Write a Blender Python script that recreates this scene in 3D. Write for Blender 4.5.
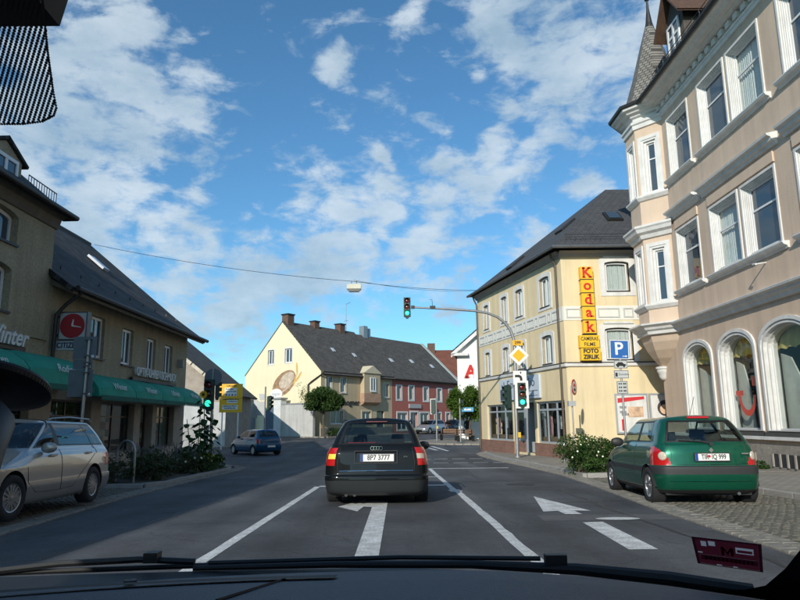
import bpy, math, random
from mathutils import Matrix, Vector, noise as mnoise
R=math.radians
sc=bpy.context.scene
for o in list(bpy.data.objects): bpy.data.objects.remove(o)
COL=sc.collection
# ---------------------------------------------------------------- camera
cam=bpy.data.cameras.new('camera'); CAM=bpy.data.objects.new('camera',cam); COL.objects.link(CAM)
cam.sensor_fit='HORIZONTAL'; cam.sensor_width=36.0; cam.lens=650/800*36; cam.clip_start=.02; cam.clip_end=4000
CAM.matrix_world=Matrix.Translation((0,0,1.12))@Matrix.Rotation(R(-.15),4,'Z')@Matrix.Rotation(R(10.55),4,'X')@Matrix.Rotation(R(.6),4,'Y')@Matrix.Rotation(R(90),4,'X')
sc.camera=CAM
# ---------------------------------------------------------------- light and exposure
SUN_AZ=21.0; SUN_EL=23.5          # light travels towards +Y, turned 21 degrees to +X
EXPOSURE=0.35
sd=Vector((math.sin(R(SUN_AZ))*math.cos(R(SUN_EL)),math.cos(R(SUN_AZ))*math.cos(R(SUN_EL)),-math.sin(R(SUN_EL))))
sl=bpy.data.lights.new('sun','SUN'); sl.energy=3.3; sl.angle=R(.53); sl.color=(1,.93,.82)
SUN=bpy.data.objects.new('sun',sl); COL.objects.link(SUN); SUN.rotation_euler=sd.to_track_quat('-Z','Y').to_euler(); SUN.location=(-20,-60,40)
sc.view_settings.view_transform='Standard'; sc.view_settings.look='None'; sc.view_settings.exposure=EXPOSURE; sc.view_settings.gamma=1
sc.cycles.use_denoising=True; sc.cycles.max_bounces=6; sc.cycles.transparent_max_bounces=12; sc.cycles.caustics_reflective=False; sc.cycles.caustics_refractive=False
world=bpy.data.worlds.new('World'); sc.world=world; world.use_nodes=True
wn=world.node_tree; N=wn.nodes; L=wn.links
for n in list(N): N.remove(n)
wo=N.new('ShaderNodeOutputWorld'); bg=N.new('ShaderNodeBackground'); bg.inputs['Strength'].default_value=.125
L.new(bg.outputs[0],wo.inputs[0])
sky=N.new('ShaderNodeTexSky'); sky.sky_type='NISHITA'; sky.sun_disc=False; sky.sun_elevation=R(SUN_EL); sky.sun_rotation=R(180+SUN_AZ)
sky.altitude=400; sky.air_density=1.0; sky.dust_density=.6; sky.ozone_density=2.6
CLOUDS=[(70,50,.17),(140,110,.13),(50,150,.17),(110,190,.11),(120,20,.09),(60,235,.10),
 (175,240,.10),(100,270,.12),(260,285,.12),(330,225,.10),(385,205,.09),(445,190,.085),(310,275,.12),(490,178,.06),(420,250,.08),(160,300,.12),(220,320,.08),
 (337,57,.042),(405,27,.040),(535,30,.11),(600,60,.12),(560,105,.085),(500,5,.08),(670,10,.10),(502,145,.035),(580,180,.045),(528,168,.045),(640,100,.07),
 (530,260,.07),(460,295,.06),(470,70,.03),(380,160,.03)]
def pixdir(x,y):
    return (CAM.matrix_world.to_3x3()@Vector(((x-400)/650,(300-y)/650,-1))).normalized()
def sky_clouds():
    tc=N.new('ShaderNodeTexCoord'); nrm=N.new('ShaderNodeVectorMath'); nrm.operation='NORMALIZE'; L.new(tc.outputs['Generated'],nrm.inputs[0]); D=nrm.outputs[0]
    # gentle warp so that the cloud outlines are ragged
    wz=N.new('ShaderNodeTexNoise'); wz.inputs['Scale'].default_value=9; wz.inputs['Detail'].default_value=5; L.new(D,wz.inputs['Vector'])
    ws=N.new('ShaderNodeVectorMath'); ws.operation='MULTIPLY_ADD'; L.new(wz.outputs['Color'],ws.inputs[0]); ws.inputs[1].default_value=(.09,.09,.09)
    off=N.new('ShaderNodeVectorMath'); off.operation='ADD'; L.new(D,off.inputs[0]); off.inputs[1].default_value=(-.045,-.045,-.045); L.new(off.outputs[0],ws.inputs[2]); W=ws.outputs[0]
    acc=None
    for x,y,r in CLOUDS:
        d=N.new('ShaderNodeVectorMath'); d.operation='DISTANCE'; L.new(W,d.inputs[0]); d.inputs[1].default_value=pixdir(x,y)
        m=N.new('ShaderNodeMapRange'); m.interpolation_type='SMOOTHSTEP'; L.new(d.outputs['Value'],m.inputs[0]); m.inputs[1].default_value=r*1.25; m.inputs[2].default_value=r*.1; m.inputs[3].default_value=0; m.inputs[4].default_value=1
        if acc is None: acc=m.outputs[0]
        else:
            a=N.new('ShaderNodeMath'); a.operation='MAXIMUM'; L.new(acc,a.inputs[0]); L.new(m.outputs[0],a.inputs[1]); acc=a.outputs[0]
    # wide field of the same clouds for the rest of the sky, thinning out inside the photographed part
    sp=N.new('ShaderNodeSeparateXYZ'); L.new(D,sp.inputs[0])
    big=N.new('ShaderNodeTexNoise'); big.inputs['Scale'].default_value=3.1; big.inputs['Detail'].default_value=3; L.new(D,big.inputs['Vector'])
    bm=N.new('ShaderNodeMapRange'); L.new(big.outputs[0],bm.inputs[0]); bm.inputs[1].default_value=.50; bm.inputs[2].default_value=.68; 
    front=N.new('ShaderNodeMapRange'); L.new(sp.outputs['Y'],front.inputs[0]); front.inputs[1].default_value=.62; front.inputs[2].default_value=.45
    bf=N.new('ShaderNodeMath'); bf.operation='MULTIPLY'; L.new(bm.outputs[0],bf.inputs[0]); L.new(front.outputs[0],bf.inputs[1])
    cv=N.new('ShaderNodeMath'); cv.operation='MAXIMUM'; L.new(acc,cv.inputs[0]); L.new(bf.outputs[0],cv.inputs[1])
    # fine structure
    mp=N.new('ShaderNodeMapping'); mp.inputs['Scale'].default_value=(1,1,2.0); L.new(D,mp.inputs[0])
    n1=N.new('ShaderNodeTexNoise'); n1.inputs['Scale'].default_value=15; n1.inputs['Detail'].default_value=11; n1.inputs['Roughness'].default_value=.60; n1.inputs['Distortion'].default_value=.25; L.new(mp.outputs[0],n1.inputs['Vector'])
    s1=N.new('ShaderNodeMath'); s1.operation='MULTIPLY_ADD'; L.new(cv.outputs[0],s1.inputs[0]); s1.inputs[1].default_value=.56; 
    n1o=N.new('ShaderNodeMath'); n1o.operation='MULTIPLY'; L.new(n1.outputs[0],n1o.inputs[0]); n1o.inputs[1].default_value=2.0; L.new(n1o.outputs[0],s1.inputs[2])
    mk=N.new('ShaderNodeMapRange'); mk.interpolation_type='SMOOTHSTEP'; L.new(s1.outputs[0],mk.inputs[0]); mk.inputs[1].default_value=1.10; mk.inputs[2].default_value=1.62; mk.inputs[3].default_value=0; mk.inputs[4].default_value=.82
    # brightness inside a cloud: tops white, thick bottoms grey
    n2=N.new('ShaderNodeTexNoise'); n2.inputs['Scale'].default_value=7; n2.inputs['Detail'].default_value=7; n2.inputs['Roughness'].default_value=.6; L.new(mp.outputs[0],n2.inputs['Vector'])
    cr=N.new('ShaderNodeMapRange'); L.new(n2.outputs[0],cr.inputs[0]); cr.inputs[1].default_value=.32; cr.inputs[2].default_value=.68
    cc=N.new('ShaderNodeMix'); cc.data_type='RGBA'; L.new(cr.outputs[0],cc.inputs[0]); cc.inputs[6].default_value=(2.4,3.3,4.1,1); cc.inputs[7].default_value=(4.6,5.2,5.7,1)
    tint=N.new('ShaderNodeMix'); tint.data_type='RGBA'; tint.blend_type='MULTIPLY'; tint.inputs[0].default_value=1; L.new(sky.outputs[0],tint.inputs[6]); tint.inputs[7].default_value=SKY_TINT
    mx=N.new('ShaderNodeMix'); mx.data_type='RGBA'; L.new(mk.outputs[0],mx.inputs[0]); L.new(tint.outputs[2],mx.inputs[6]); L.new(cc.outputs[2],mx.inputs[7])
    L.new(mx.outputs[2],bg.inputs['Color'])
SKY_TINT=(.55,.88,.98,1)
sky_clouds()
# ---------------------------------------------------------------- materials
MATS={}
def mat(name,col,rough=.7,metal=0,var=.12,vscale=3.0,bump=0,bscale=60,spec=.5,emit=0,coat=0,fine=0,fscale=90,coord='Object',streak=0):
    if name in MATS: return MATS[name]
    m=bpy.data.materials.new(name); m.use_nodes=True; nt=m.node_tree; b=nt.nodes['Principled BSDF']; MATS[name]=m
    b.inputs['Roughness'].default_value=rough; b.inputs['Metallic'].default_value=metal; b.inputs['Specular IOR Level'].default_value=spec
    if coat: b.inputs['Coat Weight'].default_value=coat; b.inputs['Coat Roughness'].default_value=.04
    if emit: b.inputs['Emission Color'].default_value=(*col,1); b.inputs['Emission Strength'].default_value=emit
    b.inputs['Base Color'].default_value=(*col,1)
    if var or bump or fine:
        tc=nt.nodes.new('ShaderNodeTexCoord')
        if var:
            n=nt.nodes.new('ShaderNodeTexNoise'); n.inputs['Scale'].default_value=vscale; n.inputs['Detail'].default_value=6; n.inputs['Roughness'].default_value=.65
            nt.links.new(tc.outputs[coord],n.inputs['Vector'])
            mr=nt.nodes.new('ShaderNodeMapRange'); mr.inputs[1].default_value=.3; mr.inputs[2].default_value=.7; mr.inputs[3].default_value=1-var; mr.inputs[4].default_value=1+var
            nt.links.new(n.outputs[0],mr.inputs[0]); fac=mr.outputs[0]
            if fine:
                n3=nt.nodes.new('ShaderNodeTexNoise'); n3.inputs['Scale'].default_value=fscale; n3.inputs['Detail'].default_value=2; nt.links.new(tc.outputs[coord],n3.inputs['Vector'])
                m3=nt.nodes.new('ShaderNodeMapRange'); m3.inputs[1].default_value=.3; m3.inputs[2].default_value=.7; m3.inputs[3].default_value=1-fine; m3.inputs[4].default_value=1+fine
                nt.links.new(n3.outputs[0],m3.inputs[0]); mm=nt.nodes.new('ShaderNodeMath'); mm.operation='MULTIPLY'; nt.links.new(fac,mm.inputs[0]); nt.links.new(m3.outputs[0],mm.inputs[1]); fac=mm.outputs[0]
            if streak:   # rain streaks and grime on walls
                mp=nt.nodes.new('ShaderNodeMapping'); mp.inputs['Scale'].default_value=(2.6,2.6,.16); nt.links.new(tc.outputs[coord],mp.inputs[0])
                n4=nt.nodes.new('ShaderNodeTexNoise'); n4.inputs['Scale'].default_value=1.0; n4.inputs['Detail'].default_value=7; n4.inputs['Roughness'].default_value=.7; nt.links.new(mp.outputs[0],n4.inputs['Vector'])
                m4=nt.nodes.new('ShaderNodeMapRange'); m4.inputs[1].default_value=.42; m4.inputs[2].default_value=.72; m4.inputs[3].default_value=1; m4.inputs[4].default_value=1-streak
                nt.links.new(n4.outputs[0],m4.inputs[0]); mm4=nt.nodes.new('ShaderNodeMath'); mm4.operation='MULTIPLY'; nt.links.new(fac,mm4.inputs[0]); nt.links.new(m4.outputs[0],mm4.inputs[1]); fac=mm4.outputs[0]
            v=nt.nodes.new('ShaderNodeVectorMath'); v.operation='SCALE'; v.inputs[0].default_value=col; nt.links.new(fac,v.inputs['Scale']); nt.links.new(v.outputs[0],b.inputs['Base Color'])
        if bump:
            n2=nt.nodes.new('ShaderNodeTexNoise'); n2.inputs['Scale'].default_value=bscale; n2.inputs['Detail'].default_value=4; nt.links.new(tc.outputs[coord],n2.inputs['Vector'])
            bp=nt.nodes.new('ShaderNodeBump'); bp.inputs['Strength'].default_value=bump; bp.inputs['Distance'].default_value=.02; nt.links.new(n2.outputs[0],bp.inputs['Height']); nt.links.new(bp.outputs[0],b.inputs['Normal'])
    return m
def glass(name,tint=(.5,.55,.55),refl=.06,see=1.0,rough=.0,dark=(.015,.018,.02)):
    """thin pane: fresnel reflection over a tinted see-through or dark body"""
    if name in MATS: return MATS[name]
    m=bpy.data.materials.new(name); m.use_nodes=True; nt=m.node_tree; MATS[name]=m
    for n in list(nt.nodes): nt.nodes.remove(n)
    o=nt.nodes.new('ShaderNodeOutputMaterial'); g=nt.nodes.new('ShaderNodeBsdfGlossy'); g.inputs['Roughness'].default_value=rough
    t=nt.nodes.new('ShaderNodeBsdfTransparent'); t.inputs[0].default_value=(*tint,1)
    d=nt.nodes.new('ShaderNodeBsdfDiffuse'); d.inputs[0].default_value=(*dark,1)
    m1=nt.nodes.new('ShaderNodeMixShader'); m1.inputs[0].default_value=see; nt.links.new(d.outputs[0],m1.inputs[1]); nt.links.new(t.outputs[0],m1.inputs[2])
    fr=nt.nodes.new('ShaderNodeFresnel'); ge=nt.nodes.new('ShaderNodeNewGeometry'); ir=nt.nodes.new('ShaderNodeMapRange'); nt.links.new(ge.outputs['Backfacing'],ir.inputs[0]); ir.inputs[3].default_value=1.5; ir.inputs[4].default_value=1/1.5; nt.links.new(ir.outputs[0],fr.inputs[0])
    mp=nt.nodes.new('ShaderNodeMapRange'); mp.inputs[1].default_value=.04; mp.inputs[2].default_value=1; mp.inputs[3].default_value=refl; mp.inputs[4].default_value=1; nt.links.new(fr.outputs[0],mp.inputs[0])
    mx=nt.nodes.new('ShaderNodeMixShader'); nt.links.new(mp.outputs[0],mx.inputs[0]); nt.links.new(m1.outputs[0],mx.inputs[1]); nt.links.new(g.outputs[0],mx.inputs[2]); nt.links.new(mx.outputs[0],o.inputs[0])
    return m
def paint(name,col,metal=.35,rough=.32,flake=.06,coat=.9,spec=.25):
    return mat(name,col,rough=rough,metal=metal,var=flake,vscale=1.2,coat=coat,spec=spec)
def brickmat(name,c1,c2,mortar,scale,w=.5,h=.25,bump=.6,coord='Object',rough=.85,axis=None,msize=.012,var=.25,off=.5):
    if name in MATS: return MATS[name]
    m=bpy.data.materials.new(name); m.use_nodes=True; nt=m.node_tree; b=nt.nodes['Principled BSDF']; MATS[name]=m; b.inputs['Roughness'].default_value=rough
    tc=nt.nodes.new('ShaderNodeTexCoord'); src=tc.outputs[coord]
    if axis:
        s=nt.nodes.new('ShaderNodeSeparateXYZ'); nt.links.new(src,s.inputs[0]); c=nt.nodes.new('ShaderNodeCombineXYZ')
        for k,a in enumerate(axis): nt.links.new(s.outputs[a],c.inputs[k])
        src=c.outputs[0]
    br=nt.nodes.new('ShaderNodeTexBrick'); br.inputs['Color1'].default_value=(*c1,1); br.inputs['Color2'].default_value=(*c2,1); br.inputs['Mortar'].default_value=(*mortar,1)
    br.inputs['Scale'].default_value=scale; br.inputs['Brick Width'].default_value=w; br.inputs['Row Height'].default_value=h; br.inputs['Mortar Size'].default_value=msize; br.offset=off
    nt.links.new(src,br.inputs['Vector'])
    n=nt.nodes.new('ShaderNodeTexNoise'); n.inputs['Scale'].default_value=1.3; n.inputs['Detail'].default_value=8; n.inputs['Roughness'].default_value=.7; nt.links.new(tc.outputs[coord],n.inputs['Vector'])
    mr=nt.nodes.new('ShaderNodeMapRange'); mr.inputs[1].default_value=.3; mr.inputs[2].default_value=.7; mr.inputs[3].default_value=1-var; mr.inputs[4].default_value=1+var; nt.links.new(n.outputs[0],mr.inputs[0])
    v=nt.nodes.new('ShaderNodeVectorMath'); v.operation='SCALE'; nt.links.new(br.outputs['Color'],v.inputs[0]); nt.links.new(mr.outputs[0],v.inputs['Scale']); nt.links.new(v.outputs[0],b.inputs['Base Color'])
    bp=nt.nodes.new('ShaderNodeBump'); bp.inputs['Strength'].default_value=bump; bp.inputs['Distance'].default_value=.02; bp.invert=True; nt.links.new(br.outputs['Fac'],bp.inputs['Height']); nt.links.new(bp.outputs[0],b.inputs['Normal'])
    return m
# ---------------------------------------------------------------- mesh builder
class MB:
    def __init__(s): s.v=[]; s.f=[]
    def face(s,pts):
        n=len(s.v); s.v+= [tuple(p) for p in pts]; s.f.append(tuple(range(n,n+len(pts)))); return s
    def box(s,x0,x1,y0,y1,z0,z1):
        if x0>x1:x0,x1=x1,x0
        if y0>y1:y0,y1=y1,y0
        if z0>z1:z0,z1=z1,z0
        n=len(s.v); s.v+=[(x0,y0,z0),(x1,y0,z0),(x1,y1,z0),(x0,y1,z0),(x0,y0,z1),(x1,y0,z1),(x1,y1,z1),(x0,y1,z1)]
        for q in ((0,3,2,1),(4,5,6,7),(0,1,5,4),(1,2,6,5),(2,3,7,6),(3,0,4,7)): s.f.append(tuple(n+i for i in q))
        return s
    def obox(s,c,size,M=None):
        a=MB().box(-size[0]/2,size[0]/2,-size[1]/2,size[1]/2,-size[2]/2,size[2]/2); M=M or Matrix.Identity(3); n=len(s.v); c=Vector(c)
        s.v+=[tuple(c+M@Vector(p)) for p in a.v]; s.f+=[tuple(n+i for i in q) for q in a.f]; return s
    def prism(s,poly,d0,d1,ax='y'):
        """2D polygon extruded: ax='y' polygon in (x,z); 'z' in (x,y); 'x' in (y,z)"""
        P={'y':lambda p,d:(p[0],d,p[1]),'z':lambda p,d:(p[0],p[1],d),'x':lambda p,d:(d,p[0],p[1])}[ax]
        n=len(s.v); k=len(poly); s.v+=[P(p,d0) for p in poly]+[P(p,d1) for p in poly]
        a=tuple(range(n,n+k)); b=tuple(range(n+2*k-1,n+k-1,-1))
        area=sum(poly[i][0]*poly[(i+1)%k][1]-poly[(i+1)%k][0]*poly[i][1] for i in range(k))
        flip=(area<0)!=((ax in 'yz' and False)); s.f+=[a,b]
        for i in range(k): j=(i+1)%k; s.f.append((n+i,n+k+i,n+k+j,n+j))
        s.fix=True; return s
    def ring(s,rings,close=True,cap=True):
        n0=len(s.v); k=len(rings[0])
        for r in rings: s.v+=[tuple(p) for p in r]
        for a in range(len(rings)-1):
            for i in range(k if close else k-1):
                j=(i+1)%k; s.f.append((n0+a*k+i,n0+a*k+j,n0+(a+1)*k+j,n0+(a+1)*k+i))
        if cap and close: s.f.append(tuple(n0+i for i in range(k-1,-1,-1))); s.f.append(tuple(n0+(len(rings)-1)*k+i for i in range(k)))
        return s
    def tube(s,pts,r,n=8,cap=True):
        pts=[Vector(p) for p in pts]; rr=r if isinstance(r,(list,tuple)) else [r]*len(pts); rings=[]
        up=None
        for i,p in enumerate(pts):
            t=(pts[min(i+1,len(pts)-1)]-pts[max(i-1,0)]).normalized()
            if up is None: up=Vector((0,0,1)) if abs(t.z)<.9 else Vector((1,0,0))
            x=t.cross(up)
            if x.length<1e-4: x=t.orthogonal()
            x.normalize(); y=x.cross(t); up=y
            rings.append([p+rr[i]*(math.cos(2*math.pi*k/n)*x+math.sin(2*math.pi*k/n)*y) for k in range(n)])
        s.ring(rings,True,cap); s.fix=True; return s
    def cyl(s,c,r,h,ax='z',n=20,r2=None):
        c=Vector(c); d={'x':Vector((1,0,0)),'y':Vector((0,1,0)),'z':Vector((0,0,1))}[ax]
        return s.tube([c,c+d*h],[r,r if r2 is None else r2],n)
    def lathe(s,prof,c=(0,0,0),n=16,ax='z'):
        rings=[]
        for r,h in prof:
            ring=[]
            for k in range(n):
                a=2*math.pi*k/n; p=(r*math.cos(a),r*math.sin(a),h)
                if ax=='x': p=(h,r*math.cos(a),r*math.sin(a))
                if ax=='y': p=(r*math.cos(a),h,r*math.sin(a))
                ring.append((c[0]+p[0],c[1]+p[1],c[2]+p[2]))
            rings.append(ring)
        s.ring(rings); s.fix=True; return s
    def add(s,o,M=None):
        n=len(s.v); s.v+=[tuple(M@Vector(p)) for p in o.v] if M else o.v; s.f+=[tuple(n+i for i in q) for q in o.f]
        if getattr(o,'fix',False): s.fix=True
        return s
    fix=False
    def mesh(s,name,m,smooth=False):
        me=bpy.data.meshes.new(name); me.from_pydata(s.v,[],s.f); 
        if s.fix:
            import bmesh
            bm=bmesh.new(); bm.from_mesh(me); bmesh.ops.recalc_face_normals(bm,faces=bm.faces); bm.to_mesh(me); bm.free()
        if m: me.materials.append(m)
        if smooth:
            me.polygons.foreach_set('use_smooth',[True]*len(me.polygons))
            try: me.set_sharp_from_angle(angle=R(smooth if smooth>1 else 40))
            except Exception: pass
        me.update(); return me
    def build(s,name,m,parent=None,loc=None,rot=None,smooth=False):
        return link(name,s.mesh(name,m,smooth),parent,loc,rot)
def link(name,me,parent=None,loc=None,rot=None):
    o=bpy.data.objects.new(name,me); COL.objects.link(o)
    if parent: o.parent=parent
    if loc is not None: o.location=loc
    if rot is not None: o.rotation_euler=rot
    return o
def tag(o,label,cat,group=None):
    o['label']=label; o['category']=cat
    if group: o['group']=group
    return o
def thing(name,label,cat,loc=(0,0,0),rz=0,group=None):
    o=bpy.data.objects.new(name,None); COL.objects.link(o); o.location=loc; o.rotation_euler=(0,0,R(rz)); o.empty_display_size=.2
    return tag(o,label,cat,group)
def struct(o,kind='structure'): o['kind']=kind; return o
def copy_tree(o,parent=None):
    c=o.copy(); COL.objects.link(c); c.parent=parent
    for ch in list(o.children): copy_tree(ch,c)
    return c
FONT={}
def text(name,s,size,m,parent,loc,rot=(R(90),0,0),ext=.004,bold=0,align='CENTER',shear=0,sx=1.0,space=1.0):
    cu=bpy.data.curves.new('t','FONT'); cu.body=s; cu.size=size; cu.extrude=ext; cu.offset=bold; cu.align_x=align; cu.align_y='CENTER'; cu.shear=shear; cu.space_character=space; cu.resolution_u=3
    t=bpy.data.objects.new('t',cu); COL.objects.link(t); dg=bpy.context.evaluated_depsgraph_get(); dg.update()
    me=bpy.data.meshes.new_from_object(t.evaluated_get(dg)); bpy.data.objects.remove(t); bpy.data.curves.remove(cu)
    me.materials.clear(); me.materials.append(m); me.name=name
    o=link(name,me,parent,loc,rot); o.scale=(sx,1,1); return o
# ground heights: the street falls towards the junction and rises again behind it
GP=[(-60,1.2),(-20,.45),(0,0),(20,-.45),(30,-.64),(37,-.70),(46,-.55),(58,-.28),(70,-.22),(400,-.22)]
def gz(Y):
    if Y<=GP[0][0]: return GP[0][1]
    for (a,za),(b,zb) in zip(GP,GP[1:]):
        if Y<=b: return za+(zb-za)*(Y-a)/(b-a)
    return GP[-1][1]
# ---------------------------------------------------------------- ground, road, pavements
def lerp_tab(tab,y):
    if y<=tab[0][0]: return tab[0][1]
    for (a,xa),(b,xb) in zip(tab,tab[1:]):
        if y<=b: return xa+(xb-xa)*(y-a)/(b-a)
    return tab[-1][1]
def strip(L_,R_,y0,y1,off,step=1.0,mb=None,skirt=0):
    """sheet over the sloping street between two edge curves X(Y)"""
    mb=mb or MB(); n=max(1,int(math.ceil((y1-y0)/step))); rows=[]
    fl=L_ if callable(L_) else (lambda y:L_); fr=R_ if callable(R_) else (lambda y:R_)
    for i in range(n+1):
        y=y0+(y1-y0)*i/n; rows.append((fl(y),fr(y),y,gz(y)+off))
    for a,b in zip(rows,rows[1:]):
        mb.face([(a[0],a[2],a[3]),(a[1],a[2],a[3]),(b[1],b[2],b[3]),(b[0],b[2],b[3])])
        if skirt:
            for k in (0,1): mb.face([(a[k],a[2],a[3]),(b[k],b[2],b[3]),(b[k],b[2],b[3]-skirt),(a[k],a[2],a[3]-skirt)])
    if skirt:
        for a in (rows[0],rows[-1]): mb.face([(a[0],a[2],a[3]),(a[1],a[2],a[3]),(a[1],a[2],a[3]-skirt),(a[0],a[2],a[3]-skirt)])
    return mb
def asphalt_mat():
    m=bpy.data.materials.new('asphalt'); m.use_nodes=True; nt=m.node_tree; b=nt.nodes['Principled BSDF']; MATS['asphalt']=m
    b.inputs['Roughness'].default_value=.82; b.inputs['Specular IOR Level'].default_value=.35
    tc=nt.nodes.new('ShaderNodeTexCoord'); P=tc.outputs['Object']
    def nz(scale,det,vec=P,rough=.6):
        n=nt.nodes.new('ShaderNodeTexNoise'); n.inputs['Scale'].default_value=scale; n.inputs['Detail'].default_value=det; n.inputs['Roughness'].default_value=rough; nt.links.new(vec,n.inputs['Vector']); return n.outputs[0]
    def mr(v,a,b_,c,d):
        n=nt.nodes.new('ShaderNodeMapRange'); nt.links.new(v,n.inputs[0])
        for i,x in enumerate((a,b_,c,d)): n.inputs[1+i].default_value=x
        return n.outputs[0]
    def mul(a,c):
        n=nt.nodes.new('ShaderNodeMath'); n.operation='MULTIPLY'; nt.links.new(a,n.inputs[0]); nt.links.new(c,n.inputs[1]); return n.outputs[0]
    mp=nt.nodes.new('ShaderNodeMapping'); mp.inputs['Scale'].default_value=(1.6,.13,1); nt.links.new(P,mp.inputs[0])
    f=mul(mul(mr(nz(.45,7),.3,.7,.62,1.40),mr(nz(1.0,5,mp.outputs[0]),.3,.7,.76,1.26)),mul(mr(nz(110,3),.3,.7,.50,1.55),mr(nz(9,6),.35,.65,.92,1.08)))
    # hairline cracks
    vo=nt.nodes.new('ShaderNodeTexVoronoi'); vo.feature='DISTANCE_TO_EDGE'; vo.inputs['Scale'].default_value=.42
    wv=nt.nodes.new('ShaderNodeTexNoise'); wv.inputs['Scale'].default_value=1.5; wv.inputs['Detail'].default_value=8; nt.links.new(P,wv.inputs['Vector'])
    ad=nt.nodes.new('ShaderNodeVectorMath'); ad.operation='MULTIPLY_ADD'; nt.links.new(wv.outputs['Color'],ad.inputs[0]); ad.inputs[1].default_value=(.9,.9,0); nt.links.new(P,ad.inputs[2]); nt.links.new(ad.outputs[0],vo.inputs['Vector'])
    f=mul(f,mr(vo.outputs['Distance'],0,.006,.72,1))
    sx=nt.nodes.new('ShaderNodeSeparateXYZ'); nt.links.new(P,sx.inputs[0])
    wx=nt.nodes.new('ShaderNodeMath'); wx.operation='MULTIPLY_ADD'; nt.links.new(nz(.25,3),wx.inputs[0]); wx.inputs[1].default_value=.9; nt.links.new(sx.outputs['X'],wx.inputs[2])
    ph=nt.nodes.new('ShaderNodeMath'); ph.operation='MULTIPLY_ADD'; nt.links.new(wx.outputs[0],ph.inputs[0]); ph.inputs[1].default_value=4.19; ph.inputs[2].default_value=1.2
    sn=nt.nodes.new('ShaderNodeMath'); sn.operation='SINE'; nt.links.new(ph.outputs[0],sn.inputs[0])
    f=mul(f,mr(sn.outputs[0],-1,1,.88,1.10))
    mp2=nt.nodes.new('ShaderNodeMapping'); mp2.inputs['Scale'].default_value=(1,.45,1); nt.links.new(P,mp2.inputs[0])
    f=mul(f,mr(nz(2.3,5,mp2.outputs[0],.75),.60,.72,1,.70))       # oil drips and rubber stains
    v=nt.nodes.new('ShaderNodeVectorMath'); v.operation='SCALE'; v.inputs[0].default_value=(.074,.077,.083); nt.links.new(f,v.inputs['Scale']); nt.links.new(v.outputs[0],b.inputs['Base Color'])
    bp=nt.nodes.new('ShaderNodeBump'); bp.inputs['Strength'].default_value=.5; bp.inputs['Distance'].default_value=.006; nt.links.new(nz(180,3),bp.inputs['Height']); nt.links.new(bp.outputs[0],b.inputs['Normal'])
    return m
M_ASPH=asphalt_mat()
M_EARTH=mat('earth',(.10,.09,.07),.95,var=.3,vscale=2,bump=.5,bscale=30)
M_PAVE=brickmat('paving_slabs',(.33,.30,.255),(.27,.245,.205),(.15,.135,.11),1,w=.24,h=.16,bump=.4,msize=.012,var=.2)
M_KERB=mat('kerb_granite',(.34,.33,.31),.85,var=.18,vscale=5,fine=.2,fscale=120,bump=.2)
M_COB=mat('cobble_stone',(.125,.118,.095),.85,var=.32,vscale=7.5,bump=.35,bscale=40)
M_JOINT=mat('joint_sand',(.085,.08,.06),.95,var=.3,vscale=4,bump=.4,bscale=50)
M_GUT=mat('gutter_stone',(.22,.205,.175),.85,var=.25,vscale=7.5,bump=.3,bscale=40)
def markmat():
    m=mat('road_paint',(.60,.61,.60),.7,var=.32,vscale=5,fine=.30,fscale=45,bump=.15,bscale=150); return m
M_MARK=markmat()
# wide ground reaching the horizon
g=MB(); ys=[-400,-60,-20,0,20,30,37,46,58,70,400,2500]
for a,b in zip(ys,ys[1:]):
    g.face([(-2500,a,gz(a)-.03),(2500,a,gz(a)-.03),(2500,b,gz(b)-.03),(-2500,b,gz(b)-.03)])
struct(g.build('ground',M_EARTH))
ROAD=struct(strip(-45,45,-30,140,0,1.0).build('road',M_ASPH))
EDGE_R=[(-6,3.2),(3,3.45),(10,3.80),(14.3,4.2),(19,4.5),(24,4.42),(28,4.25),(34,4.05),(36.5,4.15),(38,4.6),(39.2,5.4)]
EDGE_L=[(-6,-4.0),(3,-4.35),(8.1,-4.78),(12.7,-5.28),(18.5,-5.55),(23,-5.5),(25,-5.75),(26.5,-6.4),(27.6,-7.4)]
er=lambda y:lerp_tab(EDGE_R,y); el=lambda y:lerp_tab(EDGE_L,y)
def stones(mb,x0f,x1f,y0,y1,sx,sy,off,h,seed,gap=.014):
    """single rows of laid setts following the edge; each stone has its own height and tilt"""
    rnd=random.Random(seed); y=y0; row=0
    while y<y1:
        x0=x0f(y+sy/2); x1=x1f(y+sy/2); n=max(1,int(round((x1-x0)/sx))); w=(x1-x0)/n; sh=(row%2)*.5*w if n>2 else 0
        for k in range(n):
            a=x0+k*w+gap/2+rnd.uniform(-.008,.008)+(sh if n>2 else 0); b=a+w-gap+rnd.uniform(-.01,.01)
            if b>x1+.02: b=x1
            if b-a<.04: continue
            c=y+gap/2; d=y+sy-gap/2+rnd.uniform(-.008,.008); zt=[off+h+rnd.uniform(-.004,.004)+rnd.uniform(-.003,.003) for _ in range(4)]; i=.012
            zb=off-.01
            P=[(a,c),(b,c),(b,d),(a,d)]; T=[(a+i,c+i),(b-i,c+i),(b-i,d-i),(a+i,d-i)]
            n0=len(mb.v); mb.v+=[(p[0],p[1],gz(p[1])+zb) for p in P]+[(p[0],p[1],gz(p[1])+off+h-.016) for p in P]+[(t[0],t[1],gz(t[1])+z) for t,z in zip(T,zt)]
            mb.f.append((n0+8,n0+9,n0+10,n0+11))
            for q in range(4):
                r=(q+1)%4; mb.f.append((n0+q,n0+r,n0+4+r,n0+4+q)); mb.f.append((n0+4+q,n0+4+r,n0+8+r,n0+8+q))
        y+=sy; row+=1
    return mb
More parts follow.
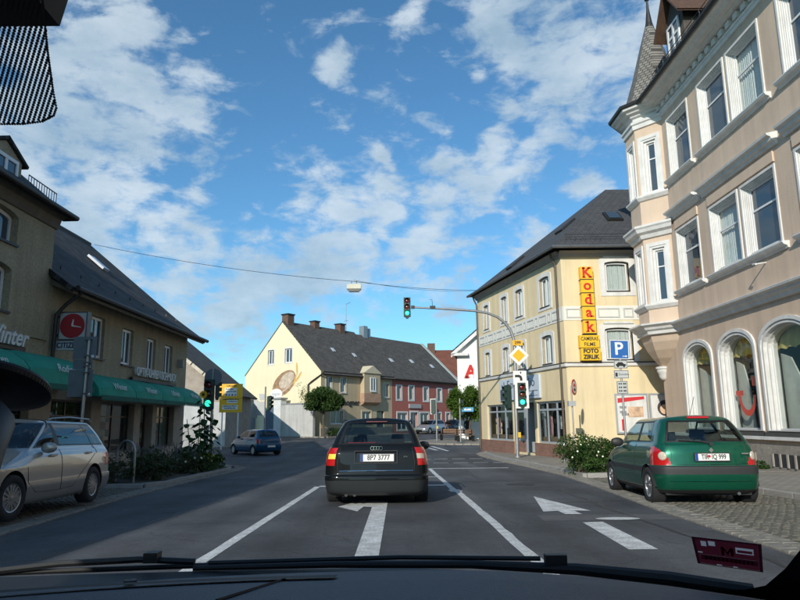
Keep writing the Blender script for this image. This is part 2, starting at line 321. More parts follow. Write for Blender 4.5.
def kerb_line(parent,pts,h0,h1,width=.14,length=.9,seed=0):
    """each kerb stone a block of its own, laid along a polyline"""
    rnd=random.Random(seed); me=None
    import bmesh
    if 'kerb_stone' not in MESH:
        bm=bmesh.new(); bmesh.ops.create_cube(bm,size=1); bmesh.ops.bevel(bm,geom=list(bm.edges),offset=.035,segments=1,affect='EDGES')
        me=bpy.data.meshes.new('kerb_stone'); bm.to_mesh(me); bm.free(); me.materials.append(M_KERB); MESH['kerb_stone']=me
    me=MESH['kerb_stone']
    for (x0,y0),(x1,y1) in zip(pts,pts[1:]):
        d=math.hypot(x1-x0,y1-y0); n=max(1,round(d/length))
        for k in range(n):
            t0,t1=k/n,(k+1)/n; a=Vector((x0+(x1-x0)*t0,y0+(y1-y0)*t0,0)); b=Vector((x0+(x1-x0)*t1,y0+(y1-y0)*t1,0)); a.z=gz(a.y); b.z=gz(b.y)
            c=(a+b)/2; dd=b-a; o=link('kerb_stone',me,parent)
            o.location=(c.x,c.y,c.z+(h0+h1)/2+rnd.uniform(-.006,.006)); o.rotation_euler=Matrix((dd.normalized(),Vector((-dd.y,dd.x,0)).normalized(),dd.normalized().cross(Vector((-dd.y,dd.x,0)).normalized()))).transposed().to_euler()
            o.scale=(dd.length-.012,width,h1-h0)
MESH={}
# right-hand side: parking bay of setts, gutter, pavements
BAYR=struct(strip(lambda y:er(y)+.1,6.6,-4,17.4,.012).build('parking_bay_right',M_JOINT))
struct(stones(MB(),lambda y:er(y)+.42,lambda y:6.58,3.6,17.2,.125,.11,.012,.016,3).build('setts',M_COB,BAYR),'stuff')
struct(stones(MB(),lambda y:er(y),lambda y:er(y)+.40,3.0,38.4,.2,.17,.010,.02,4).build('gutter_setts',M_GUT,BAYR),'stuff')
PAVR=struct(strip(6.74,10.6,-10,17.6,.11,skirt=.3).build('pavement_right',M_PAVE))
PAVC=struct(strip(lambda y:er(y)+.54,lambda y:12 if y<27.9 else 12,17.74,39.0,.11,skirt=.3).build('pavement_corner',M_PAVE))
kerb_line(PAVR,[(6.67,1.5),(6.67,17.6)],-.1,.115,seed=1)
kerb_line(PAVC,[(6.67,17.67),(er(17.7)+.5,17.67)],-.1,.115,seed=2)
kerb_line(PAVC,[(er(y)+.47,y) for y in (17.7,21,24,28,32,36,37.4,38.3,39.1)]+[(6.4,39.6),(8.0,40.0),(12,40.2)],-.1,.115,seed=3)
# left-hand side
BAYL=struct(strip(-9.9,lambda y:el(y)-.1,-4,15.4,.012).build('parking_bay_left',M_JOINT))
struct(stones(MB(),lambda y:-7.9,lambda y:el(y)-.44,4.5,15.3,.125,.11,.012,.016,5).build('setts',M_COB,BAYL),'stuff')
struct(stones(MB(),lambda y:el(y)-.42,lambda y:el(y),4.2,26.6,.2,.17,.010,.02,6).build('gutter_setts',M_GUT,BAYL),'stuff')
PAVL=struct(strip(-12,lambda y:-8.0 if y<24.5 else lerp_tab([(24.5,-6.0),(26.4,-6.9),(27.5,-7.9),(31,-8.6)],y),-4,31.6,.10,skirt=.3).build('pavement_left',M_PAVE))
kerb_line(PAVL,[(-7.94,6),(-7.94,15.6)],-.1,.105,seed=4)
# far pavements beyond the junction
def flat(name,pts,off,m,parent=None,thick=.3):
    mb=MB(); n=len(pts); top=[(x,y,gz(y)+off) for x,y in pts]; mb.face(top)
    for i in range(n):
        a,b=top[i],top[(i+1)%n]; mb.face([a,b,(b[0],b[1],b[2]-thick),(a[0],a[1],a[2]-thick)])
    return mb.build(name,m,parent)
struct(flat('pavement_island',[(.3,49.5),(3,46.3),(9,44.6),(20,45.5),(30,49),(30,60),(14,58),(4,53.5)],.10,M_PAVE))
struct(flat('pavement_houses',[(-22.5,66.2),(-6.4,58.9),(8.5,79),(16,90),(12,92),(-9,64),(-22,73)],.10,M_PAVE))
struct(flat('pavement_wall',[(-40,43.5),(-12.5,44.5),(-9.7,47),(-9.2,51),(-22,68.5),(-40,66)],.10,M_PAVE))
# painted markings, each its own sheet 4 mm above the asphalt
def mark(name,pts,off=.004,parent=ROAD): 
    return MB().face([(x,y,gz(y)+off) for x,y in pts]).build(name,M_MARK,parent)
def line(name,x0,y0,x1,y1,w,step=1.0,wear=0,seed=0):
    mb=MB(); n=max(1,int(abs(y1-y0)/step)); rnd=random.Random(seed); q=[]
    for i in range(n+1):
        t=i/n; y=y0+(y1-y0)*t; x=x0+(x1-x0)*t; q.append((x-w/2+rnd.uniform(-wear,wear),x+w/2+rnd.uniform(-wear,wear),y))
    for a,b in zip(q,q[1:]): mb.face([(a[0],a[2],gz(a[2])+.004),(a[1],a[2],gz(a[2])+.004),(b[1],b[2],gz(b[2])+.004),(b[0],b[2],gz(b[2])+.004)])
    return mb.build(name,M_MARK,ROAD)
line('lane_line',-1.83,1.5,-1.90,15.5,.125,.5,.006,1)
line('lane_line',1.27,1.5,1.17,13.9,.125,.4,.010,2); line('lane_line',1.13,14.25,1.02,23.0,.125,.5,.008,3)
mark('paint_blot',[(1.03,13.7),(1.28,13.75),(1.25,14.3),(1.0,14.25)],.0045)
line('stop_line',2.38,23.05,2.38,23.33,2.75,.3); line('stop_line',-.42,15.45,-.42,15.75,2.9,.3); line('stop_line',-.42,18.6,-.42,18.82,2.9,.3)
for yy,x0 in ((27.3,1.2),(31.2,1.45)):
    for k in range(5): line('crossing_dash',x0-.35+k*.82,yy,x0-.35+k*.82,yy+.22,.62,.3)
    for k in range(3): line('crossing_dash',x0-2.0-k*.82,yy,x0-2.0-k*.82,yy+.22,.62,.3)
mark('lane_dash',[(2.05,44.6),(2.25,44.7),(2.95,39.6),(2.80,39.5)]); mark('lane_dash',[(1.75,42.8),(1.95,42.8),(2.35,40.4),(2.15,40.4)]); mark('lane_dash',[(1.3,47.6),(1.5,47.6),(1.75,45.2),(1.55,45.2)])
mark('turn_arrow',[(-.44,6.0),(-.21,6.0),(-.22,11.75),(-.34,11.95),(-.62,11.95),(-.62,12.35),(-1.02,11.05),(-.66,10.35),(-.60,11.05),(-.46,10.95)],.0045)
mark('straight_arrow',[(2.47,12.5),(2.12,10.05),(2.36,10.15),(2.36,9.72),(2.60,9.70),(2.60,10.15),(2.84,10.1)],.0045)
mark('arrow_stem',[(2.25,6.75),(2.54,6.75),(2.63,8.85),(2.36,8.80)],.0045)
MB().face([(2.92+.30*math.cos(a),9.12+.14*math.sin(a),gz(9.12)+.009+math.sin(a)*-.0031) for a in [k*math.pi/8 for k in range(16)]]).build('paint_patch',M_MARK,ROAD)
M_TAR=mat('crack_sealant',(.022,.022,.024),.55,var=.2,vscale=10)
def crack(x0,y0,x1,y1,seed,w=.035):
    rnd=random.Random(seed); n=max(6,int(math.hypot(x1-x0,y1-y0)/.35)); mb=MB(); q=[]; ox=0
    dx,dy=(x1-x0)/n,(y1-y0)/n; l=math.hypot(dx,dy)
    for i in range(n+1):
        ox=ox*.8+rnd.uniform(-.07,.07); ww=w*rnd.uniform(.5,1.2); x=x0+dx*i-dy/l*ox; y=y0+dy*i+dx/l*ox; q.append(((x-dy/l*ww,y+dx/l*ww),(x+dy/l*ww,y-dx/l*ww)))
    for a,b in zip(q,q[1:]): mb.face([(p[0],p[1],gz(p[1])+.003) for p in (a[0],a[1],b[1],b[0])])
    return mb.build('sealed_crack',M_TAR,ROAD)
for k,c in enumerate(((-3.4,6.5,-3.1,17.5),(1.9,11.2,3.9,11.6),(.5,16.2,3.3,17.0),(3.2,5.0,3.35,14.0),(-4.6,21,1,22.2),(2.1,18,2.3,26),(-1.2,24.5,3.8,25.2))): crack(*c,k,.028)
M_PATCH=mat('asphalt_patch',(.105,.105,.105),.85,var=.2,vscale=5,fine=.3,fscale=200,bump=.3,bscale=150)
MB().face([(x,y,gz(y)+.0025) for x,y in [(1.9,9.0),(3.72,9.0),(3.78,9.62),(1.95,9.62)]]).build('asphalt_patch',M_PATCH,ROAD)
mh=MB(); mh.lathe([(.33,.0),(.33,.006),(.30,.007),(.29,.003),(.0,.003)],(0,0,0),28)
mh.build('manhole_cover',mat('cast_iron',(.04,.04,.042),.6,.6,var=.2,vscale=12,bump=.5,bscale=35),ROAD,(2.76,15.5,gz(15.5)),(-math.atan(.0225),0,0))
# ---------------------------------------------------------------- building kit (local frame: x along the wall, y into the house, z up)
M_WHITE=mat('white_paint',(.73,.72,.69),.7,streak=.16,var=.10,vscale=2.5,fine=.03)
M_PVC=mat('white_frame',(.78,.78,.77),.4,var=.03)
M_DARKROOM=mat('dark_room',(.03,.032,.036),.9,var=.4,vscale=1.5)
M_CURT=mat('curtain_cloth',(.72,.73,.72),.9,var=.1,vscale=14)
M_ZINC=mat('zinc',(.16,.17,.18),.45,.7,var=.15)
M_DARKM=mat('dark_metal',(.045,.043,.042),.5,.5,var=.15)
G_PANE=glass('pane_reflecting',see=0,refl=.10,dark=(.05,.075,.10),rough=.01)
G_CLEAR=glass('pane_clear',tint=(.80,.85,.84),refl=.07)
G_SHOP=glass('pane_shop',tint=(.80,.84,.83),refl=.0)
def outline(a,b,c,d,rise=0,n=12):
    if rise<=0: return [(a,c),(a,d),(b,d),(b,c)]
    m=(a+b)/2; h=(b-a)/2; s=d-rise
    return [(a,c)]+[(m-h*math.cos(math.pi*k/n),s+rise*math.sin(math.pi*k/n)) for k in range(n+1)]+[(b,c)]
def ringpath(mb,O,I,y0,y1,bottom=True):
    n=len(O); k=n if bottom else n-1
    for i in range(k):
        j=(i+1)%n
        mb.face([(O[i][0],y0,O[i][1]),(O[j][0],y0,O[j][1]),(I[j][0],y0,I[j][1]),(I[i][0],y0,I[i][1])])
        mb.face([(O[i][0],y0,O[i][1]),(O[i][0],y1,O[i][1]),(O[j][0],y1,O[j][1]),(O[j][0],y0,O[j][1])])
        mb.face([(I[i][0],y0,I[i][1]),(I[j][0],y0,I[j][1]),(I[j][0],y1,I[j][1]),(I[i][0],y1,I[i][1])])
    if not bottom:
        for i in (0,n-1): mb.face([(O[i][0],y0,O[i][1]),(I[i][0],y0,I[i][1]),(I[i][0],y1,I[i][1]),(O[i][0],y1,O[i][1])])
    return mb
def wall(x0,x1,z0,z1,ops,reveal=.25,mb=None):
    mb=mb or MB(); E=1e-5
    xs=sorted({x0,x1,*[o[0] for o in ops],*[o[1] for o in ops]}); zs=sorted({z0,z1,*[o[2] for o in ops],*[o[3] for o in ops]})
    xs=[x for x in xs if x0-E<=x<=x1+E]; zs=[z for z in zs if z0-E<=z<=z1+E]
    for a,b in zip(xs,xs[1:]):
        run=None
        for c,d in zip(zs,zs[1:]):
            m=((a+b)/2,(c+d)/2); hole=any(o[0]<m[0]<o[1] and o[2]<m[1]<o[3] for o in ops)
            if hole:
                if run: mb.face([(a,0,run[0]),(b,0,run[0]),(b,0,run[1]),(a,0,run[1])]); run=None
            else: run=(run[0],d) if run else (c,d)
        if run: mb.face([(a,0,run[0]),(b,0,run[0]),(b,0,run[1]),(a,0,run[1])])
    for o in ops:
        P=outline(*o[:4],o[4] if len(o)>4 else 0)
        for p,q in zip(P,P[1:]+P[:1]): mb.face([(p[0],0,p[1]),(q[0],0,q[1]),(q[0],reveal,q[1]),(p[0],reveal,p[1])])
        if len(o)>4 and o[4]:
            for p,q in zip(P[1:-1],P[2:-1]): mb.face([(p[0],0,p[1]),(q[0],0,q[1]),(q[0],0,o[3]),(p[0],0,o[3])])
    return mb
def inset(o,w,wb=None):
    a,b,c,d=o[:4]; r=o[4] if len(o)>4 else 0; wb=w if wb is None else wb
    return outline(a+w,b-w,c+wb,d-w,max(0,r-w*.35) if r else 0)
def window(parent,o,y=.12,fw=.07,mull=(.5,),trans=(),pane=None,frame=None,sill=None,sillm=None,surround=None,surm=None,room=False,curtain=0,name='window',seed=0):
    """one window: frame mesh with pane, sill, surround, curtain as its sub-parts"""
    a,b,c,d=o[:4]; frame=frame or M_PVC; pane=pane or G_PANE; w=b-a; h=d-c
    mb=ringpath(MB(),outline(*o),inset(o,fw),y,y+.06)
    for t in mull: x=a+w*t; mb.box(x-fw*.55,x+fw*.55,y+.004,y+.055,c+fw,d-fw*1.02-(o[4]*.25 if len(o)>4 else 0))
    for t in trans: z=c+h*t; mb.box(a+fw,b-fw,y+.007,y+.05,z-fw*.5,z+fw*.5)
    f=mb.build(name,frame,parent)
    I=inset(o,fw*.8); MB().face([(p[0],y+.035,p[1]) for p in I]).build('pane',pane,f)
    if sill:
        p,t,e=sill; MB().prism([(-p,c-t),(y,c-t),(y,c+.004),(-p,c-.02)],a-e,b+e,'x').build('sill',sillm or M_WHITE,f)
    if surround:
        s=MB()
        for (o0,i0,y0,y1) in surround:
            ringpath(s,inset(o,-o0),inset(o,-i0),y0,y1)
        s.build('surround',surm or M_WHITE,f)
    if room:
        MB().face([(a-.3,y+.9,c-.2),(b+.3,y+.9,c-.2),(b+.3,y+.9,d+.2),(a-.3,y+.9,d+.2)]).build('room',M_DARKROOM,f)
    if curtain:
        rnd=random.Random(seed); n=26
        for side in ((0,curtain),(1-curtain,1)):
            s=MB()
            q=[(a+w*(side[0]+(side[1]-side[0])*k/n),y+.13+.03*math.sin(k*1.7+rnd.random())) for k in range(n+1)]
            for p,r in zip(q,q[1:]): s.face([(p[0],p[1],c),(r[0],r[1],c),(r[0],r[1],d-.02),(p[0],p[1],d-.02)])
            s.build('curtain',M_CURT,f)
    return f
def mould(prof,x0,x1): return MB().prism(prof,x0,x1,'x')
M_SLATE=brickmat('slate_roof',(.066,.064,.063),(.034,.033,.033),(.012,.012,.012),1,w=.34,h=.22,bump=1.0,msize=.016,var=.5,rough=.9)
M_SLATE2=brickmat('old_slate_roof',(.125,.112,.098),(.082,.074,.066),(.04,.036,.033),1,w=.28,h=.20,bump=.7,msize=.014,var=.35,rough=.92)
M_SLATE3=brickmat('anthracite_roof',(.072,.073,.077),(.056,.057,.061),(.026,.026,.028),1,w=.30,h=.26,bump=.5,msize=.012,var=.12,rough=.8)
def roofplane(mb,P):
    return mb.face(P)
def roof_slab(pts,t=.10):
    """sloping roof sheet with thickness; pts in order round the edge"""
    mb=MB(); P=[Vector(p) for p in pts]; n=(P[1]-P[0]).cross(P[2]-P[0]).normalized()
    if n.z<0: n=-n
    Q=[p-n*t for p in P]; mb.face(P); mb.face(list(reversed(Q)))
    for i in range(len(P)): j=(i+1)%len(P); mb.face([P[i],P[j],Q[j],Q[i]])
    mb.fix=True; return mb
def roofobj(name,pts,m,parent,t=.10):
    """roof slab with its own frame so that the slate courses run along the eave (first edge)"""
    P=[Vector(p) for p in pts]; x=(P[1]-P[0]).normalized(); n=x.cross(P[2]-P[0]).normalized()
    if n.z<0: n=-n
    y=n.cross(x); M=Matrix((x,y,n)).transposed().to_4x4(); M.translation=P[0]; I=M.inverted()
    mb=roof_slab([I@p for p in P],t); o=mb.build(name,m,parent); o.matrix_local=M; return o
# ================================================================ beige corner house with turret (right)
M_BEIGE=mat('beige_render',(.66,.505,.38),.9,var=.07,vscale=.9,streak=.20,fine=.06,fscale=30,bump=.25,bscale=90)
M_BEIGE2=mat('pale_beige_render',(.68,.525,.395),.9,streak=.10,var=.05,vscale=1.2,fine=.05,fscale=60,bump=.2,bscale=90)
M_PLINTH=mat('rough_plinth',(.30,.27,.23),.95,var=.25,vscale=6,fine=.25,fscale=40,bump=.9,bscale=35)
HB=thing('corner_house','tall beige house with white window surrounds and a pointed corner turret','house',(10.4,25.7,0),-90)
lx=lambda Y:25.7-Y
ops=[]; gf=[]; up=[]
for (ya,yb) in ((23.75,21.5),(21.15,18.85),(18.65,16.15),(15.6,13.2),(12.9,10.5)): gf.append((lx(ya)+.0,lx(yb),.74,3.82,.62))
cols=[(lx(23.4),lx(21.57)),(lx(20.8),lx(18.93)),(lx(18.78),lx(16.9)),(lx(16.0),lx(14.15)),(lx(14.0),lx(12.2)),(lx(11.4),lx(9.6))]
for a,b in cols: up+= [(a,b,5.74,8.0),(a,b,10.02,12.42)]
ops=gf+up
bw=wall(.0,16.6,.36,12.9,ops,.34); bw.face([(0,0,.36),(0,9,.36),(0,9,12.9),(0,0,12.9)]); bw.face([(16.6,0,-.6),(16.6,9,-.6),(16.6,9,13.5),(16.6,0,13.5)]); bw.face([(0,9,-.6),(16.6,9,-.6),(16.6,9,14),(0,9,14)])
bw.face([(0,0,12.9),(16.6,0,12.9),(16.6,0,13.6),(0,0,13.6)]); bw.face([(0,0,12.9),(0,9,12.9),(0,9,13.6),(0,0,13.6)])
bw.build('wall',M_BEIGE,HB)
stepped=[(0.07,-.06,-.05,.02)]
def moulded(parent,o,y0=-.05):
    s=MB()
    for k,(w0,w1,ya) in enumerate(((.0,.075,-.035),(.075,.11,.01),(.11,.145,.05),(.145,.18,.08),(.18,.212,.12))):
        ringpath(s,inset(o,w0,max(w0,.0)),inset(o,w1,.02),ya,.36,True)
    return s
for i,o in enumerate(up):
    q=(o[0]+.21,o[1]-.21,o[2]+.02,o[3]-.19)
    f=window(HB,q,.16,.06,mull=(),trans=(.66,),pane=G_CLEAR if i%3==2 else G_PANE,seed=i,curtain=(.22,.42,.5,.12,.3,.5,.18,.36,.28,.5,.2,.4)[i%12])
    moulded(f,o).build('surround',M_WHITE,f)
    MB().face([(q[0],.40,q[2]),(q[1],.40,q[2]),(q[1],.40,q[3]),(q[0],.40,q[3])]).build('backing',M_DARKROOM,f)
M_TVAL=mat('yellow_valance',(.62,.50,.14),.8,var=.15,vscale=5); M_ORANGE=mat('logo_red',(.62,.05,.03),.4,var=.03)
M_CREAMW=mat('display_board',(.62,.62,.55),.8,var=.12,vscale=3)
for i,o in enumerate(gf):
    q=(o[0]+.25,o[1]-.22,o[2]+.02,o[3]-.20,.50)
    f=window(HB,q,.18,.05,mull=(),pane=G_SHOP,name='shop_window')
    s=MB()
    for (w0,w1,ya) in ((-.0,.10,-.05),(.10,.14,.0),(.14,.19,-.02),(.19,.25,.09)):
        ringpath(s,inset(o,w0,0),inset(o,w1,.02),ya,.36,True)
    s.build('surround',M_WHITE,f)
    # shop interior: side walls, floor of the display, back
    r=MB(); r.face([(q[0]-.3,1.9,.3),(q[1]+.3,1.9,.3),(q[1]+.3,1.9,4.2),(q[0]-.3,1.9,4.2)]); r.face([(q[0]-.3,.34,.70),(q[1]+.3,.34,.70),(q[1]+.3,1.9,.70),(q[0]-.3,1.9,.70)]); r.face([(q[0]-.3,.34,4.0),(q[1]+.3,.34,4.0),(q[1]+.3,1.9,4.0),(q[0]-.3,1.9,4.0)])
    for xx in (q[0]-.3,q[1]+.3): r.face([(xx,.30,.3),(xx,1.9,.3),(xx,1.9,4.2),(xx,.30,4.2)])
    r.build('display_room',mat('shop_room',(.20,.21,.22),.9,var=.3,vscale=1.2),f)
    # scalloped yellow valance behind the pane
    v=MB(); n=40; w=q[1]-q[0]
    for k in range(n):
        xa,xb=q[0]-.1+(w+.2)*k/n,q[0]-.1+(w+.2)*(k+1)/n; za=2.98+.05*abs(math.sin(k*math.pi/8)); zb=2.98+.05*abs(math.sin((k+1)*math.pi/8)); ya=.5+.02*math.sin(k*.9); yb=.5+.02*math.sin(k*.9+.9)
        v.face([(xa,ya-.12,za),(xb,yb-.12,zb),(xb,yb-.05,3.9),(xa,ya-.05,3.9)])
    v.build('valance',M_TVAL,f)
    # a pale display board standing at the far side
    b=MB(); b.prism([(q[0]-.05,.8),(q[0]+w*(.95,.42,.50,.3,.4)[i],.8),(q[0]+w*(.95,.34,.42,.3,.4)[i],2.0),(q[0]+w*.2,2.75),(q[0]-.05,2.9)],.46,.50,'y'); b.build('display_board',M_CREAMW,f)
    if i==1:
        lg=MB(); n=14; x0=q[0]+.42; yl=.208
        o_=[(x0+.46+.50*math.cos(math.pi*(1+k/n)),1.78+.62*math.sin(math.pi*(1+k/n))) for k in range(n+1)]
        i_=[(x0+.46+.36*math.cos(math.pi*(1+k/n)),1.78+.44*math.sin(math.pi*(1+k/n))) for k in range(n+1)]
        for k in range(n): lg.face([(o_[k][0],yl,o_[k][1]),(o_[k+1][0],yl,o_[k+1][1]),(i_[k+1][0],yl,i_[k+1][1]),(i_[k][0],yl,i_[k][1])])
        lg.build('smile_logo',M_ORANGE,f)
        MB().box(x0-.18,x0+.26,yl-.001,yl,1.785,1.94).build('logo_bar',M_ORANGE,f); MB().box(x0+.82,x0+1.0,yl-.001,yl,2.05,2.32).build('logo_dot',M_ORANGE,f)
        MB().lathe([(.0,0),(.30,0),(.30,.02),(0,.02)],(q[0]+w*.55,.62,2.72),20,'y').build('round_sticker',mat('sticker_blue',(.04,.09,.20),.5,var=.1),f)
    MB().prism([(-.09,.60),(.34,.60),(.34,.742),(-.09,.70)],o[0]-.12,o[1]+.12,'x').build('sill',mat('dark_sill',(.06,.06,.06),.5,var=.15),f)
MB().prism([(-.14,.50),(0,.50),(0,.60),(-.14,.585)],.0,16.6,'x').build('string_course',M_WHITE,HB)
pl=MB().box(-.05,16.65,-.07,.0,-.9,.36); pl.face([(-.05,-.07,.36),(16.65,-.07,.36),(16.65,.02,.37),(-.05,.02,.37)])
pl.box(-.06,0,-.05,9,-.9,.36); pl.build('plinth',M_PLINTH,HB)
for Y0,Y1 in ((19.95,19.35),(18.45,17.05),(15.2,14.0)):
    f=MB().box(lx(Y0)+.0,lx(Y1),-.075,-.074,-.22,.13).build('basement_window',M_DARKROOM,HB)
    for k in range(5):
        x=lx(Y0)+(lx(Y1)-lx(Y0))*k/4; MB().box(x-.035,x+.035,-.11,-.076,-.22,.13).build('bar',mat('stone_bar',(.33,.30,.26),.9,var=.2),f)
# cornices
def cornice(name,prof,x0,x1,m=M_WHITE): return mould(prof,x0,x1).build(name,m,HB)
cornice('belt_cornice',[(0,4.28),(-.10,4.30),(-.12,4.38),(-.22,4.44),(-.24,4.50),(-.34,4.54),(-.36,4.60),(-.30,4.63),(0,4.70)],.0,16.6)
for a,b in ((0,1),(1,3),(3,5),(5,6)):
    xa=cols[a][0]-.28; xb=cols[b-1][1]+.28
    cornice('window_hood',[(0,8.46),(-.07,8.47),(-.09,8.54),(-.18,8.58),(-.20,8.66),(-.30,8.70),(-.32,8.76),(0,8.82)],xa,xb)
    MB().prism([(0,8.06),(-.05,8.06),(-.05,8.36),(0,8.36)],cols[a][0],cols[b-1][1],'x').build('frieze',M_BEIGE2,HB)
    for zs in (5.72,10.0):
        s=cornice('window_ledge',[(0,zs-.17),(-.05,zs-.17),(-.07,zs-.11),(-.16,zs-.08),(-.20,zs-.02),(-.20,zs+.01),(0,zs+.02)],xa+.05,xb-.05)
cornice('architrave',[(0,12.72),(-.06,12.74),(-.06,12.86),(-.10,12.88),(-.10,12.95),(0,12.97)],0,16.6)
cornice('main_cornice',[(0,13.19),(-.26,13.21),(-.30,13.27),(-.52,13.30),(-.56,13.37),(-.70,13.40),(-.74,13.48),(-.66,13.52),(0,13.56)],-.2,16.6)
dm=MB().box(-.12,.12,-.15,0,12.985,13.185).mesh('dentil',M_WHITE)
for k in range(26):
    link('dentil',dm,HB,(1.95+k*.46,0,0))
gt=MB(); gt.tube([(-.4,-.80,13.50),(16.6,-.80,13.50)],.075,10); gt.prism([(-.72,13.49),(-.86,13.50),(-.80,13.60),(0,13.66),(0,13.56)],-.4,16.6,'x'); gt.build('gutter',M_DARKM,HB)
roofobj('roof',[(-.3,-.74,13.62),(16.6,-.74,13.62),(16.6,3.2,18.5),(2.6,3.2,18.5)],M_SLATE,HB)
roofobj('roof',[(-.3,9.0,13.62),(-.3,-.74,13.62),(2.6,3.2,18.5),(2.6,9,18.5)],M_SLATE,HB)
MB().box(2.6,16.6,3.2,9,13.5,18.45).build('attic',M_SLATE,HB)
# dormer on the roof
dr=MB(); d0,d1,yz=lx(24.6)+1.75,lx(22.9)+1.55,.05
dr.box(d0,d1,yz,3.0,13.98,15.88); dr.prism([(d0,15.88),(d1,15.88),((d0+d1)/2,16.78)],yz,3.2,'y'); D=dr.build('dormer',mat('dormer_slate',(.085,.072,.06),.8,var=.25,vscale=4,bump=.3),HB)
window(HB,(d0+.25,d1-.25,14.33,15.73),yz-.08,.10,mull=(.5,),trans=(.62,),name='dormer_window')
ro=MB(); m_=(d0+d1)/2
ro.face([(d0-.35,yz-.35,15.58),(d0-.35,3.4,15.58),(m_,3.4,17.00),(m_,yz-.35,17.00)]); ro.face([(d1+.35,yz-.35,15.58),(d1+.35,3.4,15.58),(m_,3.4,17.00),(m_,yz-.35,17.00)])
ro.face([(d0-.35,yz-.35,15.50),(d0-.35,3.4,15.50),(m_,3.4,16.88),(m_,yz-.35,16.88)]); ro.face([(d1+.35,yz-.35,15.50),(d1+.35,3.4,15.50),(m_,3.4,16.88),(m_,yz-.35,16.88)])
ro.face([(d0-.35,yz-.35,15.58),(m_,yz-.35,17.00),(m_,yz-.35,16.88),(d0-.35,yz-.35,15.50)]); ro.face([(d1+.35,yz-.35,15.58),(m_,yz-.35,17.00),(m_,yz-.35,16.88),(d1+.35,yz-.35,15.50)])
ro.build('dormer_roof',mat('dormer_wood',(.10,.055,.035),.7,var=.25,vscale=6),HB)
sg=MB()
for z in (.12,.26): sg.tube([(2.2,-.35,14.13+z),(15,-.35,14.13+z)],.014,6)
for k in range(26): sg.tube([(2.3+k*.5,-.35,14.00),(2.3+k*.5,-.35,14.43)],.012,5)
sg.build('snow_guard',M_DARKM,HB)
hk=MB(); hk.tube([(lx(17.86),0,5.42),(lx(17.86),-.38,5.36)],.022,8); hk.tube([(lx(17.86),-.38,5.36),(lx(17.86)+.2,-.40,5.33)],.03,8); hk.build('flag_bracket',M_WHITE,HB)
# oriel (octagonal corner bay); local points (x=25.7-Y, y=X-10.4)
BAY=[(1.9,.02),(1.0,-.75),(-.05,-.75),(-.9,.02),(-.9,.95),(0,1.8)]
def bayring(mb,z0,z1,out0,out1=None,center=(.5,.6)):
    out1=out0 if out1 is None else out1; r=[]
    for z,o in ((z0,out0),(z1,out1)):
        r.append([(center[0]+(x-center[0])*(1+o),center[1]+(y-center[1])*(1+o),z) for x,y in BAY])
    for i in range(len(BAY)-1): mb.face([r[0][i],r[0][i+1],r[1][i+1],r[1][i]])
    return mb
bb=MB(); facets=[]
for i in range(len(BAY)-1):
    (xa,ya),(xb,yb)=BAY[i],BAY[i+1]; ln=math.hypot(xb-xa,yb-ya)
    # viewed from outside, x runs from b to a (right-handed frame)
    ang=math.atan2(ya-yb,xa-xb); M=Matrix.Translation((xb,yb,0))@Matrix.Rotation(ang,4,'Z'); facets.append((M,ln))
    wv=.28 if i!=1 else .25
    hol=[(wv,ln-wv,5.5,7.65),(wv,ln-wv,9.85,12.05)] if i<4 else []
    bb.add(wall(0,ln,4.6,12.9,hol,.16),M)
BAYO=bb.build('oriel',M_BEIGE2,HB)
for i,(M,ln) in enumerate(facets[:4]):
    wv=.28 if i!=1 else .25
    for z0,z1 in ((5.5,7.65),(9.85,12.05)):
        o=(wv,ln-wv,z0,z1); fo=window(HB,(o[0]+.14,o[1]-.14,o[2]+.05,o[3]-.16),.13,.045,mull=(),trans=(.68,),name='oriel_window')
        fo.matrix_local=M
        s=MB()
        for (w0,w1,ya) in ((-.16,-.02,-.05),(-.02,.06,-.02),(.06,.15,.06)): ringpath(s,inset(o,w0,w0*.4),inset(o,w1,.03),ya,.17)
        s.build('surround',M_WHITE,fo)
bc=MB()
def bstack(mb,seq):
    for (z0,o0),(z1,o1) in zip(seq,seq[1:]): bayring(mb,z0,z1,o0,o1)
bstack(bc,[(4.25,.0),(4.27,.08),(4.38,.10),(4.44,.17),(4.52,.20),(4.60,.30),(4.66,.30),(4.72,.0)])
bstack(bc,[(5.22,.0),(5.25,.05),(5.36,.12),(5.42,.12),(5.45,0)])
bstack(bc,[(8.02,.0),(8.04,.06),(8.18,.10),(8.26,.19),(8.38,.22),(8.44,.26),(8.52,.26),(8.62,0)])
bstack(bc,[(9.55,.0),(9.58,.05),(9.70,.12),(9.76,.12),(9.80,0)])
bstack(bc,[(12.6,0),(12.62,.05),(12.78,.06),(12.82,.10),(12.92,.10),(12.95,.02),(13.08,.03),(13.12,.10),(13.2,.13),(13.24,.22),(13.32,.25),(13.36,.34),(13.45,.36),(13.5,.28)])
bc.build('oriel_cornice',M_WHITE,BAYO)
gb=MB(); bstack(gb,[(13.44,.32),(13.47,.42),(13.57,.44),(13.66,.2)]); gb.build('oriel_gutter',M_DARKM,BAYO)
# corbel cone with pendant under the oriel
cb=MB(); N_=len(BAY); tip=(.12,.02)
prev=[(x,y,4.28) for x,y in BAY]
for z,t in ((4.0,.10),(3.7,.28),(3.4,.52),(3.2,.74),(3.08,.86)):
    cur=[(x+(tip[0]-x)*t,y+(tip[1]-y)*t,z) for x,y in BAY]
    for i in range(N_-1): cb.face([prev[i],prev[i+1],cur[i+1],cur[i]])
    prev=cur
cb.face(prev); cb.build('corbel',M_BEIGE2,BAYO)
MB().lathe([(.0,2.58),(.10,2.60),(.17,2.70),(.20,2.86),(.24,2.90),(.24,3.0),(.28,3.03),(.28,3.10),(.2,3.12)],(.12,-.02,0),18).build('pendant',M_WHITE,BAYO,smooth=45)
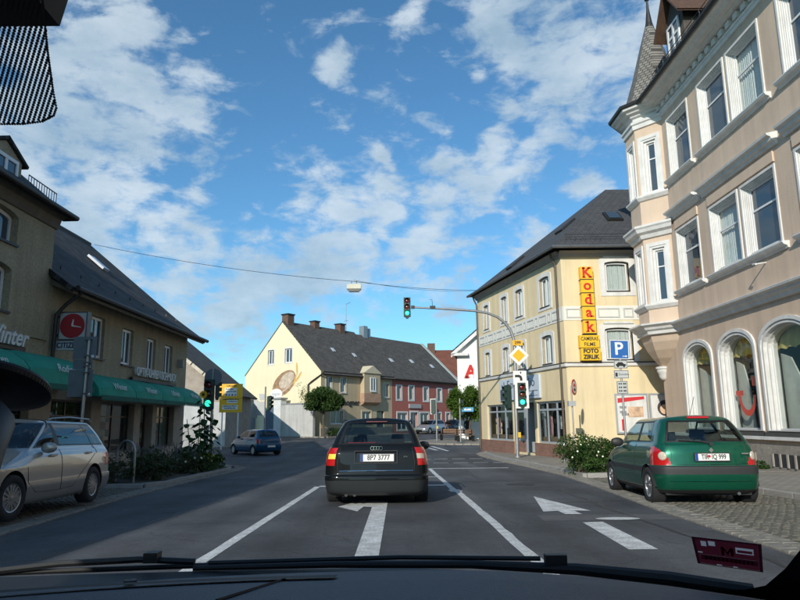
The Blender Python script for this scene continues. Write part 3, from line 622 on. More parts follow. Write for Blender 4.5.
# spire
SC=(.5,.45); sp=MB(); n=8; M_SPIRE=brickmat('spire_slates',(.25,.235,.21),(.17,.16,.145),(.06,.055,.05),1,w=.16,h=.13,bump=.9,msize=.014,var=.3,axis=('X','Z','Y'))
R0=[(1.50,13.55),(1.22,14.1),(.86,15.2),(.47,16.6),(.13,17.75)]
rings=[[(SC[0]+r*math.cos(2*math.pi*(k+.5)/n),SC[1]+r*math.sin(2*math.pi*(k+.5)/n),z) for k in range(n)] for r,z in R0]
sp.ring(rings); SPO=sp.build('spire',M_SPIRE,HB)
MB().lathe([(.19,17.55),(.14,17.75),(.06,18.4),(.04,18.8),(.10,18.86),(.11,18.95),(.03,19.02),(.015,19.7),(0,19.75)],(SC[0],SC[1],0),12).build('finial',M_DARKM,SPO)
# ================================================================ yellow photo-shop house
M_YEL=mat('yellow_render',(.77,.635,.40),.9,streak=.17,var=.06,vscale=.8,fine=.04,fscale=50,bump=.15,bscale=80)
M_FRZ=mat('frieze_grey',(.50,.50,.47),.8,var=.06); M_FRB=mat('frieze_pale',(.74,.73,.67),.8,var=.05)
M_BRK=brickmat('clinker_brick',(.28,.11,.07),(.20,.08,.05),(.22,.19,.16),1,w=.24,h=.075,bump=.6,msize=.012,var=.2,axis=('X','Z','Y'))
M_ALU=mat('grey_shopframe',(.42,.46,.50),.4,.3,var=.06)
HY=thing('photo_shop_house','yellow house with dark hipped roof and a photo shop on the ground floor','house',(4.75,38.5,0),math.degrees(math.atan2(-10.5,2.45)))
SL=10.78                                   # length of the street side; x runs from the far corner to the near corner
s_=lambda t:SL-t
# queries gave distances measured from the near corner
uw2=[(s_(9.72),s_(8.95)),(s_(7.05),s_(6.25)),(s_(5.1),s_(4.2)),(s_(2.25),s_(1.2))]
ops=[]
for a,b in uw2: ops.append((a,b,6.24,7.66,.10))
for a,b in uw2: ops.append((a,b,3.60,4.92,.10))
shop=[(s_(9.75),s_(6.10),.05,1.94),(s_(5.95),s_(3.45),-.45,1.94),(s_(3.25),s_(.35),.05,1.94)]
yw=wall(0,SL,-.7,8.45,ops+shop,.20); yw.build('wall',M_YEL,HY)
for i,o in enumerate(ops):
    q=(o[0]+.06,o[1]-.06,o[2]+.03,o[3]-.04,.07)
    f=window(HY,q,.10,.06,mull=(.5,),pane=G_CLEAR,room=True,curtain=.36 if i%3 else .5,seed=i)
    s=MB(); ringpath(s,inset(o,-.20,-.14),inset(o,0,.0),-.03,.14); s.build('surround',M_WHITE,f)
    MB().box(o[0]+.02,o[1]-.02,-.05,.12,o[2]-.02,o[2]+.03).build('sill',M_DARKM,f)
def frieze(parent,x0,x1,z0,z1,panels,name='frieze'):
    f=MB().box(x0,x1,-.025,0,z0,z1).build(name,M_FRB,parent)
    for a,b in panels:
        s=MB(); o=(a,b,z0+.10,z1-.10); ringpath(s,outline(*o),inset(o,.055),-.05,-.02); s.build('panel',M_FRZ,f)
    return f
pan=[]; x=.35; k=0
while x<SL-.5:
    w=.78 if k%2==0 else .30; pan.append((x,min(x+w,SL-.12))); x+=w+.13; k+=1
frieze(HY,.02,SL-.02,5.36,5.98,pan)
MB().prism([(0,3.34),(-.09,3.36),(-.11,3.46),(-.07,3.50),(0,3.50)],0,SL+.1,'x').build('belt_moulding',M_WHITE,HY)
MB().box(0,SL+.1,-.125,-.0,3.503,3.53).build('belt_flashing',M_DARKM,HY)
MB().prism([(0,8.18),(-.10,8.2),(-.16,8.32),(-.30,8.42),(0,8.45)],0,SL+.1,'x').build('eave_board',mat('grey_board',(.30,.29,.27),.7,var=.1),HY)
MB().box(0.05,shop[1][0]-.0,-.05,-.001,-.75,.05).build('brick_base',M_BRK,HY); MB().box(shop[1][1],SL+.03,-.05,-.001,-.75,.05).build('brick_base',M_BRK,HY)
M_PHOTO=mat('photo_print',(.42,.30,.24),.6,var=.8,vscale=4.5)
for i,o in enumerate(shop):
    if i==1:
        f=window(HY,(o[0],o[0]+1.15,o[2]+.55,o[3]),.10,.09,mull=(),trans=(.78,),frame=M_ALU,pane=G_SHOP,name='shop_window',room=True)
        MB().box(o[0],o[0]+1.15,.06,.2,o[2],o[2]+.55).build('apron',M_BRK,f)
        d=window(HY,(o[0]+1.30,o[1]-.05,o[2],o[3]),.55,.10,mull=(),trans=(.80,),frame=M_ALU,pane=G_SHOP,name='shop_door',room=True)
        MB().box(o[0]+1.22,o[0]+1.30,.08,.6,o[2],o[3]).build('door_reveal',M_ALU,d); MB().box(o[0]+1.3,o[1],.0,.6,o[3]-.02,o[3]).build('door_lintel',M_DARKM,d)
        MB().tube([(o[0]+1.45,.50,.4),(o[0]+1.45,.50,1.0)],.02,8).build('handle',M_DARKM,d)
    else:
        f=window(HY,o,.10,.085,mull=(.333,.667),trans=(.80,),frame=M_ALU,pane=G_SHOP,name='shop_window',room=True)
        for k,(u,v,w,h) in enumerate(((.16,.42,.5,.95),(.5,.5,.34,.6),(.84,.38,.42,.8))):
            x=o[0]+(o[1]-o[0])*u; z=o[2]+(o[3]-o[2])*v
            MB().box(x-w/2,x+w/2,.45,.48,z-h/2,z+h/2).build('display_poster',mat('print_%d'%(k%3),((.55,.30,.28),(.70,.70,.68),(.30,.34,.42))[k%3],.6,var=.7,vscale=3.5),f)
        MB().box(o[0],o[1],.3,.95,o[2]+.02,o[2]+.28).build('display_shelf',mat('shelf_wood',(.25,.17,.11),.7,var=.2),f)
# sign board over the shop with skyline and lettering
sb=MB().box(s_(7.45),s_(2.55),-.12,-.01,2.12,3.22).build('sign_board',mat('sign_pale_blue',(.55,.62,.70),.5,var=.06),HY)
bx0=s_(7.45); bd=MB()
for k,(u,w,h) in enumerate(((.12,.20,.55),(.34,.10,.80),(.46,.14,.45),(.62,.08,.95),(.74,.22,.5),(1.0,.09,.72),(1.12,.3,.38),(1.45,.12,.6))): bd.box(bx0+u,bx0+u+w,-.128,-.121,2.14,2.14+h)
bd.build('skyline_print',mat('sign_dark',(.06,.07,.09),.5,var=.05),sb)
text('lettering','Fotostudio',.62,MATS['sign_dark'],sb,(s_(4.7),-.123,2.88),ext=.003,sx=1.25)
lines=MB(); lines.box(s_(5.2),s_(2.7),-.127,-.121,2.46,2.49); lines.box(s_(4.7),s_(2.7),-.127,-.121,2.24,2.26); lines.build('sign_rule',MATS['sign_dark'],sb)
# front side (towards the camera); its own local origin at the near corner
FR=lambda mb:mb
Mf=Matrix.Translation(Vector((SL,0,0)))@Matrix.Rotation(-math.atan2(-10.5,2.45),4,'Z')     # front wall runs along world X
def fpart(mb,name,m,parent=HY,**k):
    o=mb.build(name,m,parent,**k); o.matrix_local=(Mf if parent is HY else Matrix.Identity(4)); return o
fops=[(1.93,3.0,6.62,7.98,.09),(1.75,2.95,3.62,5.02,.09),(5.2,6.3,6.62,7.98,.09)]
fpart(wall(0,9.5,-.7,8.45,fops,.2),'wall',M_YEL)
for o in fops:
    f=window(HY,(o[0]+.06,o[1]-.06,o[2]+.03,o[3]-.04,.06),.12,.06,mull=(),pane=G_CLEAR,curtain=.5,room=True); f.matrix_local=Mf
    s=MB(); ringpath(s,inset(o,-.24,-.20),inset(o,0,0),-.03,.14); s.build('surround',M_WHITE,f)
    MB().prism([(-.08,o[3]+.16),(.0,o[3]+.16),(.0,o[3]+.27),(-.10,o[3]+.26)],o[0]-.05,o[1]+.05,'x').build('hood',M_WHITE,f)
    MB().box(o[0]+.02,o[1]-.02,-.05,.12,o[2]-.02,o[2]+.03).build('sill',M_DARKM,f)
ff=frieze(HY,.02,9.5,5.36,5.98,[(.12,.75),(1.5,2.45),(2.62,3.05),(3.2,4.2)]); ff.matrix_local=Mf
fpart(MB().prism([(0,3.34),(-.09,3.36),(-.11,3.46),(-.07,3.50),(0,3.50)],-.1,9.5,'x'),'belt_moulding',M_WHITE); fpart(MB().box(-.1,9.5,-.125,0,3.503,3.53),'belt_flashing',M_DARKM)
fpart(MB().prism([(0,8.18),(-.10,8.2),(-.16,8.32),(-.30,8.42),(0,8.45)],-.1,9.5,'x'),'eave_board',MATS['grey_board'])
fpart(MB().box(-.02,9.5,-.045,-.001,-.75,-.1),'rendered_base',mat('stained_base',(.45,.34,.20),.95,var=.35,vscale=3,bump=.3))
# hipped roof in local coordinates (converted from world points)
Mw=HY.matrix_basis.inverted() if False else (Matrix.Translation((4.75,38.5,0))@Matrix.Rotation(math.atan2(-10.5,2.45),4,'Z')).inverted()
def w2l(p): return tuple(Mw@Vector(p))
NC,FC=(6.78,27.35,8.52),(4.25,38.75,8.52); AP=(11.2,33.3,13.25)
roofobj('roof',[w2l(FC),w2l(NC),w2l(AP)],M_SLATE3,HY); roofobj('roof',[w2l(NC),w2l((17,27.35,8.52)),w2l((17,33.3,13.25)),w2l(AP)],M_SLATE3,HY)
roofobj('roof',[w2l((17,38.9,8.52)),w2l(FC),w2l(AP),w2l((17,33.3,13.25))],M_SLATE3,HY)
MB().add(MB().box(0,SL,1.3,6,-.7,8.4)).face([(0,0,-.7),(0,6,-.7),(0,6,8.45),(0,0,8.45)]).build('core_wall',M_YEL,HY)
gy=MB(); gy.tube([w2l((4.2,38.8,8.50)),w2l((6.72,27.28,8.50)),w2l((17,27.28,8.50))],.075,8); gy.build('gutter',M_ZINC,HY)
for t in (.9,0): 
    p=MB(); x=SL-.35 if t==0 else .12; p.tube([(x,-.32,8.45),(x,-.25,8.2),(x,-.1,7.9),(x,-.1,-.5)],.05,8); p.build('downpipe',mat('brown_pipe',(.10,.08,.06),.5,.3,var=.1),HY)
sk=MB()
def on_roof(u,v):   # point on the side slope, u along eave, v up
    a=Vector(w2l(FC)); b=Vector(w2l(NC)); c=Vector(w2l(AP)); return a+(b-a)*u+(c-(a+b)/2)*v
for u,v in ((.68,.42),(.42,.18)):
    c=on_roof(u,v); n_=(Vector(w2l(NC))-Vector(w2l(FC))).cross(Vector(w2l(AP))-Vector(w2l(FC))).normalized(); n_=n_ if n_.z>0 else -n_
    ex=(Vector(w2l(NC))-Vector(w2l(FC))).normalized(); M3=Matrix((ex,n_.cross(ex),n_)).transposed()
    MB().obox(c+n_*.05,(.75,1.0,.12),M3).build('roof_window',M_DARKM,HY)
fc=Vector((10.35,30.0,8.52+2.65*4.73/5.95+.04)); M3=(Mw.to_3x3()@Matrix.Rotation(math.atan2(4.73,5.95),3,'X'))
rwp=MB().obox(Vector(w2l(fc)),(.75,.95,.16),M3).build('roof_window',M_DARKM,HY)
MB().obox(Vector(w2l(fc+Vector((0,-.075,.085)))),(.55,.75,.02),M3).build('pane',G_PANE,rwp)
sgd=MB()
for z in (.1,.22): sgd.tube([w2l((7.4,27.75,8.95+z)),w2l((14,27.75,8.95+z))],.012,5)
for k in range(30): sgd.tube([w2l((7.4+k*.22,27.75,8.88)),w2l((7.4+k*.22,27.75,9.2))],.009,4)
sgd.build('snow_guard',M_DARKM,HY)
# wall signs: letter tiles and boards (their own things)
M_KY=mat('sign_yellow',(.85,.50,.02),.45,var=.05,vscale=6); M_KR=mat('letter_red',(.62,.03,.02),.4,var=.03); M_BLK=mat('letter_black',(.02,.02,.02),.5,var=0)
KD=thing('letter_sign','vertical yellow box sign spelling Kodak in red letters','sign',(7.95,27.78,0),0)
for k,ch in enumerate('Kodak'):
    z=7.40-k*.595; dx=.0
    b=MB().box(-.0,.54,-.12,.16,z-.275,z+.275).build('letter_tile',M_KY,KD); text('letter',ch,.62,M_KR,b,(.27,-.122,z-.0 if ch in 'Kdk' else z+.03),bold=.018,ext=.006)
    for dx,dz in {'K':((-.12,.2),(-.12,-.2),(.13,.2),(.15,-.2)),'d':((.05,.2),(.14,-.19)),'a':((.14,-.14),),'k':((-.13,.2),(-.10,-.2),(.13,-.2))}.get(ch,()): MB().box(.27+dx-.075,.27+dx+.075,-.128,-.12,z+dz-.026,z+dz+.026).build('serif',M_KR,b)
    MB().box(-.02,.56,-.10,.16,z-.32,z-.285).build('tile_edge',M_DARKM,KD)
MB().box(.2,.34,.16,.22,4.7,7.4).build('bracket',M_DARKM,KD)
KC=thing('board_sign','yellow board sign reading CAMERAS FILME under the Kodak letters','sign',(7.75,27.78,0),0)
MB().box(0,.84,-.12,.16,4.13,4.66).build('board',M_KY,KC); text('lettering','CAMERAS',.22,M_BLK,KC,(.42,-.123,4.50),sx=.78,bold=.003); text('lettering','FILME',.22,M_BLK,KC,(.42,-.123,4.26),sx=.9,bold=.003); MB().box(.3,.4,.16,.22,4.2,4.6).build('bracket',M_DARKM,KC)
KF=thing('board_sign','yellow board sign reading FOTO ZIRLIK, lowest on the wall','sign',(7.78,27.78,0),0)
MB().box(0,.84,-.12,.16,3.58,4.10).build('board',M_KY,KF); text('lettering','FOTO',.25,M_BLK,KF,(.42,-.123,3.97),bold=.012,sx=.95); text('lettering','ZIRLIK',.25,M_BLK,KF,(.42,-.123,3.72),bold=.012,sx=.9); MB().box(.3,.4,.16,.22,3.65,4.0).build('bracket',M_DARKM,KF)
# advertising posters on the yellow front wall
def poster(x0,x1,z0,z1,label,col,seed):
    t=thing('advert_poster',label,'poster',(x0,27.93,0),0,None); w=x1-x0
    MB().box(0,w,-.03,.06,z0,z1).build('board',M_WHITE,t); s=MB(); ringpath(s,outline(-.05,w+.05,z0-.05,z1+.05),outline(.02,w-.02,z0+.02,z1-.02),-.05,-.0); s.build('frame',M_ALU,t)
    return t,w
t,w=poster(9.2,10.5,.55,2.12,'large poster with a red headline strip and a baby picture on yellow wall','poster',1)
MB().prism([(.06,1.78),(w-.1,1.93),(w-.1,2.05),(.06,1.98)],-.036,-.031,'y').build('headline_strip',mat('poster_red',(.62,.03,.04),.5,var=.05),t)
MB().box(.48,w-.18,-.036,-.031,1.18,1.62).build('photo_print',mat('poster_skin',(.62,.42,.28),.6,var=.5,vscale=4),t)
for k,(x,z) in enumerate(((.12,1.35),(.12,1.55),(.20,1.25))): MB().box(x,x+.3,-.036,-.031,z,z+.1).build('photo_print',mat('poster_grey',(.3,.3,.32),.6,var=.5,vscale=6),t)
MB().box(.18,.32,-.036,-.031,.62,1.1).build('price_block',MATS['poster_red'],t)
t,w=poster(10.65,11.75,.55,2.12,'grey poster with a dark haired portrait in the shade beside the corner','poster',2)
MB().lathe([(0,0),(.34,0),(.34,.004),(0,.004)],(.62,-.034,1.55),20,'y').build('portrait_hair',mat('poster_dark',(.05,.045,.05),.6,var=.2),t); MB().lathe([(0,0),(.2,0),(.2,.004),(0,.004)],(.58,-.039,1.5),20,'y').build('portrait_face',MATS['poster_skin'],t)
# ================================================================ left side: watch shop houses
M_OLIVE=mat('olive_render',(.36,.31,.21),.95,streak=.22,var=.12,vscale=1.0,fine=.17,fscale=15,bump=1.0,bscale=14)
M_STONE=mat('shop_stone',(.36,.30,.24),.8,var=.15,vscale=4)
M_AWN=mat('awning_green',(.012,.29,.20),.75,var=.14,vscale=2,bump=.2,bscale=12)
M_LET=mat('letter_pale',(.66,.67,.64),.5,var=.06)
HA=thing('gabled_shop_house','tall olive brown house with roof dormer and railing at left edge','house',(-10,8.0,0),90)
ax=lambda Y:Y-8.0
opsA=[(ax(14.6),ax(16.5),5.75,6.62,.16),(ax(14.4),ax(16.42),3.98,5.2,.16),(ax(10.6),ax(12.2),5.75,6.62,.16),(ax(10.6),ax(12.4),3.98,5.2,.16)]
aw=wall(0,10.3,2.6,7.1,opsA,.28); aw.face([(10.3,0,-.7),(10.3,9,-.7),(10.3,9,7.1),(10.3,0,7.1)]); aw.face([(0,0,-.7),(0,9,-.7),(0,9,7.1),(0,0,7.1)]); aw.face([(0,9,-.7),(10.3,9,-.7),(10.3,9,7.1),(0,9,7.1)])
aw.build('wall',M_OLIVE,HA)
for i,o in enumerate(opsA):
    window(HA,(o[0]+.02,o[1]-.02,o[2]+.02,o[3]-.02,.15),.18,.09,mull=(.33,.66),sill=(.06,.08,.04),sillm=M_DARKM)
MB().prism([(0,6.72),(-.05,6.74),(-.10,6.86),(-.14,7.0),(-.30,7.06),(0,7.1)],0,10.35,'x').build('eave_moulding',mat('weathered_board',(.13,.115,.09),.8,var=.2),HA)
MB().prism([(0,3.44),(-.06,3.46),(-.06,3.54),(0,3.56)],0,10.3,'x').build('belt_moulding',M_OLIVE,HA)
roofobj('roof',[(-.3,-.45,7.08),(10.42,-.45,7.08),(8.0,4.4,11.4),(-.3,4.4,11.4)],M_SLATE,HA); roofobj('roof',[(10.42,-.45,7.08),(10.42,9.4,7.08),(8.0,4.4,11.4)],M_SLATE,HA); roofobj('roof',[(10.42,9.4,7.08),(-.3,9.4,7.08),(-.3,4.4,11.4),(8.0,4.4,11.4)],M_SLATE,HA)
ga=MB(); ga.tube([(-.3,-.52,7.10),(10.48,-.52,7.10),(10.48,-.1,7.10)],.075,10); ga.build('gutter',M_DARKM,HA,smooth=40)
dd=MB(); a,b=ax(15.50),ax(17.08); dd.box(a,b,.42,4,7.1,8.24); dd.prism([(a,8.24),(b,8.24),((a+b)/2,8.60)],.42,4,'y'); dd.build('dormer',M_OLIVE,HA)
window(HA,(ax(15.68),ax(16.76),7.30,8.16),.30,.10,mull=(.5,),trans=(.4,),name='dormer_window')
for s in (1,-1):
    m_=(a+b)/2; e=m_+s*((b-a)/2+.22); roofobj('dormer_roof',[(m_,.34,8.74),(m_,4.2,8.74),(e,4.2,8.24),(e,.34,8.24)],M_SLATE,HA,.09)
rl=MB(); y_=.55
for z in (.12,.52): rl.tube([(ax(16.75),y_-.55,7.28+z),(ax(18.2),y_-.55,7.26+z)],.016,6)
for k in range(12): x=ax(16.75)+1.45*k/11; rl.tube([(x,0,7.26),(x,0,7.80)],.011,5)
rl.build('roof_railing',M_DARKM,HA)
M_SHOPD=mat('shop_interior',(.06,.055,.05),.8,var=.7,vscale=2.5)
def shopfront(H,x0,x1,z0,z1,wins,dtop,door=None,seed=0):
    sw=wall(x0,x1,z0,z1,wins+([door] if door else []),.35); sw.build('shopfront',M_STONE,H)
    rnd=random.Random(seed)
    for o in wins:
        f=window(H,o,.22,.05,mull=(.5,) if o[1]-o[0]>1.6 else (),trans=(.72,),frame=mat('bronze_frame',(.05,.035,.025),.4,.4,var=.1),pane=G_SHOP,name='shop_window')
        r=MB(); r.face([(o[0]-.1,1.8,z0),(o[1]+.1,1.8,z0),(o[1]+.1,1.8,z1),(o[0]-.1,1.8,z1)]); r.face([(o[0]-.1,.3,o[2]),(o[1]+.1,.3,o[2]),(o[1]+.1,1.8,o[2]),(o[0]-.1,1.8,o[2])]); r.build('display_room',M_SHOPD,f)
        for k in range(7):
            x=rnd.uniform(o[0]+.15,o[1]-.35); z=o[2]+rnd.choice((.02,.40,.78)); w=rnd.uniform(.12,.4); h=rnd.uniform(.1,.3)
            MB().box(x,x+w,.55+rnd.random()*.5,.62+rnd.random()*.5+.5,z,z+h).build('display_item',mat('display_%d'%rnd.randint(0,3),((.6,.58,.52),(.35,.14,.10),(.5,.5,.5),(.42,.34,.22))[rnd.randint(0,3)],.5,var=.3,vscale=6),f)
    if door:
        d=window(H,door,.30,.09,mull=(),trans=(),frame=mat('brown_door',(.06,.03,.02),.5,var=.2),pane=G_SHOP,name='shop_door',room=True)
        MB().tube([(door[0]+.14,.24,.5),(door[0]+.14,.24,1.1)],.018,6).build('handle',M_ZINC,d)
shopfront(HA,0,10.3,-.7,2.6,[(ax(9),ax(12),-.0,1.95),(ax(13.0),ax(15.2),.0,1.95),(ax(15.8),ax(17.8),.0,1.95)],2,seed=3)
lb=MB().box(ax(14.4),ax(17.2),-.10,-.02,3.02,3.14).build('letter_rail',M_DARKM,HA)
text('lettering','Winter',.62,M_LET,lb,(ax(16.15),-.16,3.33),ext=.04,shear=.3,bold=.012)
HBx=thing('low_shop_house','low olive house with steep dark slate roof and watch shop','house',(-10,18.3,0),90)
bx_=lambda Y:Y-18.3
opsB=[(bx_(20.95),bx_(21.95),3.27,4.64),(bx_(23.4),bx_(24.36),3.24,4.56),(bx_(25.75),bx_(26.66),3.2,4.5),(bx_(27.7),bx_(28.65),3.18,4.45)]
bw=wall(0,12.3,2.35,5.3,opsB,.22); bw.face([(12.3,0,-.7),(12.3,10,-.7),(12.3,10,5.3),(12.3,5.2,9.6),(12.3,0,5.3)]); bw.face([(0,.1,-.7),(0,10,-.7),(0,10,5.3),(0,5.2,9.6),(0,.1,5.3)]); bw.build('wall',M_OLIVE,HBx)
for o in opsB:
    f=window(HBx,(o[0]+.015,o[1]-.015,o[2]+.015,o[3]-.015),.10,.09,mull=(.52,),sill=(.08,.07,.03),sillm=M_DARKM,pane=G_PANE)
shopfront(HBx,0,12.3,-.8,2.35,[(bx_(18.9),bx_(21.4),.15,1.85),(bx_(22.1),bx_(24.9),.15,1.85),(bx_(27.2),bx_(29.3),.15,1.85)],2,(bx_(25.5),bx_(26.75),-.5,1.85),seed=7)
# steep roof with a slight sprocket at the eave
roofobj('roof',[(-.15,-.75,4.98),(12.75,-.75,4.98),(12.75,.7,6.05),(-.15,.7,6.05)],M_SLATE,HBx,.14); roofobj('roof',[(-.15,.7,6.05),(12.75,.7,6.05),(12.75,5.2,9.85),(-.15,5.2,9.85)],M_SLATE,HBx,.14); roofobj('roof',[(12.75,10.7,5.1),(-.15,10.7,5.1),(-.15,5.2,9.85),(12.75,5.2,9.85)],M_SLATE,HBx,.14)
gg=MB(); gg.tube([(.0,-.80,4.98),(12.8,-.80,4.98)],.08,8); gg.tube([(.35,-.78,4.95),(.3,-.35,4.55),(.25,-.12,4.25),(.25,-.10,2.4)],.06,8); gg.build('gutter',M_DARKM,HBx,smooth=40)
MB().prism([(-.70,4.90),(0,5.25),(0,5.1),(-.66,4.82)],0,12.6,'x').build('soffit',MATS['weathered_board'],HBx)
p0=Vector((8.3,2.65,7.70)); MB().obox(p0+Vector((0,-.06,.08)),(.55,.9,.10),Matrix.Rotation(math.atan2(3.8,4.5),3,'X')).build('roof_window',mat('skylight',(.62,.66,.70),.15,.2,var=.05),HBx)
for k in range(9): MB().obox((1.0+k*1.3,.28,5.82),(.02,.04,.10)).build('snow_hook',M_DARKM,HBx)
# overhanging ridge capping
MB().tube([(-.15,5.2,9.86),(12.75,5.2,9.86)],.09,8).build('ridge',M_DARKM,HBx)
lr=MB().box(bx_(24.15),bx_(28.85),-.16,-.04,2.72,2.83).build('letter_rail',M_DARKM,HBx)
text('lettering','OPTIK-UHREN-SCHMUCK',.47,M_LET,lr,(bx_(26.5),-.18,3.04),ext=.05,bold=.006,sx=.80)
MB().box(bx_(29.35),bx_(29.6),-.25,0,3.6,3.95).build('alarm_box',mat('alarm_grey',(.3,.3,.28),.6,var=.1),HBx)
# awnings: each a thing of its own
def awning(Y0,Y1,xw,zt,zb,out,word,label,ts=.30,H=None):
    t=thing('awning',label,'awning',(xw,Y0,0),90,'green awnings over the shop windows'); w=Y1-Y0; n=12; c=MB(); rows=[]
    prof=[(0,zt),(-.25*out,zt-.02),(-.55*out,zt-.12),(-.80*out,zt-.28),(-.95*out,zt-.46),(-out,zb+.16)]
    m=14
    for k in range(m+1):
        u=k/m; e=abs(2*u-1)**6; row=[(u*w*1.0,p[0]*(1-.06*e),p[1]-.05*e-.012*math.sin(u*math.pi*6)**2*(i>0)) for i,p in enumerate(prof)]; rows.append(row)
    for a,b in zip(rows,rows[1:]):
        for i in range(len(prof)-1): c.face([a[i],b[i],b[i+1],a[i+1]])
    for r in (rows[0],rows[-1]): c.face([(r[0][0],0,zb+.16)]+[p for p in r])
    c.build('cover',M_AWN,t,smooth=30)
    v=MB(); N2=int(w/.11)
    for k in range(N2):
        a,b=w*k/N2,w*(k+1)/N2; mzz=(a+b)/2; y=-out-.006
        v.face([(a,y,zb+.16),(b,y,zb+.16),(b,y,zb+.05),(mzz+.03,y,zb-.0),(mzz-.03,y,zb-.0),(a,y,zb+.05)])
    v.build('valance',mat('awning_valance',(.010,.12,.085),.8,var=.15),t)
    # curly word on the slope
    text('lettering',word,ts,M_LET,t,(w*.5,-.93*out-.03,zt-.42),rot=(R(62),0,0),shear=.25,ext=.003)
    fr=MB(); 
    for x in (.08,w-.08): fr.tube([(x,-.02,zb+.12),(x,-out+.03,zb+.12)],.014,5)
    fr.build('support',M_DARKM,t)
awning(13.2,16.0,-10.02,3.02,2.02,1.05,'Uhren','green awning at the left edge above the dark mount, first of the row')
awning(16.05,19.3,-10.02,3.02,2.02,1.05,'Rodier','green awning lettered Rodier below the house with the dormer',.34)
ws=[(19.9,22.7,'Winter'),(22.75,25.3,'Winter'),(25.35,27.8,'Uhren'),(27.85,30.4,'Winter')]
lb_=['green awning behind the grey backs of the traffic signs','green awning lettered Winter, below the first dash of the shop lettering','green awning below the end of the shop lettering','last green awning of the row, nearest the sunflower']
for (a,b,w_),l_ in zip(ws,lb_): awning(a,b,-10.02,2.72,1.84,1.0,w_,l_,.34)
# clock sign
CK=thing('clock_sign','square illuminated box with red round clock face hanging from the shop wall','clock sign',(-9.95,18.75,0),0)
MB().box(.05,.88,0,.22,3.52,4.36).build('case',mat('clock_case',(.10,.11,.12),.5,var=.1),CK); MB().box(.09,.84,-.02,-.001,3.56,4.32).build('face_plate',mat('clock_plate',(.50,.52,.52),.4,var=.05),CK)
MB().lathe([(0,-.035),(.355,-.035),(.36,-.03),(.36,-.021)],(.465,0,3.94),36,'y').build('red_dial',mat('clock_red',(.40,.025,.035),.4,var=.06),CK)
hd=MB(); Mx=lambda a,l,w:[(.465+l*math.sin(a)*q+w*math.cos(a)*s,3.94+l*math.cos(a)*q-w*math.sin(a)*s) for q,s in ((0,-1),(1,-.5),(1,.5),(0,1))]
hd.prism(Mx(R(8),.19,.028),-.05,-.037,'y'); hd.prism(Mx(R(100),.27,.022),-.06,-.051,'y'); hd.build('hands',M_WHITE,CK)
MB().box(-.06,.05,.08,.14,4.2,4.26).build('bracket',M_DARKM,CK); MB().box(-.06,.05,.08,.14,3.65,3.71).build('bracket',M_DARKM,CK)
CZ=thing('brand_box_sign','small white box sign with dark letters under the red clock','sign',(-9.95,18.75,0),0)
MB().box(-.02,.78,0,.2,3.24,3.5).build('case',mat('box_white',(.52,.56,.58),.5,var=.05),CZ); text('lettering','CITIZEN',.22,mat('letter_navy',(.02,.03,.07),.5,var=0),CZ,(.38,-.003,3.37),bold=.006,sx=.82); MB().box(-.05,-.02,.08,.14,3.34,3.40).build('bracket',M_DARKM,CZ)
# ================================================================ house C behind, with boarded white gable foot
HC=thing('barn_house','old house with grey slate roof behind the green traffic light','house',(-28,46,0),0)
gx=lambda X:X+28
zc=lambda X:5.7-.8*(X+15.0)
gw=MB().face([(gx(-28),0,-.6),(gx(-12.2),0,-.6),(gx(-12.2),0,zc(-12.2)),(gx(-20),0,9.7),(gx(-28),0,3.3)]); gw.face([(gx(-12.2),0,-.6),(gx(-12.2),8,-.6),(gx(-12.2),8,zc(-12.2)),(gx(-12.2),0,zc(-12.2))])
gw.build('gable_wall',mat('gable_tiles',(.36,.31,.26),.9,var=.2,vscale=2,bump=.4,bscale=14),HC)
MB().box(gx(-27.9),gx(-12.1),-.08,-.001,-.6,2.55).build('lower_wall',mat('whitewash',(.50,.51,.51),.9,streak=.25,var=.12,vscale=1.5),HC)
roofobj('roof',[(gx(-11.7),-.4,zc(-11.7)),(gx(-11.7),8.3,zc(-11.7)),(gx(-20),8.3,9.75),(gx(-20),-.4,9.75)],M_SLATE2,HC); roofobj('roof',[(gx(-28.4),8.3,3.0),(gx(-28.4),-.4,3.0),(gx(-20),-.4,9.75),(gx(-20),8.3,9.75)],M_SLATE2,HC)
vb=MB()
for k in range(7):
    X0=-17.5+k*.85; M3=Matrix.Rotation(math.atan(.8),3,'Y'); vb.obox((gx(X0),-.44,zc(X0)-.12),(1.0,.05,.22),M3)
vb.build('verge_board',mat('pale_board',(.55,.50,.40),.8,var=.25,vscale=5),HC)
MB().cyl((gx(-18.6),3.5,8.4),.10,1.0).build('vent_pipe',M_ZINC,HC)
# ================================================================ cream bakery house and maroon house across the junction
M_CREAM=mat('cream_render',(.82,.73,.50),.9,streak=.08,var=.04,vscale=.6,fine=.03)
M_SAND=mat('sand_render',(.52,.42,.27),.9,streak=.15,var=.06,vscale=.6,fine=.05)
M_MAR=mat('maroon_render',(.42,.135,.105),.9,streak=.12,var=.07,vscale=.6,fine=.05)
HG=thing('bakery_house','cream gabled house with a painted loaf of bread on its gable','house',(-15.82,67.2,0),-36.4)
GW=10.6; gops=[(3.4+.0,4.25,6.85,8.26),(5.55,6.55,6.85,8.2)]
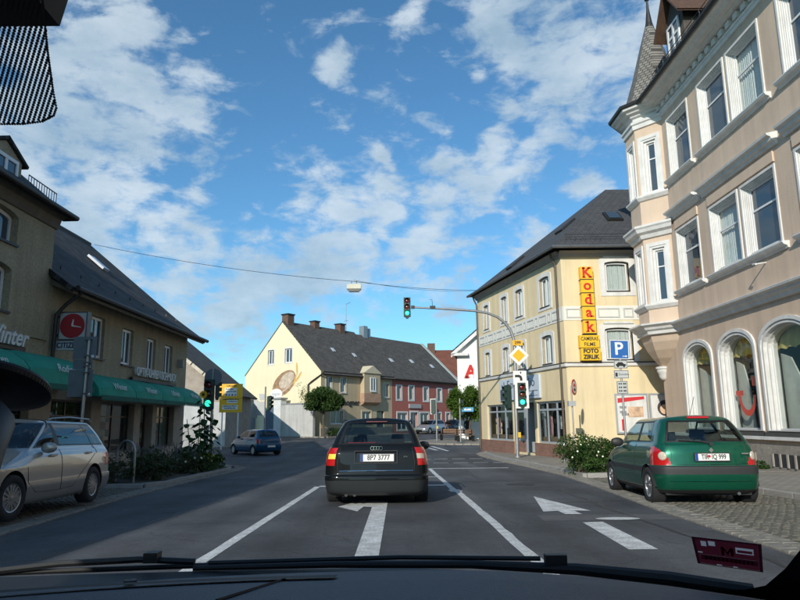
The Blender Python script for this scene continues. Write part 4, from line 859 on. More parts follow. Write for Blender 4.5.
# x measured from the left eave: queried distances were from the right corner
gops=[(GW-7.25,GW-6.4,6.80,8.24),(GW-4.85,GW-3.85,6.85,8.22)]
gm=wall(0,GW,-.5,6.0,[],.2); 
gm2=MB()
EH,RH=5.85,10.95
def gable_with(ops):
    mb=MB(); E=EH; cuts=sorted({0,GW,GW/2,*[o[0] for o in ops],*[o[1] for o in ops]}); top=lambda x:E+(RH-E)*(1-abs(x-GW/2)/(GW/2))
    for a,b in zip(cuts,cuts[1:]):
        o=[q for q in ops if q[0]<(a+b)/2<q[1]]
        if o: mb.face([(a,0,-.5),(b,0,-.5),(b,0,o[0][2]),(a,0,o[0][2])]); mb.face([(a,0,o[0][3]),(b,0,o[0][3]),(b,0,top(b)),(a,0,top(a))])
        else: mb.face([(a,0,-.5),(b,0,-.5),(b,0,top(b)),(a,0,top(a))])
    for o in ops:
        P=outline(*o)
        for p,q in zip(P,P[1:]+P[:1]): mb.face([(p[0],0,p[1]),(q[0],0,q[1]),(q[0],.2,q[1]),(p[0],.2,p[1])])
    return mb
gable_with(gops).build('gable_wall',M_CREAM,HG)
for o in gops:
    f=window(HG,o,.12,.09,mull=(.5,)); s=MB(); ringpath(s,inset(o,-.10),inset(o,0),-.03,.1); s.build('surround',M_WHITE,f)
# painted loaf: flat print on the wall
def ell(cx,cz,a,b,rot,y,n=36,mb=None):
    mb=mb or MB(); mb.face([(cx+a*math.cos(t)*math.cos(rot)-b*math.sin(t)*math.sin(rot),y,cz+a*math.cos(t)*math.sin(rot)+b*math.sin(t)*math.cos(rot)) for t in [2*math.pi*k/n for k in range(n)]]); return mb
LX,LZ=GW-4.9,4.85
mu=ell(LX,LZ,1.75,1.05,R(30),-.004).build('mural_loaf',mat('loaf_brown',(.34,.21,.12),.9,var=.55,vscale=2.2,fine=.2,fscale=9),HG)
ell(LX+.35,LZ+.30,1.15,.62,R(30),-.007).build('mural_crust',mat('loaf_flour',(.55,.46,.36),.9,var=.4,vscale=3),mu)
ell(LX-1.05,LZ-1.0,.85,.52,0,-.010).build('mural_label',mat('mural_white',(.78,.78,.76),.9,var=.05),mu)
text('lettering','hogner',.42,mat('mural_blue',(.30,.32,.42),.9,var=0),mu,(LX-1.05,-.012,LZ-1.0),ext=.001,shear=.2)
for dx,dz,ro in ((1.75,1.35,95),(2.0,.55,50),(1.5,.25,70)): ell(LX+dx,LZ+dz,.62,.12,R(ro),-.007,16).build('mural_wheat',mat('wheat_ochre',(.62,.40,.12),.9,var=.2),mu)
for k in range(4): ell(LX+.35-.1*k,LZ-.75-.1*k+.3,1.2-.1*k,.03,R(28),-.0085,16).build('mural_slice',mat('loaf_slice',(.60,.48,.38),.9,var=.1),mu)
# street front: local frame turned 90 degrees at the corner
Mg=Matrix.Translation((GW,0,0))@Matrix.Rotation(R(90),4,'Z')
def gpart(o): o.matrix_local=Mg; return o
fo=[(.75,1.5,3.86,5.3),(2.75,3.5,3.9,5.3),(9.6,10.4,3.6,5.0),(1.35,3.1,.95,2.15),(6.0,7.4,.95,2.1)]; do=(8.35,9.6,-.35,2.15)
gpart(wall(0,10.97,-.5,EH,fo+[do],.22).build('wall',M_SAND,HG))
for o in fo:
    f=gpart(window(HG,o,.10,.08,mull=(.5,),sill=(.1,.09,.05))); s=MB(); ringpath(s,inset(o,-.16),inset(o,0),-.03,.1); s.build('surround',mat('sand_trim',(.62,.54,.38),.85,var=.05),f)
gpart(window(HG,do,.16,.10,mull=(),frame=M_DARKM,name='house_door'))
gpart(MB().box(0,10.97,-.06,-.001,-.5,.55).build('plinth',mat('grey_plinth',(.20,.19,.18),.9,var=.15),HG))
# sandstone oriel with little gable
orx=MB(); orx.box(5.75,8.35,-.50,-.0,3.05,5.9); ORI=gpart(orx.build('oriel',M_SAND,HG))
gpart(MB().prism([(5.6,5.9),(8.5,5.9),(7.05,6.7)],-.6,1.6,'y').build('oriel_gable',MATS['sand_trim'],HG))
gpart(MB().prism([(-.50,3.05),(0,3.05),(0,2.7),(-.35,2.85)],5.75,8.35,'x').build('oriel_corbel',mat('sandstone',(.42,.27,.18),.9,var=.15),HG)); gpart(MB().box(5.7,8.4,-.54,-.0,3.0,3.9).build('oriel_apron',MATS['sandstone'],HG))
f=gpart(window(HG,(6.65,7.55,4.1,5.5),-.58,.10,mull=(.5,),sill=(.62,.08,.05))); 
tl=text('lettering','hogner',.85,M_DARKM,HG,(0,0,0),ext=.02); tl.matrix_local=Mg@Matrix.Translation((4.35,-.04,2.95))@Matrix.Rotation(R(90),4,'X')
gpart(MB().prism([(0,5.55),(-.2,5.6),(-.34,5.78),(0,5.85)],0,10.97,'x').build('eave_moulding',MATS['weathered_board'],HG))
sl=(RH-EH)/(GW/2)
roofobj('roof',[(GW+.45,-.03,EH-.45*sl+.1),(GW+.45,10.97,EH-.45*sl+.1),(GW/2,10.97,RH+.1),(GW/2,-.03,RH+.1)],M_SLATE2,HG); roofobj('roof',[(-.08,10.97,EH-.08*sl+.1),(-.08,-.03,EH-.08*sl+.1),(GW/2,-.03,RH+.1),(GW/2,10.97,RH+.1)],M_SLATE2,HG)
for (s,sz,h) in ((.75,.85,.75),(4.6,.7,.5),(8.6,.8,.65)):
    c=MB().box(GW/2-sz/2,GW/2+sz/2,s-sz/2,s+sz/2,RH-.5,RH+h).build('chimney',mat('dark_brick',(.13,.075,.055),.9,var=.3,vscale=5),HG); MB().box(GW/2-sz/2-.08,GW/2+sz/2+.08,s-sz/2-.08,s+sz/2+.08,RH+h,RH+h+.12).build('chimney_cap',M_DARKM,c)
for u,v in ((4.3,.45),(7.2,.38)): 
    x=GW-(GW/2)*v; MB().obox((x,u,EH+.12+(RH-EH)*v+.05),(.55,.4,.06),Matrix.Rotation(math.atan(sl),3,'Y')).build('skylight',MATS['skylight'],HG)
ant=MB(); ant.tube([(GW/2,9.6,RH),(GW/2,9.6,RH+3.2)],.03,6); ant.tube([(GW/2,9.6,RH+3.1),(GW/2+.9,9.3,RH+3.2)],.02,5); ant.tube([(GW/2-.3,9.6,RH+1.2),(GW/2+.3,9.6,RH+1.25)],.02,5); ant.build('aerial',M_ZINC,HG)
dp=MB(); dp.tube([(GW+.40,-.05,5.6),(GW-1.0,-.12,4.9),(GW-1.5,-.12,4.6),(GW-1.5,-.12,-.3)],.07,8); dp.build('downpipe',M_DARKM,HG)
MB().face([(0,0,-.5),(0,10.97,-.5),(0,10.97,EH),(0,0,EH)]).face([(0,10.97,-.5),(GW,10.97,-.5),(GW,10.97,EH),(GW/2,10.97,RH),(0,10.97,EH)]).build('rear_wall',M_SAND,HG)
# maroon house
A0=Vector((-7.29,60.91,0)); dv=Vector((.5937,.8047,0)); P0=A0+dv*10.98
M_SLATE_H=M_SLATE2
HM=thing('maroon_house','dark red rendered house with white framed windows and slate roof','house',tuple(P0),53.6)
mo=[(.85,1.7,3.4,4.85),(3.1,4.0,3.4,4.88),(5.95,6.9,3.35,4.85),(8.8,9.7,3.35,4.8),(11.4,12.2,3.35,4.8)]; mg=[(.9,2.7,.2,2.0),(5.2,6.9,.2,2.0),(8.2,9.5,.2,2.0),(10.6,11.4,.2,2.0),(12.0,12.9,.2,2.0)]; md=(3.35,4.7,-.3,2.05)
wall(0,13.4,-.5,5.75,mo+mg+[md],.2).build('wall',M_MAR,HM)
for o in mo+mg:
    f=window(HM,o,.10,.09,mull=(.5,) if o[1]-o[0]>1.0 else ()); s=MB(); ringpath(s,inset(o,-.15),inset(o,0),-.035,.1); s.build('surround',M_WHITE,f)
f=window(HM,md,.16,.12,mull=(.5,),frame=M_WHITE,name='house_door'); s=MB(); ringpath(s,inset(md,-.18,0),inset(md,0),-.035,.1); s.build('surround',M_WHITE,f)
MB().box(3.0,5.3,-.12,-.01,2.5,2.95).build('name_board',mat('board_grey',(.42,.42,.42),.6,var=.2,vscale=6),HM); MB().box(7.0,7.35,-.5,-.42,2.1,3.1).build('hanging_sign',M_WHITE,HM); MB().tube([(7.15,0,3.15),(7.15,-.5,3.12)],.02,5).build('sign_bracket',M_DARKM,HM)
roofobj('roof',[(0,-.45,5.55),(13.5,-.45,5.55),(13.5,5.3,10.85),(0,5.3,10.85)],M_SLATE_H,HM); roofobj('roof',[(13.5,11.05,5.55),(0,11.05,5.55),(0,5.3,10.85),(13.5,5.3,10.85)],M_SLATE,HM)
MB().prism([(0,5.4),(-.35,5.5),(-.42,5.62),(0,5.75)],0,13.5,'x').build('eave_moulding',MATS['weathered_board'],HM)
roofobj('verge_flashing',[(13.2,-.46,5.62),(13.75,-.46,5.62),(13.75,5.3,10.95),(13.2,5.3,10.95)],mat('verge_pale',(.45,.50,.46),.6,var=.1),HM,.08)
MB().face([(13.4,0,-.5),(13.4,10.6,-.5),(13.4,10.6,5.7),(13.4,5.3,10.8),(13.4,0,5.7)]).face([(0,10.6,-.5),(13.4,10.6,-.5),(13.4,10.6,5.7),(0,10.6,5.7)]).build('end_wall',M_SAND,HM)
c=MB().box(1.3,2.0,4.95,5.65,10.2,11.9).build('chimney',mat('metal_flue',(.35,.37,.38),.4,.6,var=.1),HM); MB().box(2.3,2.7,5.1,5.5,10.2,11.7).build('flue',MATS['metal_flue'],c)
for u,v in ((2.6,.42),(6.8,.45),(10.5,.38)): MB().obox((u,-.3+5.5*v,5.62+5.2*v+.05),(.5,.6,.06),Matrix.Rotation(math.atan2(5.3,5.75),3,'X')).build('skylight',MATS['skylight'],HM)
# ================================================================ red tiled house, white pharmacy, far walls
M_TILE=brickmat('red_tiles',(.22,.075,.045),(.16,.055,.035),(.07,.03,.02),1,w=.3,h=.3,bump=.6,msize=.02,var=.25)
HR=thing('red_roof_house','far house with red tiled roof and chimney behind the maroon house','house',(4.2,94,0),0)
MB().box(0,14,0,10,-.5,6.3).build('wall',M_SAND,HR); roofobj('roof',[(-.4,-.5,6.0),(14.4,-.5,6.0),(14.4,5,11.7),(-.4,5,11.7)],M_TILE,HR); roofobj('roof',[(14.4,10.5,6.0),(-.4,10.5,6.0),(-.4,5,11.7),(14.4,5,11.7)],M_TILE,HR)
MB().box(.2,1.3,4.4,5.6,10.5,12.7).build('chimney',MATS['dark_brick'],HR)
MB().face([(-.02,0,6.2),(-.02,10,6.2),(-.02,5,11.5)]).face([(14.02,0,6.2),(14.02,10,6.2),(14.02,5,11.5)]).build('gable',M_SAND,HR)
HP=thing('pharmacy_house','white gabled house with red letter A logo behind the yellow house','house',(4.65,52,0),-8)
MB().face([(0,0,-.6),(11.4,0,-.6),(11.4,0,6.75),(5.7,0,11.6),(0,0,6.75)]).face([(0,0,-.6),(0,12,-.6),(0,12,6.75),(0,0,6.75)]).face([(11.4,0,-.6),(11.4,12,-.6),(11.4,12,6.75),(11.4,0,6.75)]).face([(0,12,-.6),(11.4,12,-.6),(11.4,12,6.75),(5.7,12,11.6),(0,12,6.75)]).build('wall',mat('clean_white',(.78,.77,.74),.9,var=.05,vscale=.5),HP)
roofobj('roof',[(-.4,12.3,6.55),(-.4,-.45,6.55),(5.7,-.45,11.75),(5.7,12.3,11.75)],M_SLATE,HP,.06); roofobj('roof',[(11.8,-.45,6.55),(11.8,12.3,6.55),(5.7,12.3,11.75),(5.7,-.45,11.75)],M_SLATE,HP,.06)
vg=MB()
for s_1 in (-1,1):
    a=Vector((5.7+s_1*6.15,-.47,6.38)); b=Vector((5.7,-.47,11.62)); vg.face([a,b,b+Vector((0,0,-.34)),a+Vector((0,0,-.34))]); vg.face([a+Vector((0,0,-.34)),b+Vector((0,0,-.34)),b+Vector((0,.47,-.34)),a+Vector((0,.47,-.34))])
vg.box(-.45,.9,-.47,.0,6.18,6.40); vg.build('verge',M_WHITE,HP)
lg=thing('pharmacy_logo','red stylised letter A pharmacy sign on the white gable','sign',(5.35,51.9,0),0)
text('letter','A',1.35,M_KR,lg,(.35,-.02,4.90),ext=.06,bold=.05); q=MB(); q.box(-.05,.22,-.08,.04,4.42,4.56); q.box(.55,.82,-.08,.04,4.42,4.56); q.tube([(0.2,-.02,4.75),(.0,-.02,4.7),(-.05,-.02,4.5)],.05,6); q.build('serif',M_KR,lg)
# wall, gate posts and gate left of the bakery
M_GW=mat('grey_plaster_wall',(.50,.50,.48),.9,streak=.25,var=.12,vscale=1.2,fine=.06)
M_CAP=mat('cap_stone',(.26,.27,.28),.8,var=.1)
xd=Vector((.8047,-.5937,0)); yd=Vector((.5937,.8047,0)); C0=A0-yd*1.2
GWL=thing('courtyard_wall','pale grey plastered wall between gate pillar and round tree','wall',tuple(C0),-36.4)
MB().box(-3.9,.2,0,.3,-.5,2.75).build('wall_face',M_GW,GWL); MB().box(-3.95,.25,-.05,.35,2.75,2.86).build('coping',M_CAP,GWL)
PIL=thing('gate_pillar','tall pale gate pillar at the end of the grey wall','pillar',tuple(C0-xd*4.35),-36.4)
MB().box(-.5,.45,-.1,.6,-.5,3.25).build('shaft',mat('pillar_white',(.66,.67,.66),.9,var=.08),PIL); MB().box(-.6,.55,-.2,.7,3.25,3.42).build('cap',M_CAP,PIL)
GT=thing('yard_gate','dark blue grey boarded gate behind the traffic sign backs','gate',tuple(C0-xd*7.2+yd*1.0),-36.4)
for k in range(9): MB().box(-.05+k*.265,.20+k*.265,0,.05,-.3,2.3+.25*math.sin(k*.35)).build('board',mat('gate_blue',(.10,.14,.19),.6,var=.12),GT)
for z in (.3,1.7): MB().box(-.05,2.33,.05,.10,z,z+.12).build('rail',M_DARKM,GT)
PI2=thing('gate_pillar','blue grey shaded pillar beside the yellow direction sign','pillar',tuple(C0-xd*9.7+yd*.6),-36.4)
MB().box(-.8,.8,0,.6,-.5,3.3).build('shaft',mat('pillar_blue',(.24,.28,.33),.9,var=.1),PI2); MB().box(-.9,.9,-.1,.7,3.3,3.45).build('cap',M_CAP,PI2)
SHD=thing('garage','low pale garage with red edged roof behind the yard gate','garage',tuple(C0-xd*9.2+yd*7),-36.4)
MB().box(-4,3.0,0,3,-.4,2.1).build('wall',mat('garage_white',(.66,.64,.58),.9,var=.08),SHD); MB().box(-4.2,3.2,-.2,3.2,2.1,2.4).build('roof_edge',mat('roof_edge_red',(.22,.08,.05),.8,var=.2),SHD)
BW=thing('boundary_wall','long low grey plinth wall behind the blue hatchback','wall',(-28,47.3-1.9,0),0)
MB().box(.0,14.6,.0,.25,-.7,1.0).build('wall_face',mat('weathered_wall',(.34,.34,.34),.95,var=.25,vscale=1.5),BW); MB().box(-.05,14.65,-.05,.3,1.0,1.08).build('coping',M_CAP,BW)

# ---------------------------------------------------------------- unseen houses added behind the viewpoint, to shade and mirror into the view
def added_house(label,x0,x1,y0,y1,eave,ridge,colr,side):
    t=thing('added_house',label,'house',(x0,y0,0),0,'unseen houses added behind the viewpoint'); w,l=x1-x0,y1-y0
    mm=mat('render_%s'%label.split()[0],colr,.9,var=.08,vscale=.7)
    MB().box(0,w,0,l,-.6,eave).build('wall',mm,t)
    roofobj('roof',[(-.3,0,eave-.1),(-.3,l,eave-.1),(w/2,l,ridge),(w/2,0,ridge)],M_SLATE,t); roofobj('roof',[(w+.3,l,eave-.1),(w+.3,0,eave-.1),(w/2,0,ridge),(w/2,l,ridge)],M_SLATE,t)
    MB().face([(0,.01,eave),(w,.01,eave),(w/2,.01,ridge-.1)]).face([(0,l-.01,eave),(w,l-.01,eave),(w/2,l-.01,ridge-.1)]).build('gable',mm,t)
    xs=w+.02 if side=='left' else -.02
    for fl in range(int((eave-1)//3)):
        for k in range(int(l//2.6)):
            y=1.0+k*2.6; f=MB().box(xs-.02,xs+.02,y,y+1.2,1.2+fl*3,2.8+fl*3).build('window',M_PVC,t); MB().box(xs-.03,xs+.03,y+.1,y+1.1,1.3+fl*3,2.7+fl*3).build('pane',G_PANE,f)
added_house('grey tall house on the left, added unseen behind the viewpoint',-20,-9.6,-4,7.6,7.1,11.0,(.36,.35,.33),'left')
added_house('ochre tall house on the left, added unseen further behind the viewpoint',-20,-9.8,-18,-4.4,7.4,11.5,(.45,.33,.18),'left')
added_house('pink tall house on the left, added unseen farthest behind the viewpoint',-20,-9.5,-34,-18.4,7.2,11,(.42,.25,.2),'left')
added_house('cream tall house on the right, added unseen behind the viewpoint',10.4,20,-8,8.4,11,15,(.55,.48,.36),'right')
added_house('white tall house on the right, added unseen farthest behind the viewpoint',10.6,20,-30,-8.4,12,16.5,(.6,.58,.55),'right')
# ---------------------------------------------------------------- street furniture
M_GALV=mat('galvanised',(.36,.37,.37),.45,.7,var=.12,vscale=8)
M_SIGHOUSE=mat('signal_housing',(.020,.045,.038),.5,var=.1)
M_SIGNW=mat('sign_white',(.78,.78,.76),.45,var=.04); M_SIGNB=mat('sign_blue',(.02,.13,.42),.45,var=.05); M_SIGNY=mat('sign_amber',(.85,.45,.01),.45,var=.04); M_SIGNR=mat('sign_red',(.55,.02,.02),.45,var=.04)
M_BACK=mat('sign_back',(.14,.165,.185),.65,.0,var=.15)
LENS={'red':mat('lens_red',(.16,.012,.015),.25,var=.1,coat=.5),'amber':mat('lens_amber',(.12,.03,.012),.25,var=.1,coat=.5),'green':mat('lens_green',(.005,.08,.05),.25,var=.1,coat=.5)}
LIT=mat('lens_green_lit',(.04,.95,.62),.4,var=0,emit=1.0)
def signal(parent,x,y,z,rz=0,lit=True,visor=True,name='signal_head'):
    """three-lamp head, lamps facing local -y"""
    h=MB(); h.box(-.16,.16,-.08,.12,-.50,.50); h.box(-.18,.18,-.03,.02,-.52,.52); h.prism([(-.12,-.50),(.12,-.50),(.05,-.60),(-.05,-.60)],-.05,.10,'y')
    o=h.build(name,M_SIGHOUSE,parent,(x,y,z),(0,0,R(rz)))
    for k,c in enumerate(('red','amber','green')):
        zz=.32-k*.32; on=lit and c=='green'
        l=MB().lathe([(0,-.125),(.07,-.118),(.105,-.095),(.115,-.081)],(0,0,zz),24,'y').build('lamp_lens',LIT if on else LENS[c],o,smooth=60)
        if on: l['label']='lit green lamp'
        if visor:
            v=MB(); n=14
            for j in range(n):
                a0=R(-35)+R(250)*j/n; a1=R(-35)+R(250)*(j+1)/n; d0=.22 if True else .1
                p=lambda a,r,yy:(r*math.cos(a),yy,zz+r*math.sin(a))
                v.face([p(a0,.142,-.08),p(a1,.142,-.08),p(a1,.138,-.26+.05*abs(math.cos(a1))),p(a0,.138,-.26+.05*abs(math.cos(a0)))])
            v.build('visor',M_SIGHOUSE,o,smooth=60)
    return o
# mast with arm on the right pavement
by=29.5; bz=gz(by)+.11
MA=thing('signal_mast','grey curved traffic light mast arching over the road from the yellow house pavement','traffic light',(5.2,by,bz),0)
zz=lambda z:z-bz
path=[(0,0,0),(.02,0,zz(2)),(.08,0,zz(4.3)),(.05,0,zz(4.75)),(-.08,0,zz(5.15)),(-.32,0,zz(5.5)),(-.65,0,zz(5.77)),(-1.1,0,zz(5.96)),(-1.7,0,zz(6.07)),(-2.8,0,zz(6.16)),(-4.62,0,zz(6.27))]
MB().tube(path,[.085,.08,.07,.068,.065,.062,.06,.058,.055,.05,.042],12).build('mast',M_GALV,MA,smooth=50)
MB().cyl((0,0,-.02),.15,.10,n=16).build('base_collar',M_GALV,MA)
so_=signal(MA,-4.80,-.02,zz(6.27)); so_.scale=(.88,.88,.88); cl=MB(); cl.box(-4.62,-4.45,-.06,.06,zz(6.2),zz(6.34)); cl.box(-3.75,-3.5,-.07,.05,zz(6.21),zz(6.32)); cl.tube([(-3.62,0,zz(6.3)),(-3.65,0,zz(6.62)),(-3.75,0,zz(6.62))],.012,5); cl.build('arm_clamp',M_DARKM,MA)
so=signal(MA,.27,-.22,zz(2.22)); s=MB(); ringpath(s,outline(-.30,.30,-.60,.62),outline(-.185,.185,-.50,.53),-.02,.0); s.build('backing_board',M_SIGNW,so)
br=MB(); br.tube([(.02,0,zz(2.6)),(.2,-.15,zz(2.6))],.03,6); br.tube([(.02,0,zz(1.8)),(.2,-.15,zz(1.8))],.03,6); br.build('signal_bracket',M_DARKM,MA)
s2=signal(MA,-.32,.05,zz(2.15),-75,lit=False)
MB().box(.04,.16,-.16,-.06,zz(.35),zz(.58)).build('push_button',mat('button_yellow',(.75,.48,.03),.5,var=.05),MA)
# priority road sign with route number and turning panel, mounted on the mast
def plate(name,label,cat,loc,pts,m,rz=0,border=None,t=.02,back=M_BACK):
    o=thing(name,label,cat,loc,rz); MB().prism(pts,0,t,'y').build('plate',m,o); MB().prism([(p[0]*.97,p[1]*.97) for p in pts],t+.001,t+.03,'y').build('plate_back',back,o); return o
dia=lambda r:[(-r,0),(0,-r),(r,0),(0,r)]
PR=plate('priority_sign','white edged yellow diamond priority sign on the curved mast','road sign',(5.42,by-.13,3.98),dia(.46),M_SIGNW)
MB().prism(dia(.29),-.004,-.001,'y').build('yellow_field',M_SIGNY,PR)
rc=lambda w,h:[(-w/2,-h/2),(w/2,-h/2),(w/2,h/2),(-w/2,h/2)]
RN=plate('route_sign','small yellow route number plate above the diamond sign','road sign',(5.40,by-.13,4.56),rc(.46,.24),M_SIGNY); text('number','299',.19,M_BLK,RN,(0,-.004,0),ext=.001,bold=.006)
TP=plate('turning_panel','white panel with a thick black bent priority line','road sign',(5.43,by-.13,2.98),rc(.60,.62),M_SIGNW)
b_=MB(); b_.prism([(-.22,.02),(-.22,.13),(-.02,.13),(.07,.08),(.11,-.02),(.11,-.24),(.0,-.24),(.0,-.04),(-.03,.01),(-.08,.02)],-.004,-.001,'y'); b_.prism([(.02,.18),(.07,.18),(.07,.27),(.02,.27)],-.004,-.001,'y'); b_.build('line_symbol',M_BLK,TP)
# parking sign stack
py=20.5; pz=gz(py)+.11
PS=thing('parking_sign','blue white P parking sign with three small white panels behind the green hatchback','road sign',(6.98,py,pz),0)
MB().tube([(0,0,0),(.0,0,3.58-pz+.05)],.032,10).build('post',M_GALV,PS)
pp=MB().prism([(-.33,2.98-pz),(.27,2.96-pz),(.29,3.56-pz),(-.31,3.58-pz)],-.05,-.03,'y').build('blue_plate',M_SIGNB,PS); s=MB(); ringpath(s,[(-.33,2.98-pz),(-.31,3.58-pz),(.29,3.56-pz),(.27,2.96-pz)],[(-.305,3.0-pz),(-.287,3.555-pz),(.267,3.537-pz),(.247,2.982-pz)],-.053,-.05); s.build('white_border',M_SIGNW,pp)
text('letter','P',.55,M_SIGNW,pp,(-.04,-.053,3.28-pz),bold=.012,ext=.002); aa=MB(); aa.prism([(.06,3.045-pz),(.06,3.065-pz),(.16,3.065-pz),(.16,3.09-pz),(.22,3.055-pz),(.16,3.02-pz),(.16,3.045-pz)],-.055,-.052,'y'); aa.build('arrow',M_SIGNW,pp)
for i,(zc_,w,h) in enumerate(((2.80,.42,.26),(2.49,.46,.26),(2.08,.34,.40))):
    p=MB().box(-w/2-.01,w/2-.01,-.05,-.03,zc_-h/2-pz,zc_+h/2-pz).build('small_panel',mat('panel_grey',(.52,.54,.53),.5,var=.06),PS); s=MB(); o=(-w/2,w/2-.02,zc_-h/2+.01-pz,zc_+h/2-.01-pz); ringpath(s,outline(*o),inset(o,.012),-.052,-.05); s.build('black_border',M_BLK,p)
    if i==0:
        c=MB(); c.prism([(-.16,zc_-.05-pz),(.15,zc_-.05-pz),(.15,zc_+.0-pz),(.08,zc_+.02-pz),(.04,zc_+.07-pz),(-.09,zc_+.07-pz),(-.13,zc_+.02-pz),(-.16,zc_+.01-pz)],-.054,-.051,'y'); 
        for xx in (-.1,.09): c.lathe([(0,-.054),(.032,-.054),(.032,-.051)],(xx,0,zc_-.06-pz),10,'y')
        c.build('car_symbol',M_BLK,p)
    if i==1: text('lettering','2 Stunden',.10,M_BLK,p,(.02,-.053,zc_-pz),ext=.001); MB().box(-.2,-.13,-.054,-.051,zc_-.07-pz,zc_+.05-pz).build('disc_symbol',M_BLK,p)
    if i==2:
        for k in range(3):
            tl=MB()
            for x in (-.12,-.06,.02,.07): tl.box(x,x+.04,-.054,-.051,zc_+.09-k*.11-pz,zc_+.14-k*.11-pz)
            tl.build('text_line',M_BLK,p)
# round sign turned away near the yellow corner
RS=thing('overtaking_sign','round white sign with red ring and two cars, turned away, by the yellow corner','road sign',(6.72,25.6,gz(25.6)+.11),0)
z0=gz(25.6)+.11; MB().tube([(0,0,0),(0,0,2.85)],.03,8).build('post',M_GALV,RS)
Mr=Matrix.Translation((.10,-.02,2.35-z0))@Matrix.Rotation(R(58),4,'Z')
d1=MB().lathe([(0,-.02),(.31,-.02),(.31,0),(0,0)],(0,0,0),32,'y').build('red_ring',M_SIGNR,RS); d1.matrix_local=Mr
d2=MB().lathe([(0,-.026),(.235,-.026),(.235,-.021)],(0,0,0),32,'y').build('white_disc',M_SIGNW,d1)
for zq,mm in ((.08,M_SIGNR),(-.09,M_BLK)): MB().prism([(-.13,zq-.05),(.13,zq-.05),(.13,zq),(.07,zq+.02),(.05,zq+.06),(-.05,zq+.06),(-.07,zq+.02),(-.13,zq)],-.031,-.027,'y').build('car_symbol',mm,d1)
MB().box(-.16,.12,-.12,.1,1.62-z0,1.82-z0).build('control_box',mat('box_grey',(.4,.42,.42),.5,var=.1),RS)
HO=thing('bike_hoop','bright steel bicycle hoop on the pavement behind the rose bush','bike stand',(6.35,24.6,gz(24.6)+.11),20)
MB().tube([(-.34,0,0),(-.34,0,.55)]+[(-.34*math.cos(R(a)),0,.55+.30*math.sin(R(a))) for a in range(15,180,15)]+[(.34,0,.55),(.34,0,0)],.026,8).build('hoop',mat('steel_bright',(.55,.56,.56),.3,.9,var=.1),HO,smooth=60)
# left: back of sign stack
BS=thing('sign_post','grey pole with the bare backs of three traffic signs by the silver estate','road sign',(-7.0,14.5,gz(14.5)+.012),0)
g0=gz(14.5)+.012; MB().tube([(0,0,0),(.06,0,2.98-g0)],.035,10).build('post',M_GALV,BS)
for (a,b,c,d) in ((-.30,.21,2.56,3.06),(-.28,.15,2.33,2.55),(-.36,.18,1.72,2.32)):
    p=MB().box(a,b,.04,.06,c-g0,d-g0).build('sign_back',M_BACK,BS)
    s=MB()
    for z in (c+.05,d-.09): s.box(-.03,.11,-.045,.04,z-g0,z+.035-g0)
    s.build('clamp',M_ZINC,p); MB().box(b-.10,b-.03,.034,.039,c+.03-g0,c+.085-g0).build('sticker',M_SIGNW,p)
# left: small signal at the tip of the bed
lz=gz(23.2)
LS=thing('kerb_signal','green lit traffic light with a round sign back at the end of the flower bed','traffic light',(-6.72,23.2,lz+.1),0)
MB().tube([(.08,.16,0),(.08,.16,2.75-lz)],.05,10).build('post',M_GALV,LS); signal(LS,0,-.02,2.12-lz-.1,0)
rb=MB().lathe([(0,0),(.31,0),(.31,.02),(0,.02)],(.10,.06,2.72-lz-.1),32,'y').build('round_sign_back',M_BACK,LS); MB().box(.08,.12,.02,.06,2.4-lz-.1,3.03-lz-.1).build('rail',M_GALV,rb)
sb2=signal(LS,.24,.22,2.28-lz-.1,95,lit=False); sb2.scale=(.6,.6,.6)
HL=thing('bike_hoop','grey steel bicycle hoop at the start of the left flower bed','bike stand',(-6.85,16.7,gz(16.7)),-25)
MB().tube([(-.30,0,0),(-.30,0,.80)]+[(-.30*math.cos(R(a)),0,.80+.28*math.sin(R(a))) for a in range(15,180,15)]+[(.30,0,.80),(.30,0,0)],.03,8).build('hoop',M_GALV,HL,smooth=60)
# yellow direction board
DS=thing('direction_sign','tall yellow direction sign board on two white legs beyond the junction','road sign',(-11.15,43.5,gz(43.5)),0)
g1=gz(43.5); 
for k,(a,b) in enumerate(((1.80,2.70),(2.72,3.66))): MB().box(-.75,.75,0,.06,a-g1,b-g1).build('yellow_panel',M_SIGNY,DS)
for x in (-.55,.5): MB().tube([(x,.08,0),(x,.08,3.66-g1)],.045,8).build('leg',M_SIGNW,DS)
for (x0,x1,a,b) in ((-.42,.38,2.86,3.40),(-.25,.45,2.40,2.62),(-.55,.48,1.98,2.28)): MB().box(x0,x1,-.006,-.001,a-g1,b-g1).build('white_field',M_SIGNW,DS)
rnd=random.Random(5)
for x0,x1,z in ((-.36,.1,3.32),(-.36,.32,3.16),(-.3,.3,3.53),(-.2,.36,2.51),(-.5,.4,2.20),(-.4,.3,2.07),(-.5,.5,2.64)):
    tl=MB(); x=x0
    while x<x1:
        w=rnd.uniform(.03,.07); tl.box(x,x+w,-.010,-.0065,z-.03-g1,z+rnd.choice((.025,.045))-g1); x+=w+.018
    tl.build('text_line',M_BLK,DS)
for k in range(4): MB().box(-.36+k*.2,-.26+k*.2,-.010,-.0065,2.89-g1,2.99-g1).build('pictogram',(M_BLK,M_SIGNB,M_BLK,M_SIGNB)[k],DS)
